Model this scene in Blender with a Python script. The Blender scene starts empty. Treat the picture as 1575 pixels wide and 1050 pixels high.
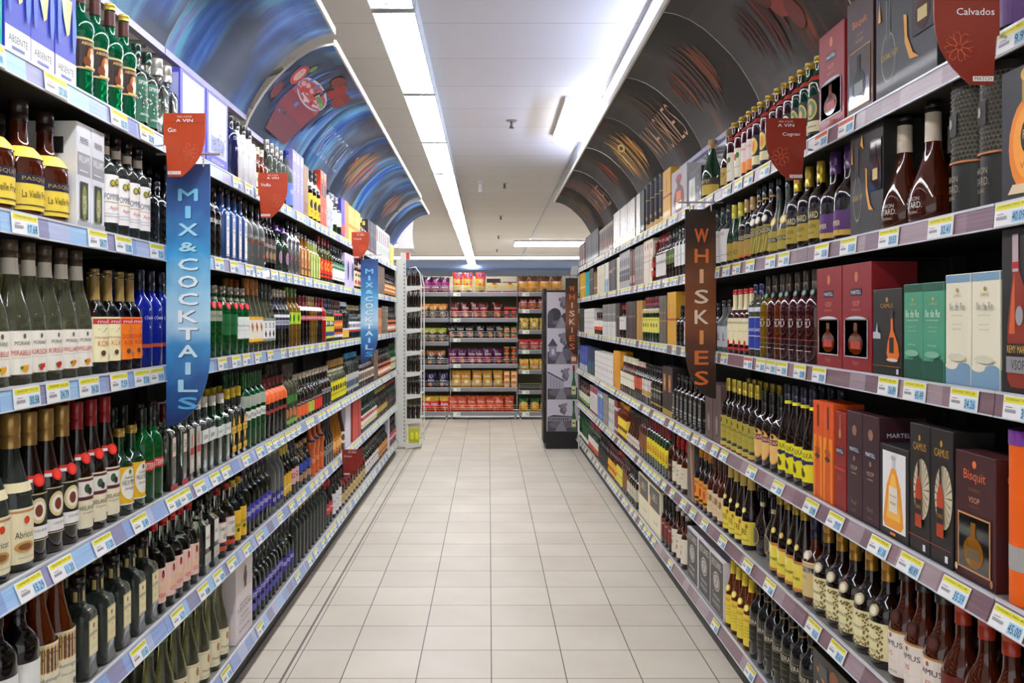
import bpy, math, random
from mathutils import Vector
random.seed(7)
SC = bpy.context.scene
COL = SC.collection
PI = math.pi
F, VX, VY, CH = 1360.0, 752.0, 490.0, 1.43       # focal length in px, vanishing point, eye height

# ------------------------------------------------------------------ camera, world, exposure
cam = bpy.data.objects.new('camera', bpy.data.cameras.new('camera'))
COL.objects.link(cam); SC.camera = cam
cam.location = (0, 0, CH); cam.rotation_euler = (PI/2, 0, 0)
cam.data.sensor_width = 36; cam.data.lens = F/1575*36
cam.data.shift_x = (787.5-VX)/1575; cam.data.shift_y = -(525-VY)/1575
cam.data.clip_start = .05
SC.view_settings.view_transform = 'Standard'; SC.view_settings.look = 'None'
SC.view_settings.exposure = 1.1; SC.view_settings.gamma = 1; SC.view_settings.use_curve_mapping = False
w = bpy.data.worlds.new('ambient_fill'); SC.world = w; w.use_nodes = True  # even ambient fill, added to brighten the goods from the open side behind the camera
w.node_tree.nodes['Background'].inputs[0].default_value = (.93, .96, 1, 1)
w.node_tree.nodes['Background'].inputs[1].default_value = .65
LAMP = 20.0            # tube brightness
try:
    SC.cycles.max_bounces = 8; SC.cycles.transmission_bounces = 6; SC.cycles.glossy_bounces = 4
    SC.cycles.transparent_max_bounces = 8; SC.cycles.caustics_reflective = False; SC.cycles.caustics_refractive = False
    SC.cycles.sample_clamp_indirect = 4
except Exception: pass

# ------------------------------------------------------------------ materials
def lin(h):
    if isinstance(h, tuple): return h
    c = [int(h[i:i+2], 16)/255 for i in (0, 2, 4)]
    return tuple(x/12.92 if x <= .04045 else ((x+.055)/1.055)**2.4 for x in c)
MATS = {}
def mat(col, rough=.5, metal=0, trans=0, ior=1.45, coat=0, emit=0, name=None, alpha=1):
    key = (col, rough, metal, trans, coat, emit, alpha)
    if key in MATS: return MATS[key]
    m = bpy.data.materials.new(name or ('surface_' + (col if isinstance(col, str) else 'tint')))
    m.use_nodes = True
    b = m.node_tree.nodes['Principled BSDF']; c = lin(col)
    b.inputs['Base Color'].default_value = (*c, 1); b.inputs['Roughness'].default_value = rough
    b.inputs['Metallic'].default_value = metal; b.inputs['IOR'].default_value = ior
    b.inputs['Transmission Weight'].default_value = trans
    b.inputs['Coat Weight'].default_value = coat; b.inputs['Coat Roughness'].default_value = .05
    if emit:
        b.inputs['Emission Color'].default_value = (*c, 1); b.inputs['Emission Strength'].default_value = emit
    if alpha < 1: b.inputs['Alpha'].default_value = alpha
    MATS[key] = m; return m
def paper(c): return mat(c, .5, coat=.05)
GL = {
 'clear': ('dfe9e0', .03, 0, 1.0), 'frost': ('c9d2cc', .35, 0, .8), 'smoke': ('8c9a90', .04, 0, .9),
 'green': ('0f8a3c', .04, 0, .75), 'teal': ('0c8f5c', .04, 0, .8), 'dkgreen': ('123a1c', .05, 0, .35),
 'blue': ('1430c8', .05, 0, .6), 'sky': ('3c6cb4', .08, 0, .5),
 'amber': ('a8480e', .04, 0, .7), 'rum': ('5a200a', .05, 0, .45), 'gold': ('c89420', .04, 0, .7),
 'dark': ('1c0d08', .06, 0, .15), 'black': ('0c0b0b', .12, 0, 0), 'matte': ('2c3026', .4, 0, 0),
 'red': ('c01a14', .06, 0, .3), 'dkred': ('4a0c10', .05, 0, .4), 'olive': ('6e7020', .04, 0, .7),
 'lime': ('c4d060', .08, 0, .4), 'orange': ('d8622a', .15, 0, .1), 'white': ('eeeeee', .25, 0, 0), 'cream': ('e8ddb8', .3, 0, 0),
 'silver': ('b8bcc4', .15, .9, 0), 'pale': ('c8cca0', .04, 0, .9), 'navy': ('1a2048', .1, 0, 0), 'honey': ('d8881c', .06, 0, .6)}
def glass(k):
    c, r, m, t = GL[k]
    return mat(c, r, m, t, ior=1.4, coat=.0 if t > .5 else .6, name='glass_'+k)

def nodemat(name, build, rough=.5, metal=0, coat=0):
    m = bpy.data.materials.new(name); m.use_nodes = True
    nt = m.node_tree; b = nt.nodes['Principled BSDF']
    b.inputs['Roughness'].default_value = rough; b.inputs['Metallic'].default_value = metal
    b.inputs['Coat Weight'].default_value = coat
    build(nt, b); return m
def N(nt, t, **kw):
    n = nt.nodes.new(t)
    for k, v in kw.items():
        if k in n.inputs: n.inputs[k].default_value = v
        else: setattr(n, k, v)
    return n
def ramp(nt, fac, stops, interp='LINEAR'):
    r = nt.nodes.new('ShaderNodeValToRGB'); r.color_ramp.interpolation = interp
    e = r.color_ramp.elements
    while len(e) < len(stops): e.new(.5)
    for i, (p, c) in enumerate(stops): e[i].position = p; e[i].color = (*lin(c), 1)
    nt.links.new(fac, r.inputs[0]); return r.outputs[0]
def coords(nt, scale, loc=(0, 0, 0), out='Object'):
    tc = nt.nodes.new('ShaderNodeTexCoord'); mp = nt.nodes.new('ShaderNodeMapping')
    mp.inputs['Scale'].default_value = scale; mp.inputs['Location'].default_value = loc
    nt.links.new(tc.outputs[out], mp.inputs[0]); return mp.outputs[0]

# ------------------------------------------------------------------ mesh builder
class MB:
    def __init__(s): s.v = []; s.f = []; s.m = []; s.sm = []; s.mats = []
    def mi(s, m):
        if m not in s.mats: s.mats.append(m)
        return s.mats.index(m)
    def face(s, vs, m, smooth=False):
        i = len(s.v); s.v += vs; s.f.append(tuple(range(i, i+len(vs)))); s.m.append(s.mi(m)); s.sm.append(smooth)
    def raw(s, vs, fs, m, smooth=False):
        i = len(s.v); s.v += vs; k = s.mi(m)
        for f in fs: s.f.append(tuple(i+j for j in f)); s.m.append(k); s.sm.append(smooth)
    def add(s, o, off=(0, 0, 0)):
        i = len(s.v); s.v += [(a+off[0], b+off[1], c+off[2]) for a, b, c in o.v]
        for f, m, q in zip(o.f, o.m, o.sm):
            s.f.append(tuple(i+j for j in f)); s.m.append(s.mi(o.mats[m])); s.sm.append(q)
    def box(s, x0, y0, z0, x1, y1, z1, m, bev=0):
        if x0 > x1: x0, x1 = x1, x0
        if y0 > y1: y0, y1 = y1, y0
        if z0 > z1: z0, z1 = z1, z0
        if bev <= 0:
            v = [(x, y, z) for z in (z0, z1) for x, y in ((x0, y0), (x1, y0), (x1, y1), (x0, y1))]
            s.raw(v, [(3, 2, 1, 0), (4, 5, 6, 7), (0, 1, 5, 4), (1, 2, 6, 5), (2, 3, 7, 6), (3, 0, 4, 7)], m)
            return
        b = min(bev, (x1-x0)*.45, (y1-y0)*.45, (z1-z0)*.45)
        v = []
        def ring(z, i):
            a = b
            return [(x0+i+a, y0+i, z), (x1-i-a, y0+i, z), (x1-i, y0+i+a, z), (x1-i, y1-i-a, z),
                    (x1-i-a, y1-i, z), (x0+i+a, y1-i, z), (x0+i, y1-i-a, z), (x0+i, y0+i+a, z)]
        for z, i in ((z0, b*.5), (z0+b, 0), (z1-b, 0), (z1, b*.5)): v += ring(z, i)
        fs = [tuple(range(7, -1, -1)), tuple(range(24, 32))]
        for k in range(3):
            for j in range(8): fs.append((k*8+j, k*8+(j+1) % 8, (k+1)*8+(j+1) % 8, (k+1)*8+j))
        s.raw(v, fs, m)
    def lathe(s, prof, m, n=16, p=2, asp=1, c=(0, 0), smooth=True, capb=True, capt=True):
        v = []; fs = []
        for z, r in prof:
            for k in range(n):
                a = 2*PI*(k+.5)/n; ca, sa = math.cos(a), math.sin(a)
                if p != 2:
                    q = 1/((abs(ca)**p+abs(sa)**p)**(1/p)); x, y = ca*q*r, sa*q*r*asp
                else: x, y = ca*r, sa*r*asp
                v.append((c[0]+x, c[1]+y, z))
        L = len(prof)
        for i in range(L-1):
            for k in range(n): fs.append((i*n+k, i*n+(k+1) % n, (i+1)*n+(k+1) % n, (i+1)*n+k))
        s.raw(v, fs, m, smooth)
        if capb: s.raw(v[:n], [tuple(range(n-1, -1, -1))], m)
        if capt: s.raw(v[-n:], [tuple(range(n))], m)
    def tube(s, pts, r, m, n=8):
        pts = [Vector(p) for p in pts]; v = []; fs = []
        for i, p in enumerate(pts):
            t = (pts[min(i+1, len(pts)-1)]-pts[max(i-1, 0)]).normalized()
            up = Vector((0, 0, 1)) if abs(t.z) < .9 else Vector((1, 0, 0))
            a = t.cross(up).normalized(); b = t.cross(a)
            for k in range(n):
                q = 2*PI*k/n; v.append(tuple(p+a*math.cos(q)*r+b*math.sin(q)*r))
        for i in range(len(pts)-1):
            for k in range(n): fs.append((i*n+k, i*n+(k+1) % n, (i+1)*n+(k+1) % n, (i+1)*n+k))
        s.raw(v, fs, m, True)
        s.raw(v[:n], [tuple(range(n))], m); s.raw(v[-n:], [tuple(range(n-1, -1, -1))], m)
    def mesh(s, name):
        me = bpy.data.meshes.new(name); me.from_pydata(s.v, [], s.f)
        for m in s.mats: me.materials.append(m)
        me.polygons.foreach_set('material_index', s.m); me.polygons.foreach_set('use_smooth', s.sm)
        me.update(); return me
    def build(s, name, parent=None, loc=(0, 0, 0), rz=0):
        o = bpy.data.objects.new(name, s.mesh(name)); COL.objects.link(o)
        o.location = loc; o.rotation_euler = (0, 0, rz)
        if parent: o.parent = parent
        return o
def tag(o, label=None, cat=None, group=None, kind=None):
    if label: o['label'] = label
    if cat: o['category'] = cat
    if group: o['group'] = group
    if kind: o['kind'] = kind
    return o
def empty(name, loc=(0, 0, 0), rz=0, parent=None):
    o = bpy.data.objects.new(name, None); COL.objects.link(o); o.location = loc; o.rotation_euler = (0, 0, rz)
    o.empty_display_size = .05
    if parent: o.parent = parent
    return o
def copy_tree(o, parent=None):
    c = o.copy(); COL.objects.link(c)
    if parent: c.parent = parent
    for ch in list(o.children): copy_tree(ch, c)
    return c

# ------------------------------------------------------------------ lettering and printed shapes
TXT = {}
def text_mesh(t):
    if t in TXT: return TXT[t]
    cu = bpy.data.curves.new('letters', 'FONT'); cu.body = t.lstrip('~'); cu.resolution_u = 2; cu.size = 1; cu.offset = -.02 if t[0] == '~' else 0
    ob = bpy.data.objects.new('letters', cu)
    me = ob.to_mesh()
    vs = [(v.co.x, v.co.y) for v in me.vertices]; fs = [tuple(p.vertices) for p in me.polygons]
    ob.to_mesh_clear(); bpy.data.objects.remove(ob); bpy.data.curves.remove(cu)
    x0 = min(a for a, b in vs); x1 = max(a for a, b in vs); y0 = min(b for a, b in vs); y1 = max(b for a, b in vs)
    vs = [((a-x0)/(x1-x0)-.5, (b-y0)/(y1-y0)-.5) for a, b in vs]
    TXT[t] = (vs, fs); return TXT[t]
def flat_map(w, h, y=0, z0=0, cx=0):         # u in -1..1, v in 0..1 on a plane facing -Y
    return lambda u, v, k: (cx+u*w/2, y-.0006-.0003*k, z0+v*h)
def cyl_map(r, wa, z0, h, asp=1, rot=0):
    def f(u, v, k):
        a = u*wa+rot; R = r+.0007+.0003*k
        return (math.sin(a)*R, -math.cos(a)*R*asp, z0+v*h)
    return f
def paint(mb, fm, ops, curved=False, k0=0, mk=None, vs_=1):
    mk = mk or paper
    st = min(1.0, 14.0/max(1, len(ops)))
    for k, op in enumerate(ops):
        k = k*st+k0; t = op[0]; M = op[-1] if not isinstance(op[-1], str) else mk(op[-1])
        if vs_ > 1 and not (t == 'p' and len(op) > 3) and (t == 'e' or (t == 'p' and len(op[1]) == 4) or t == 'r'):
            if t == 'e':
                _, cu, cv, ru, rv, _c = op; nu = 14; rows = []
                for i in range(nu+1):
                    a = PI*i/nu; d = rv*max(math.sin(a), .01); rows.append(((cu-ru*math.cos(a), cv-d), (cu-ru*math.cos(a), cv+d)))
            else:
                q = op[1] if t == 'p' else [(op[1], op[2]), (op[3], op[2]), (op[3], op[4]), (op[1], op[4])]
                nu = 6; rows = []
                for i in range(nu+1):
                    f = i/nu; rows.append(((q[0][0]+(q[1][0]-q[0][0])*f, q[0][1]+(q[1][1]-q[0][1])*f), (q[3][0]+(q[2][0]-q[3][0])*f, q[3][1]+(q[2][1]-q[3][1])*f)))
            ext = max(abs(b[1]-a[1]) for a, b in rows); nv = max(1, min(vs_, int(ext*24+1))); v = []
            for a, b in rows:
                for j in range(nv+1): v.append(fm(a[0]+(b[0]-a[0])*j/nv, a[1]+(b[1]-a[1])*j/nv, k))
            mb.raw(v, [(i*(nv+1)+j, (i+1)*(nv+1)+j, (i+1)*(nv+1)+j+1, i*(nv+1)+j+1) for i in range(nu) for j in range(nv)], M)
        elif t == 'r':
            _, u0, v0, u1, v1, _c = op; n = max(1, int(abs(u1-u0)*7+.5)) if curved else 1
            v = []; 
            for i in range(n+1):
                u = u0+(u1-u0)*i/n; v += [fm(u, v0, k), fm(u, v1, k)]
            mb.raw(v, [(2*i, 2*i+2, 2*i+3, 2*i+1) for i in range(n)], M)
        elif t == 'e':
            _, cu, cv, ru, rv, _c = op; n = 10; v = []
            for i in range(n+1):
                a = PI*i/n; u = cu-ru*math.cos(a); d = rv*max(math.sin(a), .02); v += [fm(u, cv-d, k), fm(u, cv+d, k)]
            mb.raw(v, [(2*i, 2*i+2, 2*i+3, 2*i+1) for i in range(n)], M)
        elif t == 'p':
            mb.face([fm(u, v, k) for u, v in op[1]], M)
        elif t == 't':
            _, s, cu, cv, wd, ht = op[:6]; rot = op[7] if len(op) > 8 else 0
            vs, fs = text_mesh(s); out = []
            for a, b in vs:
                if rot == 90: a, b = -b, a
                if rot == -90: a, b = b, -a
                out.append(fm(cu+a*wd, cv+b*ht, k))
            mb.raw(out, fs, M)
            
# ------------------------------------------------------------------ containers
SH = {  # shape: profile up to neck top as (z fraction of h, radius fraction), neck radius fraction, superellipse exponent, depth aspect
 'std': ([(0, .9), (.012, 1), (.56, 1), (.62, .97), (.67, .84), (.71, .6), (.74, .42), (.78, .35)], .34, 2, 1),
 'round': ([(0, .9), (.012, 1), (.50, 1), (.57, .96), (.62, .82), (.66, .58), (.69, .4), (.74, .33)], .32, 2, 1),
 'hock': ([(0, .9), (.012, 1), (.40, 1), (.48, .93), (.56, .78), (.64, .6), (.72, .46), (.80, .38)], .36, 2, 1),
 'sq': ([(0, .92), (.01, 1), (.58, 1), (.64, .96), (.68, .8), (.70, .55), (.72, .42), (.76, .38)], .37, 6, .95),
 'drop': ([(0, .85), (.02, .97), (.14, 1), (.26, .93), (.36, .78), (.46, .58), (.55, .42), (.62, .34), (.70, .31)], .30, 2, 1),
 'camus': ([(0, .86), (.02, .94), (.12, .95), (.38, 1), (.45, .98), (.52, .8), (.58, .55), (.63, .42), (.68, .36)], .35, 2, 1),
 'cog': ([(0, .88), (.02, .97), (.1, 1), (.43, 1), (.49, .97), (.54, .86), (.585, .66), (.62, .48), (.67, .38)], .35, 2, 1),
 'slim': ([(0, .9), (.01, 1), (.66, 1), (.71, .95), (.75, .75), (.78, .5), (.80, .42), (.84, .38)], .38, 2, 1),
 'bulge': ([(0, .86), (.012, .95), (.03, .9), (.06, .97), (.09, .9), (.12, .97), (.15, .9), (.18, .96), (.21, .93), (.50, .93), (.54, 1.02), (.60, 1.04), (.65, .92), (.69, .62), (.73, .42), (.78, .38)], .37, 2, 1),
 'disc': ([(0, .45), (.015, .6), (.06, .78), (.14, .92), (.26, 1), (.38, .95), (.48, .78), (.56, .5), (.60, .34), (.66, .28)], .28, 2, .55),
 'apoth': ([(0, .92), (.012, 1), (.56, 1), (.66, .95), (.72, .75), (.76, .42), (.80, .34)], .33, 2, 1)}
def bottle_parts(P, h, r, seg):
    prof, nr, p, asp = SH[P['shape']]
    g = glass(P['glass']); ch = P['cap'][1]; top = 1-ch
    parts = {}
    b = MB(); pr = [(z*h, q*r) for z, q in prof if z < top]; pr.append((top*h, nr*r))
    b.lathe(pr, g, seg, p, asp); parts['bottle_body'] = b
    c = MB(); cm = mat(P['cap'][0], .3, .5 if len(P['cap']) > 2 and P['cap'][2] else 0, coat=.3); cr = nr*r*(P['cap'][3] if len(P['cap']) > 3 else 1.12)
    cn = max(8, seg*2//3)
    if P.get('hat'):
        c.lathe([(top*h, cr*2.2), (top*h+.004, cr*2.2), (top*h+.008, cr*1.25), (h, cr*1.1)], cm, cn)
    else:
        c.lathe([(top*h-.002, cr), (top*h+ch*h*.35, cr), (top*h+ch*h*.36, cr*.96), (top*h+ch*h*.4, cr*.96), (top*h+ch*h*.42, cr), (h-.002, cr), (h, cr*.92)], cm, cn)
    parts['cap'] = c
    if P.get('lab'):
        v0, v1, wa, bg, ops = P['lab']; l = MB()
        rr = r*(1 if P['shape'] != 'bulge' else .93)
        if P['shape'] in ('cog', 'camus'): rr = r*1.0
        if P['shape'] == 'drop': rr = r*1.0
        if p > 2:
            fm = flat_map(2*r*wa, (v1-v0)*h, -r*asp, v0*h); cur = False
            base = [('r', -1, 0, 1, 1, bg)] if bg else []
            paint(l, fm, base+list(ops))
            # the same wrap on the sides of the bottle
            sd = 1 if wa > .85 else 0
            if bg and sd:
                for s in (-1, 1):
                    f2 = lambda u, v, k, s=s: (s*(r+.0006), u*r*asp*wa, v0*h+v*(v1-v0)*h)
                    q = MB(); paint(q, f2, [('r', -s, 0, s, 1, bg)]+[o for o in ops if o[0] == 'r']); l.add(q)
        else:
            if asp != 1: fm = cyl_map(r, wa, v0*h, (v1-v0)*h, asp)
            else: fm = cyl_map(rr, wa, v0*h, (v1-v0)*h)
            base = [('r', -1, 0, 1, 1, bg)] if bg else []
            paint(l, fm, base+list(ops), True)
        if l.f: parts['label'] = l
    if P.get('neck'):
        v0, v1, col = P['neck'][:3]; l = MB()
        # collar that follows the neck
        def rad(z):
            pts = [(a, q) for a, q in prof if a < top]+[(top, nr)]
            for (a, q), (b2, q2) in zip(pts, pts[1:]):
                if a <= z <= b2: return q+(q2-q)*(z-a)/(b2-a+1e-9)
            return nr
        zs = [v0+(v1-v0)*i/4 for i in range(5)]
        l.lathe([(z*h, rad(z)*r*1.03+.0006) for z in zs], paper(col), seg, p if v0 < .6 else 2, asp, capb=False, capt=False)
        parts['neck_label'] = l
    if P.get('seal'):
        zc, rad_, col, rr = P['seal']; l = MB(); v = []; n = 14
        pts = [(a, q) for a, q in prof]
        y = -r*asp*.9
        for (a, q), (b2, q2) in zip(pts, pts[1:]):
            if a <= zc <= b2: y = -(q+(q2-q)*(zc-a)/(b2-a))*r*asp
        for yy in (y-.002, y+.010):
            for k in range(n):
                a = 2*PI*k/n; v.append((rad_*math.cos(a), yy+(.25*rad_*math.sin(a)), zc*h+rad_*math.sin(a)))
        l.raw(v, [tuple(range(n))]+[(k, (k+1) % n, n+(k+1) % n, n+k) for k in range(n)], paper(col))
        q = MB(); paint(q, lambda u, vv, k: (u*rad_*.65, y-.0022-.0003*k+.25*rad_*(vv-.5)*1.3, zc*h+(vv-.5)*rad_*1.3), [('e', 0, .5, 1, .5, rr)])
        if P.get('flag'):
            for j, c in enumerate(('2c4ca8', 'f4f0ee', 'd03028')): paint(q, cyl_map(-y, 1, zc*h-.011+j*.0075, .0075), [('r', -1.0, 0, -.25, 1, c)], True)
        l.add(q); parts['seal'] = l
    return parts
def box_parts(P, w, h, dep):
    b = MB(); m = paper(P['col']) if not P.get('shiny') else mat(P['col'], .22, .6, coat=.5)
    parts = {}
    if P.get('tube'):
        r = w/2; b.lathe([(0, r), (h, r)], m, 28, c=(0, 0)); parts['tube_body'] = b
        c = MB(); c.lathe([(h-.012, r*1.03), (h+.002, r*1.03)], mat(P.get('lid', P['col']), .3, .4), 28)
        parts['lid'] = c
        l = MB(); paint(l, cyl_map(r, PI*.75, 0, h*.94), P['ops'], True)
        if l.f: parts['printed_wrap'] = l
        return parts
    b.box(-w/2, -dep/2, 0, w/2, dep/2, h, m, .0012); parts['box_body'] = b
    l = MB(); fm = flat_map(w*.985, h*.985, -dep/2, h*.008)
    paint(l, fm, P['ops'])
    for s in (-1, 1):
        if P.get('side'):
            f2 = lambda u, v, k, s=s: (s*(w/2+.0006+.0003*k), s*u*dep*.48, h*.01+v*h*.98)
            paint(l, f2, P['side'])
    if P.get('front_rects_wrap'):
        for s in (-1, 1):
            f2 = lambda u, v, k, s=s: (s*(w/2+.0006+.0003*k), s*u*dep*.49, h*.008+v*h*.985)
            paint(l, f2, [o for o in P['ops'] if o[0] == 'r' and o[1] <= -1 and o[3] >= 1])
    if l.f: parts['front_print'] = l
    if P.get('win'):
        u0, v0, u1, v1, inner = P['win']; q = MB()
        paint(q, fm, [('r', u0, v0, u1, v1, mat('15100e', .05, coat=1))], k0=6)
        cu, wu, hv = (u0+u1)/2, (u1-u0), (v1-v0)
        paint(q, fm, [('e', cu, v0+hv*.34, wu*.33, hv*.3, glass(inner)), ('r', cu-wu*.08, v0+hv*.5, cu+wu*.08, v0+hv*.9, glass(inner)),
                      ('r', cu-wu*.22, v0+hv*.2, cu+wu*.22, v0+hv*.42, P.get('wl', 'c8b070'))], k0=8)
        parts['window'] = q
    return parts

W, K, CR, YE = 'f4f1ec', '1a1614', 'efe4c2', 'f2cf2a'
PR = {}
def B(key, name, desc, shape, h, r, gl, cap, lab=None, neck=None, seal=None, **kw):
    PR[key] = dict(kind='b', name=name, desc=desc, shape=shape, h=h, r=r, glass=gl, cap=cap, lab=lab, neck=neck, seal=seal, **kw)
def X(key, name, desc, h, dep, col, ops=(), **kw):
    PR[key] = dict(kind='x', name=name, desc=desc, h=h, dep=dep, col=col, ops=list(ops), **kw)
# ---------------- left-hand products
X('tealbox', 'gift_box', 'teal and white carton at the left frame edge', .33, .09, '12a89c', [('p', [(-1, .3), (1, .5), (1, .72), (-1, .52)], W)])
X('artbox', 'gift_box', 'blue absinthe gift box with orange and yellow splashes', .34, .075, '2a3aa8',
  [('r', -1, 0, 1, .17, W), ('t', 'ABSENTE', 0, .10, 1.5, .045, '30303a'), ('r', -.5, .035, .5, .055, '5a6aa0'), ('e', .1, .8, .62, .16, 'e0521c'), ('e', .3, .92, .5, .1, 'f0b428'),
   ('e', -.1, .62, .45, .11, 'e88a20'), ('p', [(-.5, .58), (.5, .6), (.2, .38), (0, .34), (-.3, .45)], 'b8dca0'), ('p', [(.0, .58), (.5, .6), (.25, .36), (0, .33)], 'f2e078'), ('e', -.7, .45, .18, .2, '3c5ad0'), ('e', .72, .4, .2, .16, '4468d8')])
B('absinthe', 'absinthe_bottle', 'green absinthe bottle with brown portrait label', 'bulge', .30, .034, 'teal', ('d8b840', .05, 1, 1.2),
  (.24, .50, 1.5, '2c1a10', [('r', -1, .93, 1, 1, 'd8b878'), ('r', -1, 0, 1, .06, 'd8b878'), ('t', 'ABSINTHE', 0, .82, .95, .1, 'e8c470'), ('e', .05, .42, .26, .3, 'a85a20'), ('e', .1, .35, .16, .28, 'f0dcc0'), ('e', .08, .6, .12, .1, 'e0a070'), ('e', -.2, .25, .2, .16, '7a3a14'), ('r', -.3, .04, .4, .1, 'e8c878')]), (.80, .93, '4a1c14'))
B('sips', 'gin_bottle', 'clear gin bottle with speckled dark green label', 'std', .245, .032, 'clear', ('1c3a2c', .13, 1, 1.35),
  (.08, .60, 1.35, '2f6a50', [('t', 'SIPSMITH', 0, .88, .95, .09, W)]+[('e', random.uniform(-.55, .55), random.uniform(.3, .76), .035, .02, random.choice([W, W, '2a2a2a', 'a07040'])) for _ in range(46)]+[('t', 'LONDON DRY GIN', 0, .16, .8, .05, W)]))
B('silvercap', 'gin_bottle', 'clear bottle with tall brushed silver cap', 'sq', .25, .033, 'clear', ('b8b4aa', .2, 1, 1.5), (.2, .5, .7, None, [('t', 'GIN', 0, .5, .9, .3, 'e8e8f0')]))
X('purplebox', 'gift_box', 'transparent gin gift box with violet blue edges', .26, .1, '4a48b8', [('r', -.86, .16, .86, .97, 'b4b8e4'), ('e', 0, .5, .5, .3, 'd8dcf4'), ('r', -.6, .2, .6, .42, '8890b8'), ('t', 'AMSTERDAM', 0, .08, 1.2, .05, 'e8e8ff')]+[('e', random.uniform(-.6, .6), random.uniform(.2, .5), .04, .015, '50507a') for _ in range(24)], side=[('r', -.8, .16, .8, .95, 'a8aee0')])
B('olindark', 'vodka_bottle', 'dark navy bottle with white lettering', 'slim', .25, .033, 'navy', ('2c2a28', .14), (.2, .75, 1.2, None, [('t', 'COLIN', 0, .8, .8, .1, W), ('t', 'M', 0, .5, .3, .12, W)]))
B('olinwhite', 'vodka_bottle', 'glossy white bottle with black cap', 'slim', .25, .033, 'white', ('2c2a28', .14), (.2, .75, 1.2, None, [('t', 'COLIN', 0, .8, .8, .1, '9090a0'), ('t', 'M', 0, .5, .3, .12, '9090b0')]))
B('redsmall', 'liqueur_bottle', 'small orange red bottle with cream label', 'round', .205, .03, 'amber', ('e8dcc0', .14), (.1, .4, 1.4, CR, [('t', 'RUBY', 0, .5, .7, .3, K)]))
B('silverslim', 'vodka_bottle', 'slim clear bottle with silver stopper', 'slim', .27, .028, 'clear', ('a8a49c', .16, 1, 1.2), (.1, .5, 1.1, None, [('t', 'VODKA', 0, .5, .9, .14, 'f0f0f4')]))
B('goose', 'vodka_bottle', 'frosted white and blue bottle', 'std', .30, .035, 'frost', ('2440a0', .12), (.08, .45, 1.3, '6c84c8', [('t', 'VODKA', 0, .6, .8, .2, W)]))
X('lavbox', 'gift_box', 'tall lavender gift box', .31, .08, '9890d0', [('r', -.8, .82, .8, .96, 'b8b2e6'), ('t', 'BELLE', 0, .5, .5, .3, 'dcd8ff', 90, 'dcd8ff')])
X('brownbox', 'gift_box', 'narrow brown cardboard bottle box', .28, .08, '94684c', [('r', -.7, .1, .7, .3, '7a5038')])
B('yelblack', 'liqueur_bottle', 'dark bottle with yellow and black label', 'std', .30, .034, 'dark', ('3a3430', .14), (.08, .52, 1.6, 'f0c830', [('e', 0, .55, .3, .2, K), ('t', 'M', 0, .2, .3, .2, K)]), (.66, .78, 'e8dcc0'))
X('redtop', 'gift_box', 'orange red carton standing above its neighbours', .33, .08, 'e0441c', [('r', -.8, .55, .8, .78, '2a2a2a'), ('e', 0, .9, .4, .05, 'f0a030'), ('t', 'RON', 0, .3, .8, .08, YE)])
B('greycan', 'vodka_bottle', 'pale grey bottle with dark lettering', 'slim', .27, .034, 'white', ('1c1c22', .12), (.1, .7, 1.4, 'c4c8d0', [('t', 'DANZKA', 0, .5, .5, .5, K, 90, K)]))
B('darkwhite', 'vodka_bottle', 'dark green bottle with wide white label', 'std', .26, .036, 'dkgreen', ('c8c8cc', .14, 1), (.25, .6, 1.7, W, [('t', 'ZU', 0, .5, .4, .3, '3a7a3a')]))
X('violetbox', 'gift_box', 'violet and red bottle carton', .26, .08, '4a3aa8', [('r', -1, .1, 1, .34, 'c83040')])
X('orangebox', 'gift_box', 'plain bright orange bottle carton', .27, .08, 'f08030')
X('yellowbox', 'gift_box', 'yellow orange bottle carton', .26, .08, 'f4b850', [('r', -1, .4, 1, .5, 'e07a28'), ('t', 'VODKA', 0, .7, 1, .08, W)])
B('yelcap', 'tequila_bottle', 'dark bottle with yellow cap', 'round', .25, .034, 'rum', ('e8d040', .13), (.1, .45, 1.4, CR, []))
X('darkbox', 'gift_box', 'dark charcoal gift box with violet edge', .27, .09, '34303a', [('r', -.8, .1, .8, .2, '7a3a48'), ('t', 'XO', 0, .6, .7, .12, 'c0b090')])
X('silverwhite', 'gift_box', 'white and silver gift box', .28, .09, 'dcdce0', [('r', -.8, .5, .1, .9, '8a3040'), ('e', .3, .3, .4, .16, '6a9a70')])
X('paleyellow', 'gift_box', 'small pale yellow box at the shelf end', .2, .1, 'f4d878')
B('pasq', 'rum_bottle', 'amber flat rum bottle with yellow label', 'cog', .26, .05, 'rum', ('281812', .17), (.06, .36, 1.35, 'f0d24a', [('r', -1, .74, 1, 1, '1c1c34'), ('t', 'PASQUET', 0, .87, 1.1, .13, 'b89858'), ('t', 'La Vieille Prune', 0, .45, 1.1, .2, K), ('r', -.9, .12, .9, .15, K)]), (.50, .60, 'f0d24a'))
X('williams', 'gift_box', 'white pear brandy box with open bottle window', .255, .15, 'e6e6e8',
  [('r', -.95, .42, .95, .98, 'dcdcde'), ('r', -.95, .5, .95, .72, '9a9a9e'), ('t', 'WILLIAMS', 0, .66, 1.6, .07, W), ('t', 'PREMIER', 0, .84, 1.2, .06, '50505a'), ('r', -.7, .54, .5, .55, W), ('r', -1, 0, 1, .06, 'a8a8aa'), ('r', -.62, .08, .5, .44, '2a2c20'), ('e', -.05, .24, .36, .17, '8a8a30'), ('t', 'WILLIAMS', -.05, .22, .5, .18, 'e8e8d8', 90, 'e8e8d8')], side=[('r', -.2, .7, .6, .86, '2a2a2a'), ('r', -.4, .2, .3, .62, 'd0d0d2')])
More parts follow.
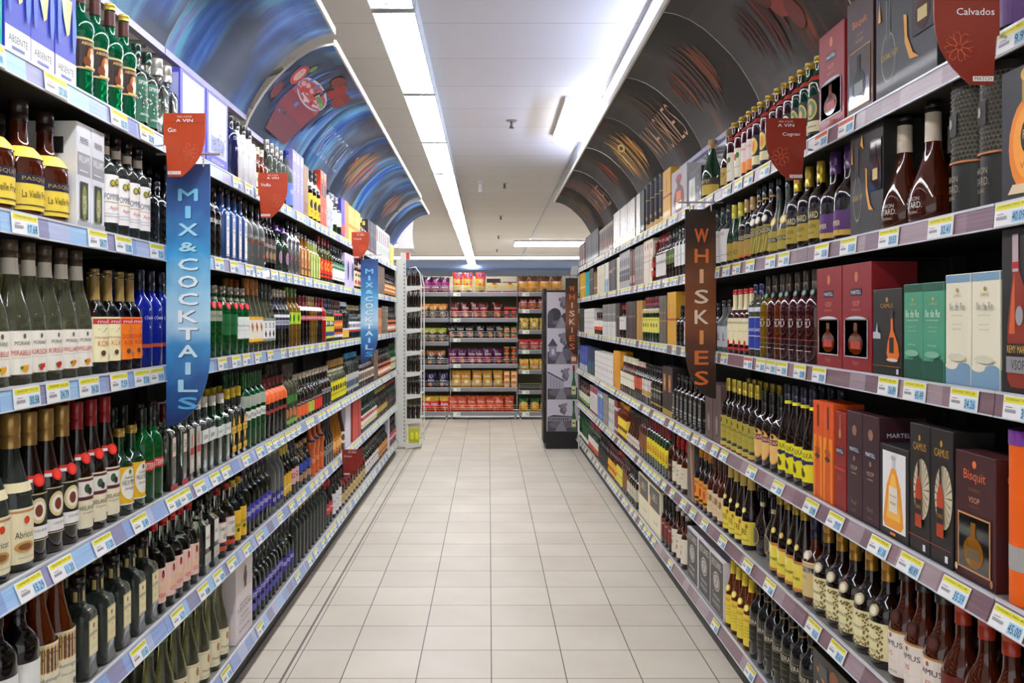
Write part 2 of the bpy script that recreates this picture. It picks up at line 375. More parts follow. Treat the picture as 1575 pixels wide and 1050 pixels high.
B('pommer', 'brandy_bottle', 'dark bottle with tall white label and gold medals', 'std', .275, .035, 'smoke', ('1c1814', .10), (.12, .58, 1.7, W, [('t', 'POMMEREL', 0, .54, .95, .13, '28304a'), ('r', -1, .42, 1, .435, 'c8a860'), ('t', 'Apple', 0, .3, .5, .1, 'c06060'), ('e', -.12, .82, .13, .075, '6a6420'), ('e', .12, .85, .13, .075, '6a6420'), ('e', -.12, .82, .09, .05, 'b8ac50'), ('e', .12, .85, .09, .05, 'b8ac50'), ('r', -.5, .12, .5, .13, '9090a0'), ('r', -.5, .18, .5, .19, '9090a0')]), (.78, .86, 'e0d0c0'))
B('hend', 'gin_bottle', 'squat black gin bottle with pale diamond label', 'apoth', .20, .038, 'black', ('242020', .12), (.1, .7, 1.25, None, [('p', [(-.85, .45), (0, 0), (.85, .45), (0, .9)], 'dcd8c8'), ('t', 'HENDRICKS', 0, .47, 1.25, .1, K)]))
B('bulld', 'gin_bottle', 'black gin bottle with small white lettering', 'std', .27, .034, 'black', ('141414', .15), (.4, .6, 1.2, None, [('t', 'BULL', 0, .5, .9, .3, W)]))
B('bombay', 'gin_bottle', 'sapphire blue square bottle with white label', 'sq', .29, .031, 'sky', ('26221e', .13), (.06, .62, .62, W, [('r', -.96, .02, .96, .98, '4c68b8'), ('r', -.88, .04, .88, .96, W), ('e', 0, .78, .5, .1, '3c70c8'), ('e', 0, .78, .3, .07, 'c8d8f0'), ('t', 'BOMBAY', 0, .6, 1.1, .05, K), ('t', 'dry gin', 0, .4, .7, .04, '604020'), ('r', -.4, .2, .4, .21, K)]))
B('frosted', 'vodka_bottle', 'frosted grey vodka bottle with round shoulders', 'round', .31, .038, 'frost', ('14100e', .26), (.1, .48, 1.3, None, [('t', 'CIROC', 0, .9, .9, .14, W), ('r', -1, .68, 1, .76, '8a4028'), ('e', .1, .2, .12, .07, 'c05030')]))
B('blackneck', 'vodka_bottle', 'clear vodka bottle with black neck and scrollwork', 'round', .28, .033, 'clear', ('1a1614', .22), (.12, .5, 1.3, '504038', [('t', 'ROYAL', 0, .7, .8, .14, W), ('e', 0, .3, .3, .16, 'a08060')]))
B('purplehat', 'gin_bottle', 'dark green bottle with lilac hat cap', 'round', .225, .033, 'dkgreen', ('9a6ad0', .12, ), (.1, .55, 1.2, '2c4a2c', [('r', -.8, .05, .8, .95, '142414'), ('e', 0, .5, .35, .3, 'b080a0')]), hat=True)
B('chrome', 'vodka_bottle', 'mirror silver slab bottle with black neck', 'sq', .28, .028, 'silver', ('181414', .2), (.1, .6, .8, None, [('e', 0, .4, .3, .06, 'd03060')]))
B('goldb', 'liqueur_bottle', 'golden brown liqueur bottle with grey cap', 'sq', .235, .03, 'honey', ('8a8880', .1, 1), (.06, .62, .9, 'd89a48', [('t', 'GOLD', 0, .75, 1.2, .1, W), ('e', 0, .5, .35, .14, 'a03c18'), ('r', -.9, .2, .9, .3, '7a2c18')]))
B('limeb', 'liqueur_bottle', 'lime green bottle with pale leaf label', 'sq', .225, .028, 'lime', ('9a988c', .1, 1), (.06, .62, .9, 'c8d868', [('e', 0, .5, .4, .2, 'e8f0a0'), ('t', 'LIME', 0, .8, 1, .1, '4a9a30')]))
B('redolive', 'liqueur_bottle', 'olive bottle with red cap and red label', 'std', .275, .034, 'olive', ('8a1420', .18), (.1, .5, 1.7, 'd82818', [('e', 0, .62, .25, .25, 'f0b020'), ('e', 0, .62, .13, .13, 'd82818'), ('r', -1, .14, 1, .2, K)]))
B('greenwhite', 'liqueur_bottle', 'clear bottle with dark green and white label', 'std', .25, .034, 'clear', ('2a3c2c', .14), (.12, .58, 1.7, W, [('r', -1, .62, 1, 1, '2f7a48'), ('t', 'HIERBAS', 0, .8, .8, .14, W), ('r', -.2, .1, .1, .14, K)]))
X('lilacbox', 'gift_box', 'white and lilac bottle box', .235, .11, 'd8c8ec', [('e', .4, .5, .4, .3, '2a3a50'), ('t', 'PISANG', -.5, .5, .3, .6, '5a48a8', 90, '5a48a8')])
B('blackcream', 'whisky_bottle', 'black capped bottle with cream and red label', 'std', .25, .034, 'rum', ('18140f', .16), (.1, .55, 1.6, 'ead8a8', [('e', 0, .25, .3, .16, 'c03028'), ('e', 0, .72, .25, .1, K)]))
X('brownslab', 'gift_box', 'dark brown slim gift box', .26, .1, '6a5648', [('t', 'RON', 0, .5, .6, .2, 'c0a888', 90, 'c0a888')])
B('mixblack', 'rum_bottle', 'black rum bottle with orange label', 'round', .22, .032, 'dark', ('18140f', .16), (.1, .55, 1.6, 'c87838', [('r', -1, .3, 1, .42, CR), ('e', 0, .75, .3, .12, 'f0e0b0')]))
for key, tx, fr, fc in (('mirab', 'MIRABELLE', 'yellow plum', 'e8a018'), ('kirsch', 'KIRSCH', 'red cherry', 'c82018'), ('will', 'WILLIAMS', 'orange pear', 'e08018')):
    B(key, 'fruit_brandy_bottle', f'tall clear brandy bottle, cream {fr} label', 'hock', .335, .047, 'pale', ('5a4a3a', .12, ), (.07, .37, 1.75, 'efe9da',
      [('t', 'MORAND', -.03, .72, .5, .09, '50483c'), ('e', -.0, .88, .05, .06, '6a6050'), ('t', tx, -.05, .5, .62, .12, 'c0382c'), ('r', -.35, .38, .3, .388, 'a09888'), ('e', -.02, .14, .08, .08, fc), ('e', .08, .17, .05, .06, fc), ('e', -.1, .16, .05, .04, '5a7a28'), ('r', -1, .0, 1, .012, 'c8b078')]), (.76, .88, 'e4dccb'))
B('korcream', 'korn_bottle', 'clear korn bottle with pale yellow label', 'round', .27, .033, 'clear', ('9a7c48', .05, 1), (.11, .54, 1.7, 'f3eabc',
  [('r', -.55, .84, .55, .96, 'c8282c'), ('t', 'mulli', 0, .9, .7, .08, W), ('p', [(-.6, .62), (-.3, .74), (-.1, .66), (.1, .76), (.5, .62)], '3a3830'), ('t', 'Niederberger', 0, .54, .9, .06, 'b06838'), ('t', 'KORN', 0, .41, .7, .12, 'd07828'), ('e', -.1, .2, .12, .06, '5a4028'), ('r', .35, .04, .6, .18, 'd8d8d8')]), (.70, .93, '9a7c40'))
B('kororange', 'korn_bottle', 'clear korn bottle with orange label', 'round', .27, .033, 'clear', ('9a7c48', .05, 1), (.11, .54, 1.7, 'f07c1c',
  [('r', -.55, .84, .55, .96, 'c8282c'), ('t', 'mulli', 0, .9, .7, .08, W), ('p', [(-.6, .62), (-.3, .74), (-.1, .66), (.1, .76), (.5, .62)], '3a3830'), ('t', 'DOPPEL', 0, .54, .8, .1, 'b02818'), ('t', 'KORN', 0, .4, .6, .1, 'b02818'), ('e', -.1, .2, .12, .06, '5a4028'), ('r', .35, .04, .6, .18, 'd8d8d8')]), (.70, .93, '9a7c40'))
B('citblue', 'gin_bottle', 'deep cobalt blue bottle with diamond emblem', 'std', .285, .036, 'blue', ('121428', .2), (.2, .62, 1.4, None, [('r', -1, 0, 1, .09, 'b0401c'), ('p', [(-.42, .72), (0, .98), (.42, .72), (0, .46)], 'c8c8d8'), ('p', [(-.36, .72), (0, .93), (.36, .72), (0, .51)], '1c2c98'), ('t', 'Citadelle', 0, .73, .6, .08, 'e0e0f0')]))
B('tanqpale', 'gin_bottle', 'bright green gin bottle with grey band', 'slim', .265, .033, 'green', ('a89c8c', .1, 1, 1.2), (.5, .64, 1.6, '9aa084', [('t', 'Tanqueray', 0, .5, .8, .4, '304030')]), (.80, .84, 'b0b0a0'), (.72, .013, 'c01c28', 'e04048'))
B('tanqgreen', 'gin_bottle', 'dark green gin bottle with red seal', 'slim', .265, .035, 'green', ('a89c8c', .1, 1, 1.2), (.3, .6, 1.6, '12602c', [('t', 'RANGPUR', 0, .5, .8, .14, '0a3018')]), (.80, .84, 'b0b0a0'), (.72, .013, 'c01c28', 'e04048'))
B('tanqwhite', 'gin_bottle', 'green gin bottle with white lower label', 'slim', .265, .034, 'green', ('a89c8c', .1, 1, 1.2), (.22, .56, 1.7, 'e8ece6', [('r', -1, 0, 1, .04, '606860'), ('t', 'Tanqueray', 0, .6, .8, .12, '404840'), ('r', -.3, .4, .3, .41, 'a04040')]), (.80, .84, 'b0b0a0'), (.72, .013, 'c01c28', 'e04048'))
B('peketyel', 'jenever_bottle', 'clear bottle with orange cap and yellow striped label', 'hock', .315, .036, 'pale', ('b06c20', .22, ), (.14, .48, 1.7, 'f0eada', [('r', -1, .88, 1, 1, 'e8b838'), ('r', -1, 0, 1, .12, 'f0b820'), ('p', [(-.1, .8), (.1, .6), (0, .35), (-.15, .6)], 'a86030'), ('p', [(-.5, .8), (-.3, .6), (-.4, .35), (-.55, .6)], 'a86030')]))
B('peketblk', 'jenever_bottle', 'clear bottle with black feather label', 'hock', .30, .036, 'pale', ('28302c', .22, ), (.14, .48, 1.7, 'f0eeea', [('r', -1, .88, 1, 1, '7a8a80'), ('r', -1, 0, 1, .1, '8a948c'), ('p', [(-.1, .5), (0, .3), (-.08, .12), (-.2, .3)], K), ('p', [(-.5, .5), (-.4, .3), (-.48, .12), (-.6, .3)], K), ('t', 'S', -.1, .68, .2, .22, K)]))
B('darkband', 'vodka_bottle', 'clear bottle with navy and white chequered band', 'std', .28, .033, 'clear', ('b8a890', .12, 1), (.34, .62, 1.8, '1c2038', [('r', -1, .66, 1, .84, W), ('r', -1, .2, 1, .5, 'b8c0d0'), ('t', 'KOSKENKORVA', 0, .36, .9, .16, '1c2038')]), (.72, .82, '201c30'))
B('greenlab', 'liqueur_bottle', 'pale gold bottle with lime green shoulder label', 'std', .30, .038, 'gold', ('5a7a20', .16), (.38, .58, 1.8, 'a4c820', [('e', -.2, .5, .08, .3, '2a5a18'), ('e', -.5, .5, .08, .3, '2a5a18')]))
B('smirclear', 'vodka_bottle', 'clear vodka bottle with dark red cap', 'slim', .265, .032, 'clear', ('7a1420', .2), (.5, .6, 1.8, 'b03038', [('t', 'VODKA', 0, .5, .8, .5, W)]), (.70, .78, 'e8d0d0'))
B('smiramber', 'vodka_bottle', 'amber liqueur bottle with gold cap', 'slim', .265, .032, 'gold', ('a88848', .18, 1), (.5, .6, 1.8, 'b03038', [('t', 'TOFFEE', 0, .5, .8, .5, W)]), (.70, .78, 'e8d0d0'))
B('smirred', 'vodka_bottle', 'solid bright red bottle', 'slim', .265, .034, 'red', ('9a1420', .16), (.5, .58, 1.8, 'f0c0c0', [('t', 'BERRY', 0, .5, .8, .5, 'c01818')]))
B('colour', 'liqueur_bottle', 'clear bottle with yellow and blue picture label', 'std', .265, .033, 'clear', ('1c2448', .2), (.08, .58, 1.8, 'd8d040', [('r', -1, .1, 1, .3, '2a4a8a'), ('r', -1, .55, 1, .8, '30583a'), ('e', -.3, .7, .2, .1, W)]))
B('firelab', 'rum_bottle', 'bottle with orange flame label and red collar', 'std', .26, .033, 'clear', ('48201c', .2), (.08, .5, 1.8, 'd86028', [('r', -1, 0, 1, .16, 'e0e0e0'), ('r', -1, .3, 1, .5, '3a2018'), ('e', -.3, .75, .3, .12, 'f0b030')]), (.62, .68, 'c01c18'))
B('palecol', 'vodka_bottle', 'pale lilac grey slender bottle', 'slim', .255, .03, 'clear', ('c8c8dc', .1), (.05, .3, 1.7, 'c0c8e0', [('r', -.4, 0, .3, .8, 'e8b840')]))
B('skull', 'tequila_bottle', 'clear squat bottle with white and red label', 'round', .24, .036, 'clear', ('8a7840', .14), (.2, .5, 1.7, 'ececec', [('r', -1, .0, 1, .2, 'b83828'), ('e', -.2, .6, .2, .2, '707070')]))
X('orangebrown', 'gift_box', 'orange brown rum box', .24, .1, 'b8683c', [('r', -.8, .3, .8, .6, 'd89858')])
X('blackwhite', 'gift_box', 'black rum box with white lettering', .26, .1, '26241e', [('t', 'RHUM', 0, .5, .6, .7, 'e0d8c0', 90, 'e0d8c0'), ('r', .7, 0, 1, 1, 'e8dcb8')])
B('abricot', 'fruit_brandy_bottle', 'tall apricot bottle with cream arch label', 'hock', .335, .045, 'smoke', ('b08a48', .22, 1, 1.3), (.05, .40, 1.75, 'efe4bc',
  [('r', -.9, .02, -.84, .98, 'c0885a'), ('r', -.9, .92, .9, .96, 'c0885a'), ('e', -.05, .78, .09, .07, 'd8421c'), ('t', 'Abricot', -.1, .52, .55, .12, '3a3028'), ('e', -.1, .3, .3, .1, 'c8985a'), ('e', -.1, .3, .2, .06, '8a5a30'), ('r', -.3, .1, .2, .108, '907850')]), (.50, .56, 'e8dcb0'))
B('walnut', 'fruit_brandy_bottle', 'dark bottle with round walnut emblem, gold cap', 'hock', .33, .041, 'dark', ('b08a48', .22, 1, 1.3), (.14, .46, 1.75, '14100e',
  [('r', -.95, .96, .95, .98, 'd8cca0'), ('e', -.08, .62, .33, .27, 'e0cc90'), ('e', -.08, .62, .24, .2, 'f4f0e4'), ('e', -.08, .62, .14, .13, '7a3a1c'), ('r', -.6, .04, .6, .3, W), ('t', 'LIQUEUR', 0, .2, .5, .06, '605048'), ('r', -.9, .0, .9, .015, 'd8cca0')]), None, (.54, .014, 'd83020', 'f04038'), flag=1)
B('hiel', 'fruit_brandy_bottle', 'dark berry bottle with maroon framed label, red cap', 'hock', .33, .041, 'dark', ('981c20', .20, ), (.06, .44, 1.75, 'efe6c4',
  [('r', -.75, .55, .75, .97, '5c1c28'), ('r', -.55, .62, .55, .92, 'ece8dc'), ('e', -.1, .78, .12, .09, '3a5a38'), ('e', .02, .72, .1, .07, '3a2040'), ('t', 'HIELANDER', 0, .4, .9, .08, '3a2c20'), ('t', 'Liqueur', 0, .3, .5, .05, '605038'), ('r', .5, .04, .7, .12, K)]), None, (.58, .014, 'd83020', 'f04038'), flag=1)
B('vieux', 'jenever_bottle', 'green flask with yellow label and white oval', 'round', .235, .038, 'dkgreen', ('b08c3c', .09, 1, 1.3), (.12, .56, 1.7, 'eab820',
  [('e', 0, .55, .42, .42, 'f0ece0'), ('t', 'Genuine', 0, .72, .5, .07, K), ('t', 'VIEUX TEMPS', 0, .58, .72, .13, '284030'), ('t', 'Jenever', 0, .42, .5, .08, K), ('e', 0, .86, .07, .06, '5a7a30'), ('r', -1, 0, 1, .03, W)]))
B('petr', 'jenever_bottle', 'green jenever bottle with red name band', 'std', .275, .036, 'green', ('141c14', .2), (.34, .44, 1.6, 'c82824', [('t', 'PETERMAN', 0, .5, .95, .6, W)]), (.80, .83, 'c03028'))
B('beef24', 'gin_bottle', 'etched clear gin bottle with red base', 'sq', .27, .033, 'clear', ('5c1414', .2), (.0, .62, .9, None, [('r', -1, .0, 1, .1, 'c0342c'), ('r', -.5, .62, .5, .98, 'e8dcc8'), ('t', '24', 0, .8, .6, .16, K), ('r', -.5, .6, .5, .63, 'a03028')]))
B('beef', 'gin_bottle', 'clear gin bottle with red guard figure label', 'sq', .26, .031, 'clear', ('e8e4dc', .12), (.1, .66, .7, 'c4c0b0', [('r', -.8, .4, .8, .56, 'b82c28'), ('e', 0, .74, .2, .16, 'b82020'), ('r', -.6, .08, .6, .3, 'e0dcd0')]))
B('gibwhite', 'gin_bottle', 'green tinted square bottle, white name band', 'sq', .26, .034, 'smoke', ('e4dfd0', .14), (.40, .58, .98, 'e8ece4', [('t', 'Gordons', 0, .5, 1.3, .45, '3a5a40')]))
B('gilb', 'gin_bottle', 'green square bottle with white script band', 'sq', .255, .034, 'dkgreen', ('e8e2d4', .14), (.40, .56, .98, 'e8ece4', [('t', 'Green Spirit', 0, .5, 1.5, .4, '505850')]))
B('gordon', 'gin_bottle', 'clear gin bottle with yellow and red medallion label', 'sq', .265, .032, 'clear', ('e8c828', .14), (.06, .6, .95, None, [('e', 0, .62, .5, .36, '9a2018'), ('e', 0, .62, .44, .33, 'f0c42c'), ('e', 0, .62, .22, .2, 'e8dcc0'), ('r', -1, .52, 1, .74, '9a2018'), ('r', -1, .54, 1, .72, 'f0c42c'), ('t', 'Gordons', 0, .63, 1.5, .1, K), ('r', -.8, .04, .8, .2, 'f0c42c'), ('r', -.7, .08, .7, .1, 'b02820')]))
B('mosk', 'vodka_bottle', 'clear and green vodka bottle with white band', 'slim', .31, .033, 'green', ('1f5a28', .2), (.38, .5, 1.8, 'eceee8', [('t', 'Moskva', 0, .5, .8, .5, '283828')]), (.55, .7, 'a8b0a0'))
B('orangetag', 'vodka_bottle', 'clear bottle wearing an orange neck tag', 'slim', .265, .033, 'clear', ('6c1420', .14), (.4, .46, 1.8, '9a3438', []), (.58, .80, 'f06c34'))
B('tallgreen', 'tequila_bottle', 'tall clear bottle with green leaf print', 'std', .31, .036, 'pale', ('4a4038', .16), (.05, .6, 1.7, None, [('e', -.2, .7, .3, .12, '3a7a30'), ('e', .3, .66, .2, .1, '4a8a38'), ('r', -1, 0, 1, .12, '80b050'), ('e', -.3, .3, .2, .14, 'c87840')]))
for key, de, c, g in (('absorange', 'clear vodka bottle with orange fruit disc', 'f06a38', 'clear'), ('abslime', 'clear vodka bottle with yellow green print', 'b8c848', 'clear'), ('absred', 'clear vodka bottle with bright red fruit print', 'e83424', 'clear'), ('absblack', 'black vodka bottle with white script', '2c2826', 'dark')):
    B(key, 'vodka_bottle', de, 'round', .245, .035, g, ('c8b8a0', .12, 1, 1.3), (.08, .58, 1.8, None, [('e', -.1, .25, .5, .25, c), ('e', -.7, .25, .4, .25, c), ('t', 'ABSOLUT', -.2, .72, .9, .12, W if g == 'dark' else '70242c'), ('t', 'VODKA', -.2, .58, .6, .08, W if g == 'dark' else 'e8e8e8')]))
B('yellab', 'rum_bottle', 'clear rum bottle with bright yellow label', 'round', .27, .034, 'pale', ('b08038', .16), (.08, .5, 1.8, 'e8dc28', [('e', -.2, .6, .2, .16, '3a3a20'), ('t', 'RHUM', 0, .3, .7, .14, '4a3a18')]), (.72, .78, 'c8c098'))
B('bluecap', 'rum_bottle', 'clear rum bottle with turquoise cap', 'slim', .29, .032, 'smoke', ('1878a0', .12), (.1, .5, 1.6, 'b8b8b0', [('r', -.4, .2, .3, .6, '506070')]))
B('creamrow', 'rum_bottle', 'dark rum bottle with wide cream label', 'round', .25, .035, 'dark', ('3c2c24', .14), (.2, .52, 1.8, 'e0d8c4', [('e', -.2, .5, .3, .3, '806858'), ('t', 'RUM', 0, .2, .5, .16, '7a2c20')]))
B('capo', 'rum_bottle', 'black rum bottle with orange and white label', 'std', .26, .034, 'dark', ('1c1814', .14), (.08, .5, 1.8, 'd8784c', [('r', -1, .6, 1, .8, '2c2420'), ('e', -.2, .3, .3, .14, 'f0e4d0')]))
B('greenend', 'rum_bottle', 'green rum bottle at the far shelf end', 'std', .28, .034, 'green', ('141414', .14), (.08, .5, 1.8, 'b8c8a8', [('r', -1, .5, 1, .7, 'b86840')]))
B('laven', 'liqueur_bottle', 'black glass bottle with floral white label', 'std', .30, .045, 'black', ('141414', .16), (.06, .5, 1.7, 'eeeeea', [('p', [(-.9, .4), (-.9, .6), (.2, .98), (.5, .98)], 'd82c30'), ('e', 0, .4, .2, .12, '4a3c6a'), ('e', -.3, .25, .22, .14, '6a9a7a'), ('e', .3, .3, .16, .14, '503a70'), ('t', 'LAVANDE', -.1, .1, .6, .08, '304060')]))
B('hunne', 'liqueur_bottle', 'brown honey bottle with seed picture label', 'hock', .33, .045, 'amber', ('5a3a18', .14), (.06, .5, 1.7, 'efe8cc', [('r', -.8, .52, .6, .96, 'e0a83c'), ('r', -.7, .54, .5, .92, '6a4a28')]+[('e', random.uniform(-.65, .45), random.uniform(.56, .9), .03, .012, random.choice(['b84a20', '3a2a18', '9a7a40'])) for _ in range(40)]+[('t', 'Hunnegold', -.1, .42, .75, .09, '50402c'), ('t', 'Kraut und Rum', -.1, .28, .5, .05, '706048'), ('e', .1, .12, .08, .06, '5a5a58')]))
B('bokma', 'jenever_bottle', 'square dark bottle with ivory label and cream neck', 'sq', .25, .04, 'smoke', ('241410', .09), (.22, .58, .62, 'e9dfaa', [('r', -.96, .02, .96, .98, 'b89a50'), ('r', -.9, .035, .9, .965, 'efe6b4'), ('t', 'BOKMA', 0, .6, 1.6, .11, '30281c'), ('r', -.16, .76, .16, .88, 'a05030'), ('t', 'OUDE', 0, .46, .5, .05, 'b04028'), ('r', -.7, .22, .7, .225, '908050'), ('r', -.7, .3, .7, .305, '908050'), ('r', -.7, .26, .7, .265, '908050')]), (.76, .86, 'd8bc74'))
B('redgin', 'gin_bottle', 'clear bottle with pink yellow label and red cap', 'round', .275, .036, 'clear', ('c01820', .09), (.12, .5, 1.7, 'ecc8b8', [('p', [(-.75, .1), (-.75, .62), (.7, .9), (.7, .2)], 'f0cc20'), ('p', [(-.8, .24), (-.8, .44), (.7, .62), (.7, .42)], 'd83020'), ('t', 'RED TOWER', -.05, .42, 1.1, .1, 'f4d428'), ('t', 'GIN', 0, .22, .5, .12, 'd83020'), ('e', 0, .82, .08, .12, K), ('e', 0, .78, .1, .06, 'c82020')]))
B('basil', 'gin_bottle', 'rectangular clear bottle with white label, black cap', 'sq', .26, .038, 'clear', ('1c1612', .14), (.12, .66, .92, None, [('r', -.7, .42, .7, .98, 'e8e8e0'), ('t', 'BASIL', 0, .68, .9, .08, '404040'), ('r', -.9, .02, .9, .3, 'b8b8b0'), ('r', -.5, .12, .5, .13, '505050')]))
B('gibson', 'gin_bottle', 'clear gin bottle with red bordered shield label', 'round', .26, .034, 'clear', ('a01c20', .1), (.08, .54, 1.7, None, [('r', -.65, .3, .65, .96, 'b83028'), ('r', -.58, .33, .58, .93, 'ece6d8'), ('t', 'GIBSONS', 0, .74, .8, .1, K), ('e', 0, .5, .2, .1, 'b8b0a0'), ('r', -.6, .06, .6, .2, 'c84830')]))
B('yelgin', 'gin_bottle', 'clear bottle with diagonal yellow label, yellow cap', 'round', .255, .034, 'clear', ('d8a828', .1), (.08, .54, 1.7, 'e8bc28', [('p', [(-.9, .6), (-.9, .64), (.8, .86), (.8, .82)], 'b83028'), ('p', [(-.9, .1), (-.9, .14), (.8, .3), (.8, .26)], 'b83028'), ('t', 'GINEVER', 0, .5, .8, .1, '4a4a20'), ('e', -.1, .34, .15, .07, '3a5a28')]))
B('eristoff', 'vodka_bottle', 'clear vodka bottle with square blue label', 'round', .285, .036, 'clear', ('201a30', .16), (.2, .42, 1.3, '3430a0', [('t', 'ERIST', 0, .5, 1, .3, W)]))
B('frostblue', 'vodka_bottle', 'frosted vodka bottle with small blue label', 'std', .30, .035, 'frost', ('c0b8a8', .12, 1), (.1, .3, 1.2, '2c2c78', [('t', 'KEY', 0, .5, .6, .3, W)]))
B('goldlab', 'vodka_bottle', 'clear bottle with yellow fruit label', 'round', .265, .034, 'clear', ('d8c040', .14), (.12, .5, 1.8, 'd8a828', [('r', -1, .3, 1, .4, 'e8d898'), ('e', -.2, .2, .2, .1, 'f0c020')]))
B('redstripe', 'vodka_bottle', 'clear bottle with pale pink striped label', 'round', .265, .033, 'clear', ('2c2c48', .14), (.2, .5, 1.8, 'd8b0a8', [('r', -1, .4, 1, .7, 'b04848'), ('t', 'PURE', 0, .55, .6, .2, W)]))
B('corkblue', 'vodka_bottle', 'squat clear bottle with cork and blue oval', 'std', .235, .037, 'clear', ('c0a070', .1, 1), (.1, .6, 1.5, None, [('e', -.2, .7, .4, .22, '2c48a0'), ('r', -.5, .1, .3, .4, 'a08060')]))
B('terra', 'jenever_bottle', 'tall terracotta orange bottle with dark collar', 'bulge', .335, .036, 'orange', ('3a2420', .06), (.2, .46, 1.4, None, [('t', 'TATI', -.1, .3, .9, .3, 'f0c090')]), (.62, .66, '2c2838'))
B('blackslim', 'liqueur_bottle', 'slim black bottle with grey print', 'round', .27, .03, 'black', ('1c1a18', .14), (.1, .5, 1.5, None, [('e', -.3, .5, .3, .2, '787470'), ('t', 'NERO', 0, .8, .7, .12, 'b0aca4')]))
B('ambertall', 'brandy_bottle', 'honey coloured bottle with pale stopper', 'hock', .31, .036, 'honey', ('8a8030', .14), (.1, .4, 1.5, 'c87830', [('e', -.2, .5, .3, .3, 'f0c068')]))
B('redcaptall', 'brandy_bottle', 'dark bottle with red cap and white badge', 'hock', .31, .036, 'rum', ('b01c28', .16), (.15, .4, 1.5, 'e0dcc8', [('e', -.2, .5, .3, .3, '6a4a30')]))
X('divider', 'shelf_divider_carton', 'plain white carton standing as a divider', .30, .2, 'dcdae2')
X('redtall', 'gift_box', 'tall narrow bright red box', .30, .08, 'b8342c', [('r', -.6, .05, .6, .9, 'd05040')])
B('greendk', 'bitters_bottle', 'dark green bottle with white and red label', 'round', .27, .034, 'dkgreen', ('2c4a38', .14), (.12, .5, 1.8, 'e4e4de', [('e', -.2, .7, .25, .15, 'b83028'), ('r', -1, .1, 1, .3, 'd8c888')]))
B('darkgold', 'bitters_bottle', 'dark bottle with gold and black label', 'round', .26, .034, 'dark', ('a89848', .14), (.1, .45, 1.8, '4a3c28', [('e', -.2, .5, .4, .3, 'c8a858')]))
B('jager', 'bitters_bottle', 'dark green bottle with maroon label and red top', 'sq', .26, .034, 'dkgreen', ('b03830', .12), (.08, .5, .95, '3c2c38', [('t', 'HERB', 0, .5, 1, .2, 'e0c8c0')]))
B('schloss', 'wine_brandy_bottle', 'tall pale green bottle with ivory label', 'hock', .30, .037, 'pale', ('6a7a58', .1), (.06, .38, 1.75, 'e8e0bc', [('t', 'Muscat', -.1, .3, .6, .1, '4a4030'), ('e', 0, .7, .12, .16, 'b87848'), ('r', -.7, .1, .6, .11, 'a88c50'), ('r', -.7, .92, .6, .93, 'a88c50')]))
X('schor', 'carton', 'white shipping carton with crest and black print', .305, .24, 'e9dfe0', [('e', .1, .78, .2, .1, '3a3636'), ('r', -.02, .64, .22, .72, '3a3636'), ('e', .1, .88, .12, .05, '504a4a'), ('t', 'GRAN ARMAGNAC', 0, .46, 1.2, .03, '404048'), ('t', 'P. DE SCHORLE', 0, .4, 1.7, .055, '34343c'), ('t', 'BORDEAUX', 0, .3, .9, .035, '404048'), ('t', '6 x 70 cl e 42 % vol.', 0, .23, 1.3, .035, '404048'), ('t', 'MIS EN BOUTEILLE', 0, .12, 1.4, .04, '404048')])
B('corkslim', 'vodka_bottle', 'slim clear bottle with natural cork stopper', 'slim', .29, .03, 'smoke', ('c0a078', .08, 1), (.1, .5, .5, None, [('t', 'vodka', 0, .5, .2, .8, '484890', 90, '484890')]))
B('bluebadge', 'vodka_bottle', 'round shouldered clear bottle with blue badge', 'round', .29, .036, 'clear', ('2a2440', .14), (.14, .44, 1.5, None, [('r', -.9, .55, .9, 1, '3430a0'), ('e', -.2, .2, .3, .18, '5450b8'), ('t', 'ERISTOV', -.1, .78, 1, .2, W)]))
B('redcapdk', 'grappa_bottle', 'dark bottle with scarlet cap and red label', 'round', .27, .033, 'dark', ('c01c28', .16), (.25, .5, 1.8, 'c03838', [('t', 'AMARO', 0, .5, .8, .2, W)]))
B('whitelabc', 'grappa_bottle', 'clear bottle with tall white label', 'slim', .26, .033, 'smoke', ('302c2c', .12), (.1, .6, 1.8, 'e4e4e8', [('t', 'Grappa', 0, .6, .9, .12, '404040'), ('r', -.5, .3, .4, .32, '808080')]))
B('leaning', 'grappa_bottle', 'brown bottle with cream lower label and red seal', 'round', .26, .037, 'rum', ('3c1818', .14), (.08, .34, 1.8, 'c8b078', [('t', 'RISERVA', 0, .5, .8, .2, '50402c')]), (.56, .66, '902028'))
B('whiterow', 'grappa_bottle', 'clear bottle with crowded white printed label', 'std', .24, .034, 'clear', ('6a5a4c', .14), (.12, .52, 1.8, 'e8e4e0', [('e', -.3, .6, .2, .12, '806060'), ('t', 'OUZO', 0, .3, .8, .16, '706a6a')]))
B('orangelow', 'grappa_bottle', 'dark bottle with orange brown label', 'std', .25, .034, 'dark', ('2c2420', .14), (.1, .5, 1.8, 'd09050', [('r', -1, .3, 1, .4, '3c2c20')]))
X('whitediv', 'shelf_divider_carton', 'thin white carton near the shelf end', .30, .25, 'd8d4e4')
B('redwine', 'bitters_bottle', 'dark bottle with small red and white label', 'round', .25, .034, 'dark', ('38282c', .14), (.15, .5, 1.8, 'b04850', [('r', -1, .3, 1, .5, 'e0d8d8')]))
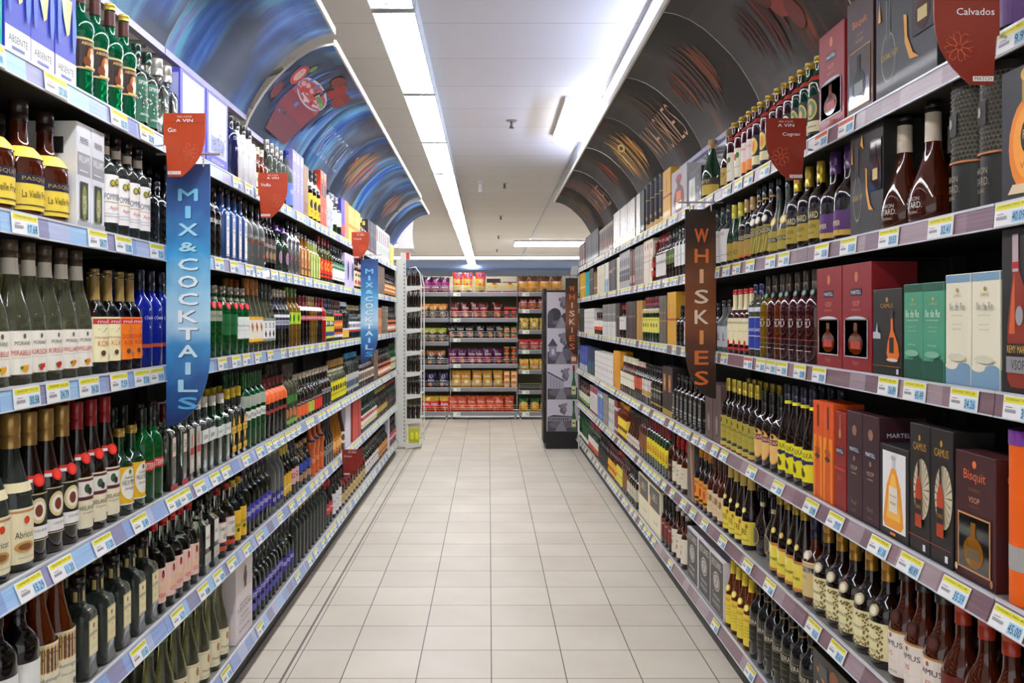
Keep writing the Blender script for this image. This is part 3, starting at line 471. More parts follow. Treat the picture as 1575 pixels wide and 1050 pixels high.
# ---------------- right-hand products
B('purpleneck', 'calvados_bottle', 'dark bottle with purple lower label at frame edge', 'std', .30, .045, 'dark', ('b0b0b8', .15), (.05, .35, 1.5, '5a3070', []))
X('couvoi', 'gift_box', 'black cognac box with gold swirl and bottle window', .29, .12, '1e1c1a', [('e', -.55, .35, .26, .22, '8a8478'), ('e', -.55, .35, .23, .2, '1e1c1a'), ('r', -.62, .5, -.48, .85, '8a8478'), ('r', -.6, .5, -.5, .86, '1e1c1a'), ('t', 'COGNAC VSOP', -.5, .36, .6, .05, 'c8a84c'), ('p', [(.0, .62), (.1, .6), (.12, .42), (.3, .26), (.5, .2), (.2, .22), (.04, .38)], 'd8922c'), ('p', [(-.9, .7), (-.85, .9), (-.8, .7)], 'd8922c'), ('p', [(-.3, .85), (-.2, .95), (-.1, .8)], 'd8922c')], win=(.28, .38, .95, .85, 'rum'))
X('bisq2', 'gift_box', 'dark brown cognac box with orange lettering', .315, .13, '3a1c1a', [('t', 'Bisquit', 0, .78, 1.1, .08, 'e07030'), ('t', 'COGNAC', 0, .68, .6, .03, 'a06a40'), ('t', 'V.S.O.P', 0, .63, .6, .03, 'd0a070'), ('r', -.82, .06, .82, .56, 'd0904c')], win=(-.78, .07, .78, .55, 'smoke'), wl='8a8a88')
X('martwin', 'gift_box', 'crimson cognac box with clear front window', .29, .12, '8c1c22', [('e', 0, .88, .12, .05, 'c87850'), ('r', -.4, .70, .4, .77, '1c2038'), ('t', 'MARTELL', 0, .735, .7, .035, W), ('t', 'VSOP', 0, .63, .5, .05, 'd89070'), ('t', 'MEDAILLON', 0, .57, .6, .015, 'd89070'), ('e', 0, .46, .82, .05, 'c8c8cc'), ('r', -.82, .12, .82, .47, 'c8c8cc'), ('t', 'Martell', 0, .07, .4, .04, 'c87850')], win=(-.78, .13, .78, .48, 'amber'), wl='b03c34')
def liq(key, desc, g, bg, ops):
    B(key, 'fruit_liqueur_bottle', desc, 'slim', .265, .034, g, ('b89838', .075, 1, 1.25), (.08, .52, 1.6, bg, ops), (.70, .76, 'b83428'))
liq('liqgreen', 'dark green liqueur bottle with portrait label', 'dkgreen', '20180e', [('e', 0, .66, .42, .28, 'd8b860'), ('e', 0, .66, .34, .23, '6a8a60'), ('e', 0, .64, .13, .15, 'e0a878'), ('r', -.8, .06, .8, .34, 'e8dcb0'), ('t', 'Liqueur', 0, .2, .8, .1, K)])
liq('liqred', 'dark red liqueur bottle with oval picture label', 'dkred', '28180e', [('e', 0, .66, .42, .28, 'e8d8a0'), ('e', 0, .66, .34, .23, 'b82c20'), ('r', -.8, .06, .8, .34, 'e8dcb0')])
liq('liqoval', 'dark liqueur bottle with orange oval label', 'dkred', '1c140c', [('e', 0, .66, .42, .28, 'e8c860'), ('e', 0, .66, .2, .18, 'e88828'), ('r', -.8, .06, .8, .34, 'e8dcb0')])
liq('liqorange', 'dark liqueur bottle with orange white label', 'dkred', 'f0dcd0', [('r', -1, 0, 1, .36, 'f0923c'), ('t', 'Peche', 0, .8, .6, .1, 'd03c28')])
liq('liqcream', 'dark liqueur bottle with cherry cream label', 'dkred', 'ece4c8', [('e', -.1, .7, .16, .12, 'c83020'), ('e', .15, .76, .16, .1, '3a7a30'), ('t', 'Liqueur', 0, .36, .7, .07, '604830')])
B('darkv', 'cognac_bottle', 'dark wine shaped bottle with gold label', 'hock', .26, .036, 'dark', ('8a6a38', .12), (.08, .36, 1.7, 'b8983c', [('t', 'VSOP', 0, .6, .7, .3, K)]))
B('greenneck', 'cognac_bottle', 'dark bottle with green neck and brown cap', 'hock', .28, .046, 'dkgreen', ('b08a58', .14), (.08, .36, 1.7, 'c8a83c', [('r', -1, .6, 1, 1, '3a2c18'), ('t', 'BRIOTTET', 0, .78, .9, .2, 'e8d890')]))
X('smallwhite', 'gift_box', 'small white and navy box beside a black one', .17, .09, 'd8d8cc', [('r', -1, .8, 1, 1, '2a3048'), ('e', 0, .4, .4, .2, 'b8c0a0')])
X('smallblack', 'gift_box', 'small black box with a wine glass print', .17, .09, '1c1c1e', [('e', 0, .6, .4, .2, 'a8b0b0'), ('e', 0, .62, .34, .17, '1c1c1e'), ('r', -.05, .2, .05, .42, 'a8b0b0')])
X('plasticbox', 'gift_box', 'clear plastic box with red capped amber bottle', .235, .1, 'b0a8a8', [('e', 0, .32, .7, .32, '6a2410'), ('e', .0, .78, .4, .1, '981c20'), ('r', -.2, .55, .2, .76, '6a2410'), ('r', -.3, .3, .3, .5, 'e87030'), ('r', -.4, .1, .4, .28, 'e8d8b0')])
X('yelwhisky', 'gift_box', 'yellow whisky box with red band', .285, .09, 'd8a028', [('r', -1, .46, 1, .5, 'a83c20'), ('t', 'WHISKY', 0, .7, .3, .3, '6a4818', 90, '6a4818')], front_rects_wrap=True)
X('blacktube', 'gift_tube', 'black tube with gold script and pale band', .29, .08, '1c1a22', [('r', -1, .02, 1, .16, 'd8b068'), ('t', 'Malt', 0, .3, .4, .1, 'c8a050'), ('r', -1, .7, 1, .71, 'c8a050')], tube=True, lid='202028')
X('blackplain', 'gift_box', 'plain black whisky box', .28, .09, '1c1e20', [('r', -.7, .1, .7, .14, '8a8a88')])
X('silverbig', 'gift_box', 'shiny silver whisky box', .28, .09, 'b8b4ac', [('r', -.1, .1, .5, .25, 'd8b878'), ('t', 'SINGLE MALT', 0, .6, .3, .6, '8a867e', 90, '8a867e')], shiny=True)
X('gridbox', 'gift_box', 'brown gift box with slim vertical window', .24, .09, '6a5040', [('r', -1, .9, 1, 1, '8a8a58'), ('r', -1, 0, 1, .08, '8a4a58'), ('r', -.5, .15, .5, .82, '241a14'), ('e', 0, .35, .3, .18, 'a86830')])
X('redbrown', 'gift_box', 'red brown whisky box', .25, .09, '5c2824', [('r', -.6, .1, .6, .3, 'c8a088'), ('t', 'MALT', 0, .6, .5, .3, 'c89078', 90, 'c89078')])
X('frapin', 'gift_box', 'black box with large orange decanter photograph', .25, .13, '1e1c1c', [('e', .1, .4, .8, .36, 'ee8412'), ('e', .1, .42, .62, .28, 'f8a02c'), ('r', -.15, .72, .35, .9, 'b88a3c'), ('e', .1, .93, .3, .06, 'e8b84c'), ('e', .25, .46, .45, .16, '141210'), ('t', 'FRAPIN', .25, .48, .7, .07, 'e8b050'), ('t', 'VSOP', .1, .25, .6, .05, 'c84c10'), ('p', [(-.7, .05), (.9, .03), (.9, .1), (-.5, .12)], 'e8d0a8')])
X('otardtube', 'gift_tube', 'chequered black gold cognac tube', .285, .1, '26241f', [('r', -1, .42, 1, 1, '78705a')]+[('p', [(a, b), (a+.035, b+.017), (a, b+.034), (-.035+a, b+.017)], '1c1a16') for i in range(29) for j in range(16) for a, b in [(-1+i*.07+(.035 if j % 2 else 0), .42+j*.036)]]+[('r', -1, .40, 1, .415, 'c87c3c'), ('r', -.25, .62, .1, .80, '181614'), ('e', -.08, .72, .06, .04, 'b0a890'), ('t', 'BARON', -.05, .28, .35, .05, '9a9078'), ('t', 'OTARD.', -.05, .2, .42, .06, '9a9078'), ('t', 'COGNAC', -.05, .13, .25, .03, '9a9078')], tube=True, lid='3a362c')
B('otard', 'cognac_bottle', 'teardrop cognac bottle with tall cream neck wrap', 'drop', .30, .055, 'rum', ('282420', .07), (.07, .24, 1.2, None, [('t', 'BARON', 0, .8, .6, .2, 'c8c4b8'), ('t', 'OTARD.', 0, .5, .8, .3, 'e0dcd0'), ('t', 'COGNAC', 0, .15, .5, .12, 'c8c4b8')]), (.68, .92, 'd8c8b0'))
B('purpletag', 'cognac_bottle', 'dark flask with purple shield label and price tag', 'cog', .275, .045, 'dark', ('4a2458', .24), (.06, .32, 1.6, '58306a', [('r', -1, .0, 1, .22, 'c8a040'), ('p', [(-.5, .9), (.0, .7), (.1, .1), (-.3, -.1), (-.55, .3)], '4a2860'), ('t', 'PREMIER', -.15, .5, .6, .2, 'e8d8a0')]))
B('goldnap', 'brandy_bottle', 'dark brandy bottle with gold cap and gold label', 'round', .265, .038, 'dark', ('c8a838', .24, 1), (.1, .44, 1.7, 'b09838', [('r', -1, .62, 1, 1, '2a2416'), ('t', 'BERNARD', -.1, .8, 1, .22, 'e8dca8'), ('t', 'NAPOLEON', -.1, .42, .8, .14, '3c3418'), ('t', 'de France', -.1, .2, .6, .1, '3c3418')]))
B('mattenap', 'brandy_bottle', 'matte olive black bottle with round gold medal', 'drop', .315, .04, 'matte', ('141210', .2), (.06, .30, 1.7, 'a89438', [('r', -1, .44, 1, .66, '1c1a12'), ('t', 'NAPOLEON', -.1, .55, .9, .16, 'e8dca8'), ('e', -.5, .85, .08, .08, 'a03020')]), (.80, .82, 'c89838'), (.42, .016, 'c8a850', 'e8dca0'))
B('stripenap', 'brandy_bottle', 'dark bottle with diagonal striped gold label', 'round', .285, .036, 'dark', ('101010', .2), (.08, .42, 1.7, '8a7c30', [('r', -1, .68, 1, .9, '1c1a12'), ('t', 'NAPOLEON', -.1, .79, 1, .18, 'e8dca8'), ('e', -.3, .6, .12, .1, 'e04c28')]+[('p', [(-1+i*.25, 0), (-.93+i*.25, 0), (-.73+i*.25, .6), (-.8+i*.25, .6)], 'c8b850') for i in range(7)]), (.77, .81, 'c89838'), (.5, .014, 'd8d0b8', 'f0ece0'))
B('goldcapn', 'brandy_bottle', 'dark bottle with paper cap seal, gold brown label', 'round', .25, .034, 'dark', ('b89058', .2), (.08, .44, 1.7, 'a8883c', [('r', -1, .72, 1, 1, '2c2010'), ('t', 'NAPOLEON', 0, .85, .9, .16, 'e8dca8'), ('r', -1, 0, 1, .08, 'c86030')]))
B('yelcapn', 'brandy_bottle', 'green glass brandy bottle with yellow foil', 'hock', .25, .034, 'dkgreen', ('c8b830', .22), (.08, .36, 1.7, 'a88a38', [('t', 'NANCY', 0, .4, .7, .25, K)]))
B('sasw', 'calvados_bottle', 'dark bottle with tall white label red script', 'round', .265, .037, 'smoke', ('50504c', .12), (.08, .6, 1.7, 'e4e0d8', [('t', 'SAS', -.1, .86, .6, .1, 'b02820'), ('r', -.5, .2, .4, .21, '505050')]))
B('whiteblack', 'whisky_bottle', 'black whisky bottle with white label', 'sq', .28, .034, 'dark', ('141414', .16), (.2, .58, .98, 'e8e6e0', [('t', 'Whisky', 0, .5, 1.1, .14, K), ('r', -.6, .3, .6, .31, 'a03030')]))
B('greenwh', 'whisky_bottle', 'dark whisky bottle with green label', 'round', .27, .034, 'dark', ('283824', .16), (.3, .58, 1.8, '5a6a38', [('t', 'MALT', -.1, .5, .7, .2, 'e8e0a8')]))
B('redwhite', 'whisky_bottle', 'whisky bottle with white label red lower corner', 'round', .27, .034, 'rum', ('a01c24', .16), (.1, .56, 1.8, 'eae4dc', [('p', [(-1, 0), (-1, .12), (.9, .42), (.9, .2)], 'c02028'), ('t', 'Ballan', -.1, .66, .9, .14, '3c3c3c')]))
B('jwred', 'whisky_bottle', 'amber whisky bottle with red diagonal label', 'sq', .24, .032, 'amber', ('901c20', .12), (.15, .5, .98, 'c02c28', [('r', -1, .4, 1, .6, 'e8d8b8')]))
X('creamred', 'gift_box', 'cream whisky box with red emblem', .27, .08, 'e8dcc4', [('e', 0, .85, .3, .08, 'b83028'), ('t', 'GRANTS', 0, .62, 1.4, .06, 'b83028'), ('r', -1, .5, 1, .51, '504038')])
X('greybox', 'gift_box', 'grey patterned whisky box', .26, .08, '8a847a', [('e', 0, .3, .5, .16, 'c8c4bc'), ('e', 0, .3, .35, .12, '5a564e'), ('t', 'MALT', 0, .75, 1, .08, 'd8d4cc')])
X('silvergrey', 'gift_box', 'silver grey whisky box with black centre', .27, .08, 'a8a8a4', [('r', -.8, .2, .8, .5, '242424'), ('e', 0, .7, .6, .12, '5c5c5c'), ('r', -.5, .35, .5, .4, '8084a8')])
X('creamplain', 'gift_box', 'plain cream whisky box', .25, .09, 'e0d6b8', [('t', 'MALT', 0, .6, .6, .1, '8a7850')])
X('darkgreen', 'gift_box', 'dark grey green whisky box', .25, .09, '3c4038', [('t', 'MALT', 0, .7, 1, .08, 'c8c8b8')])
X('maroon', 'gift_box', 'maroon whisky box', .25, .09, '4c201e', [('r', -.7, .6, .7, .7, 'b89878')])
X('whiteblue', 'gift_box', 'white whisky box with pale blue lower half', .25, .09, 'e4e4dc', [('r', -1, 0, 1, .45, '8cc0d4'), ('e', 0, .3, .4, .1, '5a8aa0')])
X('browntube', 'gift_tube', 'brown and tan whisky tube', .22, .08, '8a7050', [('r', -1, .3, 1, .34, 'e0d0a8')], tube=True, lid='4a3828')
X('tealtube', 'gift_tube', 'turquoise whisky tube with white letters', .25, .09, '2fa8a8', [('t', 'XO', -.5, .88, .4, .1, W), ('e', -.4, .5, .2, .1, 'b8e4e0')], tube=True, lid='40b4b0')
X('yeltube', 'gift_tube', 'golden yellow whisky tube', .26, .07, 'd8a838', [('r', -1, .4, 1, .5, 'e8d088')], tube=True, lid='c89828')
X('remy', 'gift_box', 'tall black box with red cognac bottle photograph', .32, .14, '201c1c', [('p', [(-.62, .08), (-.4, .03), (.9, .03), (.9, .4), (.6, .6), (.18, .74), (.1, .95), (-.25, .95), (-.3, .7), (-.6, .4)], '8c2c14'), ('p', [(-.5, .36), (-.3, .62), (-.12, .74), (-.12, .36)], 'd0602c'), ('r', -.27, .74, .12, .97, 'b8a8a8'), ('r', -.3, .76, .14, .80, 'b02028'), ('e', .2, .47, .24, .06, '9a9a98'), ('r', -.62, .22, 1, .30, '181414'), ('t', 'REMY MARTIN', .18, .265, 1.5, .045, 'd8b048'), ('r', -.62, .12, 1, .22, '8c8a8c'), ('t', 'VSOP', .15, .17, .9, .06, '302c2c')])
X('ilecream', 'gift_box', 'cream cognac box with blue wave base', .235, .085, 'ece4c8', [('r', -1, .93, 1, 1, '7a9cb4'), ('r', -1, 0, 1, .17, '7a9cb4'), ('e', .5, .17, .5, .035, '7a9cb4'), ('e', -.5, .17, .5, .035, 'ece4c8'), ('e', 0, .86, .1, .02, 'a89048'), ('t', 'CAMUS', 0, .81, .6, .028, 'a89048'), ('t', 'Ile de Re', 0, .71, 1.2, .07, '8a8a80'), ('t', 'FINE ISLAND COGNAC', 0, .63, .9, .012, 'a89048'), ('t', 'cognac de mer', 0, .55, .8, .02, 'b0a888'), ('t', 'cave et chai', 0, .51, .7, .02, 'b0a888'), ('e', .0, .25, .7, .035, 'd8d4b8')], front_rects_wrap=True)
X('ilegreen', 'gift_box', 'green cognac box with dark wave base', .222, .085, '4c9a78', [('r', -1, .92, 1, 1, '12503c'), ('r', -1, 0, 1, .2, '12503c'), ('e', .5, .2, .5, .035, '12503c'), ('e', 0, .84, .12, .02, 'c0a860'), ('t', 'CAMUS', 0, .79, .8, .03, 'c0a860'), ('t', 'Ile de Re', 0, .69, 1.4, .08, 'e8f0e0'), ('t', 'DOUBLE MATURED', 0, .62, 1.2, .012, 'e8f0e0'), ('t', 'cognac de mer', 0, .55, .9, .02, 'b0c8a0'), ('t', 'cave et chai', 0, .51, .8, .02, 'b0c8a0'), ('t', 'FINE', 0, .36, .8, .02, 'b0c8a0'), ('e', 0, .27, .7, .035, '80b498')], front_rects_wrap=True)
X('camus', 'gift_box', 'black cognac box with small amber decanter photo', .215, .11, '1f1c1a', [('e', 0, .88, .08, .03, 'b88a3c'), ('t', 'CAMUS', 0, .81, .9, .05, 'b88a3c'), ('p', [(.3, .66), (.42, .66), (.46, .52), (.78, .36), (.86, .24), (.7, .16), (.1, .18), (.0, .26), (.08, .38), (.28, .52)], 'e06c14'), ('r', .26, .66, .46, .76, '3a302a'), ('r', .2, .26, .5, .44, '1c1614'), ('e', .4, .18, .38, .02, 'd8c8b8'), ('p', [(-.95, .42), (-.95, .5), (-.75, .5), (-.65, .62), (-.6, .5), (-.4, .48), (-.4, .42)], 'b8b8bc'), ('r', -.98, .1, .98, .106, 'b86c2c'), ('r', .72, .02, .86, .08, 'e8e8e8')])
def rum1(key, de, g):
    B(key, 'rum_bottle', de, 'std', .295, .034, g, ('3a2c20', .2), (.05, .5, 1.5, None, [('t', 'RHUM', 0, .93, .4, .04, W), ('t', 'N 1', 0, .84, .5, .1, W), ('t', 'SPIRIT', 0, .76, .4, .04, W), ('r', -1, .44, 1, .445, 'c89090'), ('r', -1, .3, 1, .305, '60b0b0'), ('r', -.3, .18, .3, .19, W)]), (.80, .93, '4a3a2c'), (.76, .012, '1c2c28', '78a090'))
rum1('n1red', 'dark ruby numbered rum bottle with white print', 'dkred'); rum1('n1orange', 'orange amber numbered rum bottle with white print', 'amber'); rum1('n1yellow', 'clear yellow numbered rum bottle with white print', 'gold')
B('bluelab', 'rum_bottle', 'clear bottle with blue and white framed label', 'slim', .27, .032, 'pale', ('20204c', .14), (.1, .55, 1.5, 'd8dce8', [('r', -.85, .03, .85, .97, '2a3c98'), ('t', 'BLANC', 0, .6, 1, .1, W), ('r', -.6, .4, .6, .42, W)]), (.62, .68, 'd8d8e4'))
B('three', 'rum_bottle', 'rum bottle with cream label and red numbered collar', 'round', .26, .035, 'dkred', ('c02824', .07), (.15, .55, 1.75, 'efe4b8', [('t', 'Joachim', -.1, .82, .9, .14, '3c3830'), ('e', 0, .05, .14, .12, 'c03020'), ('r', -.4, .5, .3, .51, '808060'), ('r', -1, -.22, 1, -.12, 'b83030')]), (.68, .92, 'efdcb0'))
B('silversm', 'vodka_bottle', 'small frosted bottle with silver pattern, dark cap', 'round', .22, .032, 'frost', ('2c2c2c', .12), (.1, .5, 1.6, 'c0c4c8', [('e', -.2, .5, .3, .2, '888c90'), ('r', -.4, .3, .2, .36, 'c06050')]))
B('whiskywr', 'whisky_bottle', 'dark bottle with tall white and red label', 'round', .21, .033, 'dark', ('18161c', .16), (.05, .6, 1.8, 'e8e4e0', [('e', -.2, .7, .2, .12, 'b83028'), ('e', -.6, .7, .2, .12, 'b83028'), ('t', 'SCOTCH', 0, .3, .8, .1, K)]))
B('whiskydk', 'whisky_bottle', 'nearly black bottle with orange figure print', 'round', .21, .033, 'black', ('18161c', .16), (.05, .6, 1.8, None, [('e', -.3, .6, .1, .16, 'c85c30')]))
X('greybrown', 'gift_box', 'grey brown whisky box with gold band', .27, .08, '5c5246', [('r', -1, .46, 1, .49, 'a8803c'), ('t', 'MALT', 0, .65, 1, .05, 'd8c8a8')], front_rects_wrap=True)
B('jbrow', 'whisky_bottle', 'green bottle with yellow label and red capsule', 'slim', .275, .034, 'dkgreen', ('7c1c28', .22), (.2, .54, 1.8, 'e8e068', [('t', 'SCOTCH', -.1, .85, .9, .1, '3c3c20'), ('e', -.3, .5, .08, .14, '604828'), ('e', .1, .5, .08, .14, '604828'), ('r', -1, 0, 1, .03, '3a6a30')]), (.64, .72, 'c0b080'))
X('tanbox', 'gift_box', 'tan yellow whisky box', .26, .09, 'b88838', [('t', 'MALT', 0, .6, .5, .1, '6a4818')])
X('whitebox', 'gift_box', 'white whisky box with dark printed bands', .24, .09, 'e8e4dc', [('t', 'MALT', 0, .85, .9, .05, '50504c'), ('r', -1, .62, 1, .63, '605c58'), ('e', 0, .44, .2, .06, '28241f'), ('t', 'SINGLE', 0, .2, 1.2, .05, '50504c')], front_rects_wrap=True)
X('mixgrey', 'gift_box', 'grey and white banded whisky box', .26, .08, '7a7872', [('r', -1, .0, 1, .45, 'd8d6d0'), ('t', 'CRAFTSMAN', 0, .68, 1.5, .05, 'e8e8e4'), ('t', 'MALT', 0, .3, .8, .06, '5c5850')], front_rects_wrap=True)
X('darkbrown', 'gift_box', 'dark brown whisky box with pale lettering', .26, .08, '3c2a24', [('t', 'BOWMORE', 0, .6, 1.4, .05, 'c8bcb0')])
B('orangewh', 'whisky_bottle', 'whisky bottle with white and orange label', 'round', .2, .034, 'rum', ('302420', .14), (.2, .62, 1.8, 'e8e0d8', [('r', -1, 0, 1, .36, 'e85c24')]))
B('whitewh', 'whisky_bottle', 'black bottle with plain white label', 'round', .24, .034, 'dark', ('a82024', .12), (.25, .65, 1.8, 'e8e4da', [('t', 'BUSH', 0, .7, .7, .12, '504840')]))
X('orangetube', 'gift_tube', 'large orange tube with silver band, purple rim', .325, .1, 'f06410', [('r', -1, .21, 1, .36, 'a8a4a0'), ('t', 'Selection', -.6, .3, .3, .03, '505050'), ('t', 'cognac', -.3, .74, .3, .04, 'f8b070'), ('r', -1, .98, 1, 1.05, '7a3c94')], tube=True, lid='7a3c94')
X('bisquit', 'gift_box', 'maroon cognac box with orange script and window', .262, .15, '42191a', [('t', 'Bisquit', 0, .82, 1.1, .1, 'e8703c'), ('e', 0, .92, .1, .03, 'e8703c'), ('t', 'COGNAC', 0, .72, .6, .025, 'a0604c'), ('t', 'VSOP', 0, .64, .55, .045, 'd89c78'), ('t', 'millesime', 0, .59, .5, .02, '805048'), ('r', -.82, .07, .82, .52, 'c8905c'), ('e', -.9, .06, .07, .03, 'e0c8a0'), ('e', .88, .05, .07, .03, 'b87c4c')], win=(-.76, .085, .76, .505, 'honey'), wl='6a5438')
X('camusfire', 'gift_box', 'black cognac box with red bottle and golden rays', .295, .09, '1d1816', [('t', 'CAMUS', 0, .83, 1.3, .06, 'c8983c'), ('e', 0, .9, .1, .025, 'c8983c'), ('e', .2, .5, .8, .24, 'dccfae')]+[('p', [(.2, .5), (.2+.78*math.cos(a), .5+.235*math.sin(a)), (.2+.78*math.cos(a+.06), .5+.235*math.sin(a+.06))], '6a5434') for a in [i*.3 for i in range(21)]]+[('r', -.05, .6, .12, .78, '2c1410'), ('p', [(-.05, .6), (.12, .6), (.32, .5), (.34, .2), (-.3, .2), (-.28, .5)], 'b83c14'), ('r', -.28, .3, .32, .42, '201410'), ('t', 'CAMUS', .02, .36, .5, .03, 'c8983c'), ('r', -1, .12, 1, .125, 'b83028'), ('r', .5, .03, .75, .08, 'e8e8e8')])
X('hennbox', 'gift_box', 'short black box framing a photo of golden decanter', .225, .11, '1e1c1c', [('r', -.8, .08, .84, .94, 'f0ece8'), ('p', [(-.15, .76), (.15, .76), (.5, .56), (.7, .16), (.5, .1), (-.6, .1), (-.75, .16), (-.5, .56)], 'f09a28'), ('p', [(-.1, .7), (.1, .7), (.35, .5), (.5, .2), (-.5, .2), (-.35, .5)], 'f8bc50'), ('r', -.1, .76, .12, .86, 'd0d0cc'), ('e', 0, .88, .16, .03, 'b8b8b4'), ('r', -.3, .28, .3, .56, 'ece0d0'), ('t', 'Hennessy', 0, .46, .5, .03, '806040'), ('t', 'FINE', 0, .38, .4, .03, 'b88048'), ('r', -.2, .03, .2, .06, 'e88020')])
X('martdark', 'gift_box', 'dark aubergine cognac box with copper medal', .285, .12, '3a1a22', [('e', 0, .83, .3, .05, '9a6c54'), ('r', -.7, .61, .7, .68, '1c2040'), ('t', 'MARTELL', 0, .645, 1.2, .035, W), ('e', 0, .56, .14, .025, '9a6c54'), ('t', 'VSOP', 0, .47, .9, .04, 'c8a890'), ('t', 'medaillon', 0, .42, .7, .02, 'c8a890'), ('t', 'Martell', 0, .14, .7, .04, '9a6c64'), ('t', 'cognac', 0, .06, .6, .02, '9a6c64')], side=[('t', 'MARTELL', -.1, .85, 1.2, .04, 'e0e0e8')])
X('martred', 'gift_box', 'red cognac box with copper ribbon', .275, .1, '8c1814', [('r', -.05, .8, .08, .98, 'c88448'), ('e', 0, .78, .2, .05, 'c88448'), ('r', -.7, .57, .7, .63, '1c2040'), ('t', 'MARTELL', 0, .6, 1.2, .035, W), ('t', 'VSOP', 0, .32, .9, .05, 'c04c38'), ('r', -1, .4, 1, .43, 'b8301c')])
X('metabox', 'gift_box', 'glowing orange brandy box with bottle outline', .29, .09, 'e05410', [('p', [(-.9, 0), (-.55, 0), (-.5, .4), (-.2, .65), (-.9, .65)], 'f09018'), ('p', [(.9, 0), (.55, 0), (.5, .4), (.2, .65), (.9, .65)], 'f09018'), ('r', -.12, .74, .18, .97, '6a1c14'), ('t', 'METAXA', 0, .5, 1.1, .05, '7a2410'), ('r', -.5, .42, .5, .45, '4a2c1c'), ('e', 0, .435, .2, .035, '3a2c28')])
B('metaxa', 'brandy_bottle', 'tall dark bottle with yellow label, blue neck strip', 'hock', .315, .038, 'dark', ('1c1a30', .17, ), (.08, .40, 1.6, 'eee028', [('t', 'METAXA', -.05, .82, 1.15, .17, '1a1a1a'), ('r', -1, .56, 1, .66, '28285c'), ('e', 0, .6, .2, .09, '28285c'), ('e', -.1, .3, .12, .14, '4a4418'), ('e', .02, .24, .1, .1, '4a4418')]), (.79, .83, 'f0e428'))
B('bardano', 'brandy_bottle', 'dark bottle with orange oval, maroon name band', 'round', .27, .04, 'dark', ('1a1612', .26), (.1, .5, 1.6, None, [('e', 0, .5, .5, .5, 'e8a04c'), ('e', 0, .5, .44, .46, 'f0c070'), ('r', -.95, .62, .95, .8, '7a2020'), ('t', 'BARDANO', 0, .71, 1.3, .12, 'f0e0c0'), ('e', 0, .9, .12, .07, '3a2410')]), (.74, .76, 'b87c38'))
B('asbach', 'brandy_bottle', 'dark brandy bottle with olive gold label and capsule', 'round', .285, .036, 'dark', ('b8a038', .18, 1, 1.1), (.12, .46, 1.6, 'b0a03c', [('e', -.1, .8, .12, .12, '4a3418'), ('t', 'Bankiry', -.05, .55, .8, .14, '30280c'), ('r', -.5, .3, .4, .31, '605420'), ('r', -1, -.3, 1, -.12, 'c8b450'), ('r', -1, -.36, 1, -.31, '8a2c1c')]))
X('bottleboxes', 'gift_box', 'mauve brown box with embossed bottle outline', .25, .1, '5c4440', [('e', 0, .3, .4, .22, '3c3430'), ('r', -.12, .45, .12, .72, '3c3430'), ('e', 0, .3, .3, .17, '8a8478')])
B('jack', 'whiskey_bottle', 'square black label whiskey bottle with ornate print', 'sq', .24, .034, 'dark', ('14120f', .13), (.08, .6, .95, '161412', [('t', 'WHISKEY', 0, .86, 1.5, .12, 'c8c4bc'), ('e', 0, .6, .5, .16, 'b8b4ac'), ('e', 0, .6, .4, .12, '161412'), ('t', 'OLD', 0, .6, .5, .1, 'c8c4bc'), ('r', -.8, .3, .8, .4, 'a8a49c'), ('r', -.8, .1, .8, .14, 'a8a49c'), ('r', -.8, .2, .8, .24, 'a8a49c')]))
X('goldblack', 'gift_box', 'black whisky box with copper label and gold foot', .27, .12, '241812', [('r', -1, 0, 1, .12, 'a88c34'), ('r', -.6, .5, .4, .85, 'a8683c'), ('e', -.1, .68, .3, .1, 'd89858')], front_rects_wrap=True)
B('blackgold', 'whisky_bottle', 'black bottle with white and yellow banded label', 'sq', .25, .033, 'dark', ('14120f', .14), (.06, .58, .98, '181614', [('r', -1, .08, 1, .16, 'd8b840'), ('r', -1, .74, 1, .8, 'd8c890'), ('t', 'BOURBON', 0, .5, 1.6, .2, 'd8d4cc')]))
B('whitegold', 'whisky_bottle', 'black bottle with white over gold label', 'sq', .25, .033, 'dark', ('14120f', .14), (.2, .62, .98, 'e8e4dc', [('r', -1, .04, 1, .34, 'c8943c'), ('t', 'SCOTCH', 0, .66, 1.4, .14, K)]), (.72, .78, '2f6a38'))
B('orangeblk', 'whisky_bottle', 'black bottle with vermilion label', 'sq', .25, .033, 'dark', ('d8b8a8', .12), (.3, .6, .98, 'd8502c', [('r', -.5, .5, .5, .55, '4a1c10')]))
B('creamwh', 'whisky_bottle', 'brown bottle with cream label and white cap', 'round', .26, .034, 'rum', ('e0dcc0', .16), (.2, .56, 1.8, 'e6e2c8', [('t', 'WILLIAM', -.1, .6, .9, .12, '5c5440')]))
X('yellowpair', 'gift_box', 'mustard yellow champagne coloured box', .285, .1, 'dc9a20', [('t', 'BRUT', 0, .5, .4, .3, 'a86c10', 90, 'a86c10')])
X('navybox', 'gift_box', 'navy blue whisky box', .25, .09, '26304c', [('e', 0, .4, .6, .12, '2c78a8'), ('r', -.6, .05, .5, .3, '3c7850')])
X('bluebox', 'gift_box', 'royal blue whisky box with silver text', .25, .09, '3c50a0', [('t', 'MALT', 0, .6, .5, .3, 'c8d0e8', 90, 'c8d0e8'), ('r', -1, 0, 1, .25, 'c0c4d4')])
B('redneck', 'cognac_bottle', 'dark cognac bottle with red orange neck foil', 'camus', .30, .045, 'rum', ('b83414', .22), (.1, .42, 1.5, '6a1c14', [('t', 'COGNAC', 0, .6, .9, .2, 'd8a060')]))
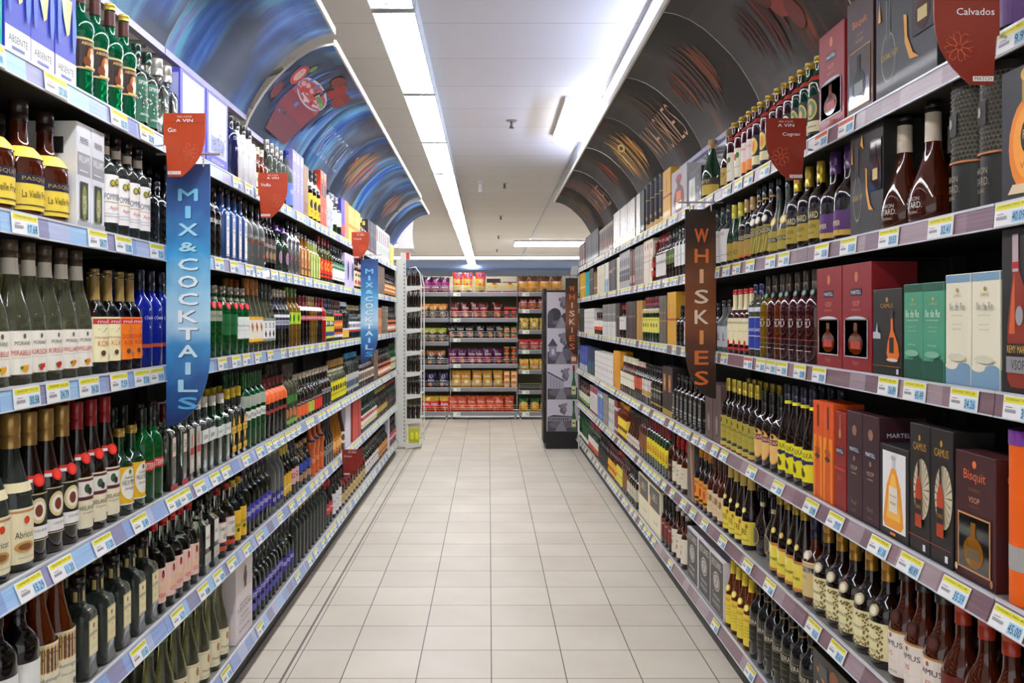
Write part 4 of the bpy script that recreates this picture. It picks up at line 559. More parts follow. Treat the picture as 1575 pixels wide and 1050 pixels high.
B('camusb', 'cognac_bottle', 'curved cognac bottle with grey flared stopper', 'camus', .31, .047, 'rum', ('42403a', .19, 1, 1.25), (.06, .42, 1.5, 'ecdfd2', [('r', -1, .95, 1, 1, 'b8843c'), ('t', 'CAMUS', -.1, .7, 1.1, .12, '3c3438'), ('e', -.1, .86, .06, .05, 'a04c2c'), ('t', 'VS', -.1, .48, .3, .1, 'e08068'), ('r', -.4, .32, .2, .325, 'c0a8a0'), ('t', 'Camus', .0, .12, .5, .07, '706860')]), None, (.52, .017, '3a1a14', '582c20'))
B('hennessy', 'cognac_bottle', 'black cognac bottle, vine label and gold capsule', 'cog', .29, .045, 'dark', ('b8862c', .24, 1, 1.05), (.08, .40, 1.5, 'ece2ac', [('t', 'Hennessy', -.1, .5, .9, .16, '4a4428'), ('t', 'VERY SPECIAL', -.1, .2, .8, .08, '6a5a38')]+[('e', x_, y_, .045, .03, '7a6430') for x_, y_ in [(.3+.1*math.sin(i*1.7), .1+i*.045) for i in range(19)]+[(-.1+i*.06, .86+.04*math.sin(i*2)) for i in range(8)]+[(-.5+i*.09, .08+.03*math.sin(i*2)) for i in range(11)]]), None, (.50, .015, 'c8b894', 'efe6cc'))
B('martvs', 'cognac_bottle', 'cognac bottle with tan label and white seal', 'cog', .27, .04, 'rum', ('20203c', .22), (.1, .5, 1.5, 'd8bc80', [('r', -.8, .7, .8, .84, '1c2040'), ('t', 'MARTELL', 0, .77, 1, .1, W), ('t', 'V.S.', 0, .55, .4, .08, '3c2c1c'), ('r', -1, .97, 1, 1, 'f0e8d0')]), None, (.56, .016, 'd8c8a8', 'f0e8d8'))
B('bouteil', 'brandy_bottle', 'tapered brandy bottle with lemon label, gold foil', 'hock', .30, .038, 'dark', ('b89430', .18, 1, 1.1), (.06, .38, 1.6, 'ecd84c', [('r', -1, .9, 1, 1, 'c87c38'), ('e', -.4, .78, .4, .2, 'f0e490'), ('t', 'BOUTHIER', -.1, .42, .9, .1, '50441c'), ('r', -1, 0, 1, .1, 'c87c38')]), None, (.52, .010, 'd8b858', 'ecd88c'))
B('flaskr', 'armagnac_bottle', 'round flat armagnac flask with silver neck ring', 'disc', .27, .055, 'dark', ('161412', .1, 0, 1.3), (.13, .4, .8, None, [('e', 0, .5, .75, .48, '9a8c70'), ('e', 0, .5, .6, .4, '4c4030')]), (.68, .74, 'c8b890'))
B('chatre', 'brandy_bottle', 'dark brandy bottle with yellow diagonal label', 'hock', .30, .037, 'dark', ('a8864c', .07, 1, 1.1), (.06, .36, 1.6, 'ecd448', [('t', 'VITRE', -.1, .55, .8, .24, '38300c'), ('e', .3, .8, .1, .1, 'b86c28'), ('r', -.7, .2, .5, .22, '605420')]), (.76, .93, 'e0c060'), (.50, .010, 'e8d870', 'f0e8a0'))
B('turkey', 'whiskey_bottle', 'bourbon bottle with beige label and clear neck', 'round', .275, .036, 'rum', ('5a3420', .2), (.1, .46, 1.6, 'e4c8a0', [('t', 'WILD', -.2, .78, .5, .13, '3c342c'), ('t', 'KEY', -.1, .6, .5, .13, '3c342c'), ('e', .2, .66, .12, .16, '9a7038'), ('r', -.5, .3, .4, .31, '9a8460')]))
B('orangelab', 'whiskey_bottle', 'bourbon bottle with amber orange label', 'round', .27, .035, 'dark', ('e89828', .14), (.1, .5, 1.6, 'ee9a2c', [('e', 0, .5, .14, .2, 'a82c1c'), ('t', 'BOURBON', 0, .82, .9, .12, '3c2410'), ('r', -1, .1, 1, .2, '2c1c10')]))
X('copperbox', 'display_box', 'copper lined open gift box leaning on bottles', .30, .05, '4a4038', [('p', [(-.9, .02), (.9, .02), (.2, .95), (-.9, .97)], 'b87848'), ('p', [(-.9, .02), (.4, .02), (-.3, .9), (-.9, .95)], '564a40')])
B('maker', 'whiskey_bottle', 'bourbon bottle with dripping red wax neck', 'round', .265, .036, 'rum', ('c01418', .2), (.1, .5, 1.6, 'e8dcc0', [('t', 'Makers', -.1, .7, .7, .12, '504030'), ('t', 'Mark', -.1, .5, .6, .12, '504030')]))
B('darkamb', 'whiskey_bottle', 'tall dark amber bourbon bottle', 'round', .29, .036, 'rum', ('3c1c14', .14), (.2, .44, 1.6, '3c2018', [('t', 'BOURBON', 0, .5, .8, .2, 'c8b8a0')]))
B('bbrow', 'whisky_bottle', 'green bottle, yellow label with big red letter', 'slim', .275, .034, 'dkgreen', ('8c1420', .22), (.22, .58, 1.7, 'eee030', [('t', 'B', -.35, .48, .42, .5, 'c82418'), ('t', '&B', .25, .48, .5, .5, 'c82418'), ('r', -.8, .12, .8, .14, '807020')]))
B('ambergrey', 'whisky_bottle', 'copper brown bottle with grey cap', 'slim', .26, .032, 'rum', ('4a4644', .14), (.2, .6, 1.7, '8a5838', []))
B('decwhite', 'whisky_bottle', 'triangular amber bottle with white label', 'drop', .25, .037, 'rum', ('2c2420', .12), (.1, .32, 1.7, 'e8e0d0', [('t', 'DIMPLE', -.1, .5, .8, .3, '5c4c3c')]))
B('yelcapw', 'whisky_bottle', 'amber bottle with golden yellow cap and label', 'slim', .26, .033, 'amber', ('e89820', .12), (.1, .58, 1.7, 'f0d048', [('r', -.5, .3, .4, .5, '7a5818')]))
X('redbox', 'gift_box', 'brick red whisky box with white bands', .26, .09, '7c2c20', [('r', -1, .7, 1, .8, 'd8ccc8'), ('r', -1, .1, 1, .18, 'd8ccc8')], front_rects_wrap=True)
X('bwbox', 'gift_box', 'white box with black floral drawing', .24, .09, 'd8d8d0', [('e', 0, .7, .6, .16, '38423c'), ('e', .1, .72, .4, .1, 'd8d8d0'), ('e', 0, .3, .4, .1, '5090a0')])
X('bluepale', 'gift_box', 'light blue whisky box', .25, .09, '5c84c8', [('r', -1, .8, 1, .92, 'd8dcb8'), ('r', -.4, .1, .2, .2, 'e8e8e8')], front_rects_wrap=True)
X('redwhitebox', 'gift_box', 'white whisky box with crimson top', .25, .08, 'e4dcd8', [('r', -1, .78, 1, 1, 'a82838'), ('r', -1, 0, 1, .08, '8a2838'), ('t', 'GLENS', 0, .45, .6, .5, '484040', 90, '484040')], front_rects_wrap=True)
B('whgreen', 'whisky_bottle', 'brown bottle with white and green label', 'round', .24, .034, 'rum', ('2a201c', .14), (.1, .5, 1.8, 'd8dcc0', [('r', -1, 0, 1, .3, '6ca050')]))
X('maciebox', 'carton', 'black brandy carton with orange and white emblem', .28, .3, '332c24', [('p', [(-.8, .85), (0, .62), (.8, .85), (.8, .8), (0, .57), (-.8, .8)], 'c87830'), ('e', 0, .86, .2, .09, '8a4c20'), ('t', 'MACIEIRA', 0, .62, 1.6, .13, W), ('r', -.8, .5, .8, .53, 'c87830'), ('r', -.7, .76, -.3, .9, '50504c'), ('r', .3, .76, .7, .9, '50504c')])
B('macie', 'brandy_bottle', 'black brandy bottle with dark lettered label', 'std', .30, .039, 'black', ('1c1614', .14), (.1, .6, 1.6, None, [('r', -1, .84, 1, .845, 'a89868'), ('t', 'MACIEIRA', -.05, .74, 1, .11, 'd8ccb0'), ('r', -1, .66, 1, .665, 'a89868'), ('r', -.7, .26, .6, .62, '201c16'), ('r', -.5, .36, .3, .37, '8a7c58'), ('r', -.5, .5, .3, .51, '8a7c58'), ('r', -.8, .04, -.2, .16, 'd8d0a0')]), (.80, .82, '9a7c40'))
B('stock', 'brandy_bottle', 'brown brandy bottle with yellow label and oval', 'hock', .30, .034, 'amber', ('b8903c', .08, 1, 1.1), (.06, .46, 1.6, 'f0d440', [('t', 'STOCKEN', -.1, .82, .9, .1, 'a03c28'), ('r', -.7, .6, .5, .61, '605420'), ('r', -.7, .5, .5, .51, '605420'), ('r', -.7, .4, .5, .41, '605420'), ('r', -.7, .3, .5, .31, '605420')]), (.74, .91, 'e8c838'), (.54, .013, 'f0dc60', 'f8f0a0'))
X('jdcarton', 'carton', 'black and white whiskey carton with scroll lettering', .25, .26, 'e8e2e4', [('r', -.97, .02, .97, .98, '48433c'), ('t', 'JACK DANIELS', 0, .84, 1.6, .16, 'e0dcd4'), ('e', 0, .56, .5, .17, 'c8c4bc'), ('e', 0, .56, .42, .14, '48433c'), ('e', 0, .56, .36, .12, 'c8c4bc'), ('t', '7', 0, .56, .3, .14, '48433c'), ('t', 'Tennessee', 0, .3, 1.1, .09, 'd8d4cc'), ('t', 'WHISKEY', 0, .17, 1.2, .08, 'd8d4cc')],
  side=[('r', -.8, .72, .8, .92, 'c8c0c4'), ('t', '12 x 35 cl', 0, .82, 1, .05, K), ('t', 'ESP-TN 4.2', -.1, .6, 1.2, .05, K), ('t', 'EXPORT', -.2, .5, .9, .05, K)])
B('makerw', 'whiskey_bottle', 'bourbon bottle with white cap and cream label', 'round', .27, .035, 'rum', ('e4dcc8', .09), (.1, .56, 1.6, 'ece4cc', [('t', 'Four', -.1, .7, .6, .12, '605440'), ('e', -.1, .45, .16, .1, 'b87050')]), (.80, .88, '181614'))
B('darkred', 'whiskey_bottle', 'dark bourbon bottle with brick red label', 'round', .27, .033, 'dark', ('2c1c18', .14), (.15, .54, 1.6, '7a2c24', [('t', 'JACOBS', -.1, .7, .8, .14, 'e8d8c8')]))
X('creamcarton', 'carton', 'cream shipping carton with black printed panel', .275, .24, 'efe6c4', [('r', -.9, .5, .9, .97, '4a463c'), ('t', 'LABEL 5', 0, .76, .9, .16, 'd8d4c0'), ('e', -.75, .62, .1, .12, 'e0a038'), ('t', '12 x 35', .2, .24, .7, .07, '6a6450')], side=[('r', -.9, .5, .9, .97, '26241f'), ('t', '6 x 70', 0, .7, .8, .06, 'a8a498')])
B('blackcrm', 'whisky_bottle', 'angular black bottle with cream label', 'sq', .25, .034, 'black', ('1c1a18', .14), (.2, .52, .98, 'dcd4b8', [('t', 'RARE', 0, .5, .9, .16, '50483c')]))
B('yelorange', 'whisky_bottle', 'brown bottle with yellow orange pattern label', 'std', .25, .034, 'rum', ('5a2420', .14), (.1, .52, 1.8, 'f0bc38', [('e', -.4, .6, .2, .12, 'b85c20'), ('e', .1, .4, .2, .12, 'b85c20')]))
B('yeltall', 'whisky_bottle', 'brown bottle with tall yellow label', 'std', .26, .034, 'rum', ('c03028', .1), (.1, .6, 1.8, 'ecdc50', [('t', 'GRAIN', -.1, .5, .8, .1, '504418')]))
B('blackneckw', 'whisky_bottle', 'black bottle with narrow silver print', 'round', .26, .033, 'dark', ('141414', .16), (.1, .5, 1.8, '2c2826', [('e', -.3, .5, .2, .16, 'a8a4a0')]))
B('greenred', 'whisky_bottle', 'green bottle with red cap and white label', 'slim', .27, .033, 'dkgreen', ('a82024', .14), (.1, .5, 1.8, 'e8e4dc', [('r', -1, 0, 1, .4, 'd85028')]))
B('greenall', 'whisky_bottle', 'bottle green whisky bottle with thin white label', 'slim', .27, .033, 'green', ('16321c', .14), (.08, .22, 1.8, 'e0e0d4', []))

# runs: side, shelf, near x, far x (pixels along the shelf front), count, product
RUNS = {
('L', 1): [(-45, 8, 1, 'tealbox'), (8, 120, 3, 'artbox'), (120, 209, 4, 'absinthe'), (209, 243, 2, 'sips'), (243, 272, 2, 'silvercap'), (278, 352, 2, 'purplebox'), (352, 366, 1, 'olindark'), (366, 394, 3, 'olinwhite'), (394, 412, 3, 'redsmall'), (412, 440, 4, 'silverslim'), (440, 451, 1, 'goose'), (451, 468, 3, 'lavbox'), (468, 475, 1, 'brownbox'), (475, 493, 3, 'yelblack'), (494, 503, 2, 'redtop'), (503, 512, 2, 'greycan'), (512, 525, 2, 'darkwhite'), (525, 531, 1, 'violetbox'), (531, 537, 1, 'orangebox'), (537, 555, 4, 'yellowbox'), (555, 566, 2, 'yelcap'), (567, 580, 5, 'darkbox'), (580, 600, 7, 'silverwhite'), (602, 606, 1, 'paleyellow')],
('L', 2): [(-30, 103, 3, 'pasq'), (120, 163, 2, 'williams'), (163, 230, 4, 'pommer'), (230, 259, 2, 'hend'), (259, 324, 6, 'bulld'), (324, 341, 2, 'bulld'), (341, 379, 4, 'bombay'), (379, 407, 3, 'frosted'), (407, 424, 3, 'blackneck'), (424, 444, 2, 'purplehat'), (444, 461, 3, 'chrome'), (461, 476, 3, 'goldb'), (476, 492, 4, 'limeb'), (492, 511, 4, 'redolive'), (511, 530, 5, 'greenwhite'), (531, 545, 2, 'lilacbox'), (545, 556, 3, 'blackcream'), (556, 582, 7, 'smirclear'), (582, 592, 3, 'brownslab'), (592, 611, 8, 'mixblack')],
('L', 3): [(-25, 48, 2, 'mirab'), (48, 101, 2, 'kirsch'), (101, 147, 2, 'will'), (147, 185, 2, 'korcream'), (185, 218, 2, 'kororange'), (218, 264, 3, 'citblue'), (264, 342, 7, 'tanqpale'), (342, 366, 2, 'tanqgreen'), (366, 383, 2, 'tanqwhite'), (383, 405, 3, 'peketyel'), (405, 424, 3, 'peketblk'), (424, 445, 4, 'darkband'), (445, 463, 3, 'greenlab'), (463, 477, 3, 'smirclear'), (477, 488, 3, 'smiramber'), (488, 496, 2, 'smirclear'), (496, 502, 1, 'smirred'), (502, 514, 4, 'colour'), (514, 527, 4, 'firelab'), (527, 537, 4, 'palecol'), (537, 556, 7, 'skull'), (556, 580, 8, 'creamrow'), (582, 588, 2, 'orangebrown'), (588, 597, 4, 'blackwhite'), (597, 611, 7, 'capo')],
('L', 4): [(-30, 48, 2, 'abricot'), (48, 122, 3, 'walnut'), (122, 184, 3, 'hiel'), (184, 222, 2, 'vieux'), (222, 251, 2, 'petr'), (251, 286, 2, 'beef24'), (286, 307, 2, 'beef'), (307, 328, 2, 'gibwhite'), (328, 352, 2, 'gilb'), (352, 378, 3, 'gordon'), (378, 409, 4, 'mosk'), (409, 441, 5, 'orangetag'), (441, 457, 3, 'tallgreen'), (457, 475, 3, 'absorange'), (475, 484, 2, 'abslime'), (484, 496, 3, 'absred'), (496, 509, 3, 'absblack'), (509, 533, 7, 'yellab'), (533, 552, 6, 'bluecap'), (552, 575, 8, 'creamrow'), (576, 582, 2, 'brownslab'), (582, 601, 9, 'capo'), (601, 611, 4, 'greenend')],
('L', 5): [(-10, 60, 2, 'laven'), (60, 117, 2, 'hunne'), (117, 241, 5, 'bokma'), (241, 305, 5, 'redgin'), (305, 335, 2, 'basil'), (335, 361, 2, 'gibson'), (361, 379, 2, 'yelgin'), (379, 418, 6, 'eristoff'), (418, 437, 3, 'frostblue'), (437, 450, 3, 'goldlab'), (450, 460, 2, 'redstripe'), (460, 478, 3, 'corkblue'), (478, 499, 3, 'terra'), (499, 513, 4, 'blackslim'), (513, 525, 3, 'ambertall'), (525, 531, 1, 'redcaptall'), (532, 540, 1, 'divider'), (543, 556, 3, 'redtall'), (556, 580, 9, 'greendk'), (580, 596, 8, 'darkgold'), (596, 611, 8, 'jager')],
('L', 6): [(225, 352, 7, 'schloss'), (364, 390, 1, 'schor'), (390, 436, 8, 'bluebadge'), (436, 452, 3, 'eristoff'), (452, 503, 10, 'corkslim'), (503, 512, 2, 'redcapdk'), (512, 526, 3, 'whitelabc'), (526, 562, 9, 'leaning'), (562, 582, 8, 'whiterow'), (582, 596, 6, 'orangelow'), (597, 600, 1, 'whitediv'), (600, 611, 6, 'redwine')],
('R', 1): [(1640, 1540, 2, 'purpleneck'), (1440, 1343, 1, 'couvoi'), (1341, 1300, 1, 'bisq2'), (1298, 1258, 1, 'martwin'), (1257, 1217, 3, 'liqgreen'), (1217, 1182, 3, 'liqred'), (1182, 1157, 2, 'liqoval'), (1157, 1140, 2, 'liqorange'), (1140, 1118, 2, 'liqcream'), (1118, 1108, 1, 'darkv'), (1106, 1080, 1, 'greenneck'), (1078, 1068, 1, 'smallblack'), (1068, 1058, 1, 'smallwhite'), (1056, 1032, 1, 'plasticbox'), (1030, 1018, 1, 'yelwhisky'), (1018, 990, 4, 'blacktube'), (990, 985, 1, 'blackplain'), (984, 978, 1, 'silverbig'), (976, 943, 6, 'silverbig'), (942, 921, 6, 'gridbox'), (920, 900, 8, 'blackplain'), (899, 890, 5, 'redbrown')],
('R', 2): [(1620, 1537, 1, 'frapin'), (1536, 1446, 2, 'otardtube'), (1446, 1358, 2, 'otard'), (1357, 1305, 1, 'couvoi'), (1305, 1262, 2, 'purpletag'), (1262, 1210, 3, 'goldnap'), (1210, 1182, 2, 'mattenap'), (1182, 1154, 3, 'stripenap'), (1154, 1136, 2, 'goldcapn'), (1136, 1118, 2, 'yelcapn'), (1118, 1100, 2, 'sasw'), (1100, 1060, 5, 'sasw'), (1060, 1039, 4, 'whiteblack'), (1039, 1024, 3, 'greenwh'), (1024, 1008, 5, 'redwhite'), (1008, 1003, 1, 'jwred'), (1003, 989, 3, 'creamred'), (989, 976, 4, 'greybox'), (976, 968, 2, 'redbrown'), (968, 952, 5, 'silvergrey'), (952, 948, 1, 'creamplain'), (948, 941, 3, 'darkgreen'), (941, 936, 2, 'maroon'), (935, 930, 2, 'whiteblue'), (929, 918, 5, 'creamplain'), (917, 912, 2, 'browntube'), (912, 906, 3, 'darkbrown'), (905, 899, 2, 'tealtube'), (898, 891, 4, 'yeltube')],
('R', 3): [(1588, 1538, 1, 'remy'), (1535, 1451, 2, 'ilecream'), (1450, 1387, 2, 'ilegreen'), (1386, 1340, 1, 'camus'), (1339, 1254, 2, 'martwin'), (1253, 1212, 3, 'n1red'), (1212, 1200, 1, 'n1red'), (1200, 1190, 1, 'n1orange'), (1190, 1179, 1, 'n1red'), (1179, 1169, 1, 'n1yellow'), (1169, 1152, 2, 'bluelab'), (1152, 1119, 4, 'three'), (1119, 1103, 2, 'silversm'), (1103, 1060, 6, 'whiskydk'), (1060, 1052, 1, 'whiskywr'), (1052, 1040, 2, 'whiskydk'), (1039, 1025, 2, 'yelwhisky'), (1024, 1013, 3, 'greybrown'), (1012, 988, 6, 'jbrow'), (987, 978, 2, 'tanbox'), (977, 962, 4, 'darkbrown'), (961, 953, 2, 'whitewh'), (952, 947, 2, 'darkbrown'), (946, 926, 8, 'mixgrey'), (925, 914, 4, 'orangewh'), (913, 898, 7, 'whitebox'), (897, 891, 3, 'darkgreen')],
('R', 4): [(1579, 1535, 1, 'orangetube'), (1530, 1466, 1, 'bisquit'), (1464, 1397, 2, 'camusfire'), (1396, 1351, 1, 'hennbox'), (1350, 1300, 2, 'martdark'), (1299, 1281, 1, 'martred'), (1280, 1248, 2, 'metabox'), (1247, 1196, 4, 'metaxa'), (1196, 1161, 3, 'bardano'), (1161, 1109, 6, 'asbach'), (1108, 1084, 2, 'bottleboxes'), (1083, 1035, 7, 'jack'), (1034, 1018, 2, 'goldblack'), (1018, 1002, 4, 'blackgold'), (1002, 988, 4, 'whitegold'), (988, 976, 4, 'orangeblk'), (976, 954, 7, 'creamwh'), (953, 943, 4, 'yellowpair'), (942, 914, 9, 'whitebox'), (913, 904, 3, 'navybox'), (903, 891, 6, 'bluebox')],
('R', 5): [(1560, 1449, 3, 'redneck'), (1449, 1365, 3, 'camusb'), (1365, 1252, 5, 'hennessy'), (1252, 1234, 1, 'martvs'), (1234, 1184, 4, 'bouteil'), (1184, 1151, 2, 'flaskr'), (1151, 1112, 4, 'chatre'), (1112, 1088, 3, 'turkey'), (1088, 1068, 3, 'orangelab'), (1067, 1056, 1, 'copperbox'), (1055, 1034, 3, 'maker'), (1034, 1027, 1, 'darkamb'), (1027, 995, 8, 'bbrow'), (995, 983, 3, 'ambergrey'), (983, 964, 6, 'decwhite'), (964, 950, 5, 'yelcapw'), (949, 944, 2, 'redbox'), (943, 935, 3, 'bwbox'), (934, 927, 3, 'greybox'), (926, 919, 3, 'bluepale'), (918, 907, 6, 'redwhitebox'), (906, 891, 8, 'whgreen')],
('R', 6): [(1320, 1247, 1, 'maciebox'), (1246, 1153, 7, 'macie'), (1153, 1116, 4, 'stock'), (1112, 1056, 3, 'jdcarton'), (1055, 1033, 3, 'makerw'), (1033, 1017, 3, 'darkred'), (1015, 981, 2, 'creamcarton'), (980, 965, 5, 'blackcrm'), (965, 957, 3, 'ambergrey'), (957, 948, 4, 'yeltall'), (948, 935, 6, 'yelorange'), (935, 920, 8, 'blackneckw'), (920, 905, 8, 'greenred'), (905, 891, 9, 'greenall')],
}
ZS = {1: 1.974, 2: 1.649, 3: 1.288, 4: .892, 5: .535, 6: .150}
SN = {1: 'top', 2: 'second', 3: 'third', 4: 'fourth', 5: 'fifth', 6: 'bottom'}
ORD = ['nearest', 'second', 'third', 'fourth', 'fifth', 'sixth', 'seventh', 'eighth', 'ninth', 'tenth', 'eleventh', 'twelfth', 'thirteenth', 'fourteenth', 'fifteenth', 'sixteenth', 'seventeenth', 'eighteenth', 'nineteenth', 'twentieth']
FX = .985     # front line of the goods
def dep_of(x): return F*FX/abs(x-VX)
COUNT = {}; TOTAL = {}
for (sd, sh), runs in RUNS.items():
    out = []
    for xa, xb, n, key in runs:
        da, db = dep_of(xa), min(dep_of(xb), 9.36 if sd == 'L' else 9.66)
        if sd == 'L' and xa > VX or (db-da) <= 0: raise ValueError(key)
        mn = .056 if PR[key]['kind'] == 'b' else .05
        n = max(1, min(n, int((db-da)/mn+.01)))
        out.append((da, db, n, key)); TOTAL[(sd, sh, key)] = TOTAL.get((sd, sh, key), 0)+n
    RUNS[(sd, sh)] = out
def place(parts, name, loc, rz, near):
    if near:
        o = empty(name, loc, rz)
        for pn, mb in parts.items(): mb.build(pn, o)
        return o
    m = MB()
    for mb in parts.values(): m.add(mb)
    return m.build(name, None, loc, rz)
def stock(sd, sh):
    s = -1 if sd == 'L' else 1; rz = PI/2 if sd == 'L' else -PI/2; z = ZS[sh]+.001
    side = 'left' if sd == 'L' else 'right'
    for da, db, n, key in RUNS[(sd, sh)]:
        P = dict(PR[key]); P['h'] = min(P['h'], {1: .4, 2: .284, 3: .311, 4: .352, 5: .316, 6: .345}[sh]); w = (db-da)/n
        if sh == 1 and P['kind'] == 'x' and P['h'] > .24: P['dep'] = min(P['dep'], .05 if P['h'] <= .29 else .038)
        near = da < 5.0
        seg = 24 if da < 3.6 else (16 if da < 5 else 10)
        grp = f"{P['desc']} ({side} {SN[sh]} shelf)" if TOTAL[(sd, sh, key)] > 1 else None
        if P['kind'] == 'b':
            r = min(P['r'], w*.485); parts = bottle_parts(P, P['h'], r, seg); xc = s*(FX+P['r']); half = P['r']*SH[P['shape']][3]
        elif P.get('tube'):
            ww = min(w*.96, .1); parts = box_parts(P, ww, P['h'], 0); xc = s*(FX+ww/2)
        else:
            parts = box_parts(P, w*.965, P['h'], P['dep']); xc = s*(FX+P['dep']/2+.002)
        proto = None
        for i in range(n):
            yc = da+(i+1)*w if P['kind'] == 'b' else da+(i+.5)*w
            if proto is None: proto = o = place(parts, P['name'], (0, 0, 0), rz, near)
            else: o = copy_tree(proto)
            o.location = (xc+s*random.uniform(0, .003), yc, z)
            o.rotation_euler = (0, 0, rz+(s*.28+random.uniform(-.1, .1) if P['kind'] == 'b' and P['shape'] != 'sq' and P['shape'] != 'disc' else 0))
            k = COUNT.get((sd, sh, key), 0); COUNT[(sd, sh, key)] = k+1
            if TOTAL[(sd, sh, key)] == 1: lab = f"{P['desc']}, on {side} {SN[sh]} shelf"
            else: lab = f"{P['desc']}, {ORD[k]} from the front, {side} {SN[sh]} shelf" if k else f"{P['desc']}, frontmost, {side} {SN[sh]} shelf"
            ws = lab.split()
            if len(ws) > 16: lab = lab.replace(' from the front', ' one')
            o['label'] = lab; o['category'] = {'b': 'bottle', 'x': 'box'}[P['kind']]
            if P.get('tube'): o['category'] = 'tube'
            if P['name'] == 'carton' : o['category'] = 'carton'
            if grp: o['group'] = grp
        # a second row behind, necks showing between the front bottles
        if P['kind'] == 'b' and da < 4.6 and P['shape'] != 'disc':
            bp = {k2: v for k2, v in parts.items() if k2 in ('bottle_body', 'cap', 'neck_label')}
            proto2 = None; q = (sd, sh, key, 'back')
            for i in range(n):
                if proto2 is None: proto2 = o = place(bp, P['name'], (0, 0, 0), rz, near)
                else: o = copy_tree(proto2)
                o.location = (s*(FX+3.15*P['r']+.008), da+(i+1)*w, z); o.rotation_euler = (0, 0, rz)
                k = COUNT.get(q, 0); COUNT[q] = k+1
                short = P['desc'].split(' with')[0].split(',')[0]
                o['label'] = f"{short}, back row, {ORD[k]} from the front, {side} {SN[sh]} shelf"
                if len(o['label'].split()) > 16: o['label'] = o['label'].replace(' from the front', ' one')
                o['category'] = 'bottle'; o['group'] = f"back row of {short} ({side} {SN[sh]} shelf)"

# ------------------------------------------------------------------ the room
def structure(mb, name): return tag(mb.build(name), kind='structure')
CZ = 2.91
def floor_nodes(nt, b):
    v = coords(nt, (1, 1, 1), (-.010, -3.517, 0))
    br = N(nt, 'ShaderNodeTexBrick', offset=0, squash=1); br.offset = 0; br.squash = 1
    for k, x in (('Scale', 1), ('Brick Width', .2985), ('Row Height', .3), ('Mortar Size', .0022), ('Mortar Smooth', .1), ('Bias', 0)): br.inputs[k].default_value = x
    br.inputs['Color1'].default_value = (*lin('d8cfbc'), 1); br.inputs['Color2'].default_value = (*lin('d0c7b5'), 1)
    br.inputs['Mortar'].default_value = (*lin('3c362e'), 1)
    nt.links.new(v, br.inputs['Vector'])
    no = N(nt, 'ShaderNodeTexNoise'); no.inputs['Scale'].default_value = 2.2; no.inputs['Detail'].default_value = 8
    nt.links.new(v, no.inputs['Vector'])
    mx = nt.nodes.new('ShaderNodeMix'); mx.data_type = 'RGBA'; mx.blend_type = 'MULTIPLY'; mx.inputs[0].default_value = .35
    nt.links.new(br.outputs[0], mx.inputs[6]); nt.links.new(ramp(nt, no.outputs[0], [(.3, 'cfc8bc'), (.7, 'ffffff')]), mx.inputs[7])
    nt.links.new(mx.outputs[2], b.inputs['Base Color'])
FLOOR = nodemat('floor_tiles', floor_nodes, .48)
def ceil_nodes(nt, b):
    v = coords(nt, (1, 1, 1), (-6.01, -4.43, 0))
    br = N(nt, 'ShaderNodeTexBrick'); br.offset = 0; br.squash = 1
    for k, x in (('Scale', 1), ('Brick Width', 40), ('Row Height', .6), ('Mortar Size', .0022), ('Mortar Smooth', .2), ('Bias', 0)): br.inputs[k].default_value = x
    br.inputs['Color1'].default_value = (*lin('dedad4'), 1); br.inputs['Color2'].default_value = (*lin('e2deda'), 1)
    br.inputs['Mortar'].default_value = (*lin('8c867c'), 1)
    nt.links.new(v, br.inputs['Vector']); nt.links.new(br.outputs[0], b.inputs['Base Color'])
    no = N(nt, 'ShaderNodeTexNoise'); no.inputs['Scale'].default_value = 160
    bp = N(nt, 'ShaderNodeBump'); bp.inputs['Strength'].default_value = .12; bp.inputs['Distance'].default_value = .002
    nt.links.new(no.outputs[0], bp.inputs['Height']); nt.links.new(bp.outputs[0], b.inputs['Normal'])
CEIL = nodemat('ceiling_planks', ceil_nodes, .7)
WALL = mat('c8c8cc', .8)
m = MB(); m.box(-9, -3, -.1, 9, 27, 0, FLOOR); structure(m, 'floor')
m = MB(); m.box(-9, -3, CZ, 9, 27, CZ+.1, CEIL); structure(m, 'ceiling')
m = MB(); m.box(-9, 27, 0, 9, 27.1, CZ, mat('b8c8e0', .8)); structure(m, 'wall_back')
m = MB(); m.box(-9.1, -3, 0, -9, 27.1, CZ, WALL); structure(m, 'wall_left')
m = MB(); m.box(9, -3, 0, 9.1, 27.1, CZ, WALL); structure(m, 'wall_right')
n_ = 1
for x in (-1.68, .77, 2.0):          # metal ceiling rails
    m = MB(); m.box(x-.014, -2, CZ-.012, x+.014, 26, CZ-.0005, mat('c8ccd4', .3, .6)); structure(m, f'trim_{n_}'); n_ += 1
for x, wd in ((-.822, .010), (-.80, .003), (-.885, .002)):    # expansion joint in the floor
    m = MB(); m.box(x-wd/2, -2, .0002, x+wd/2, 26, .0012, mat('6c685e' if wd > .004 else '504a40', .5)); structure(m, f'trim_{n_}'); n_ += 1
m = MB(); m.box(-9, 22.5, CZ-.22, 9, 22.9, CZ-.001, mat('a4b8dc', .6)); m.box(-9, 22.45, CZ-.24, 9, 22.5, CZ-.20, mat('50689c', .5)); structure(m, f'trim_{n_}')

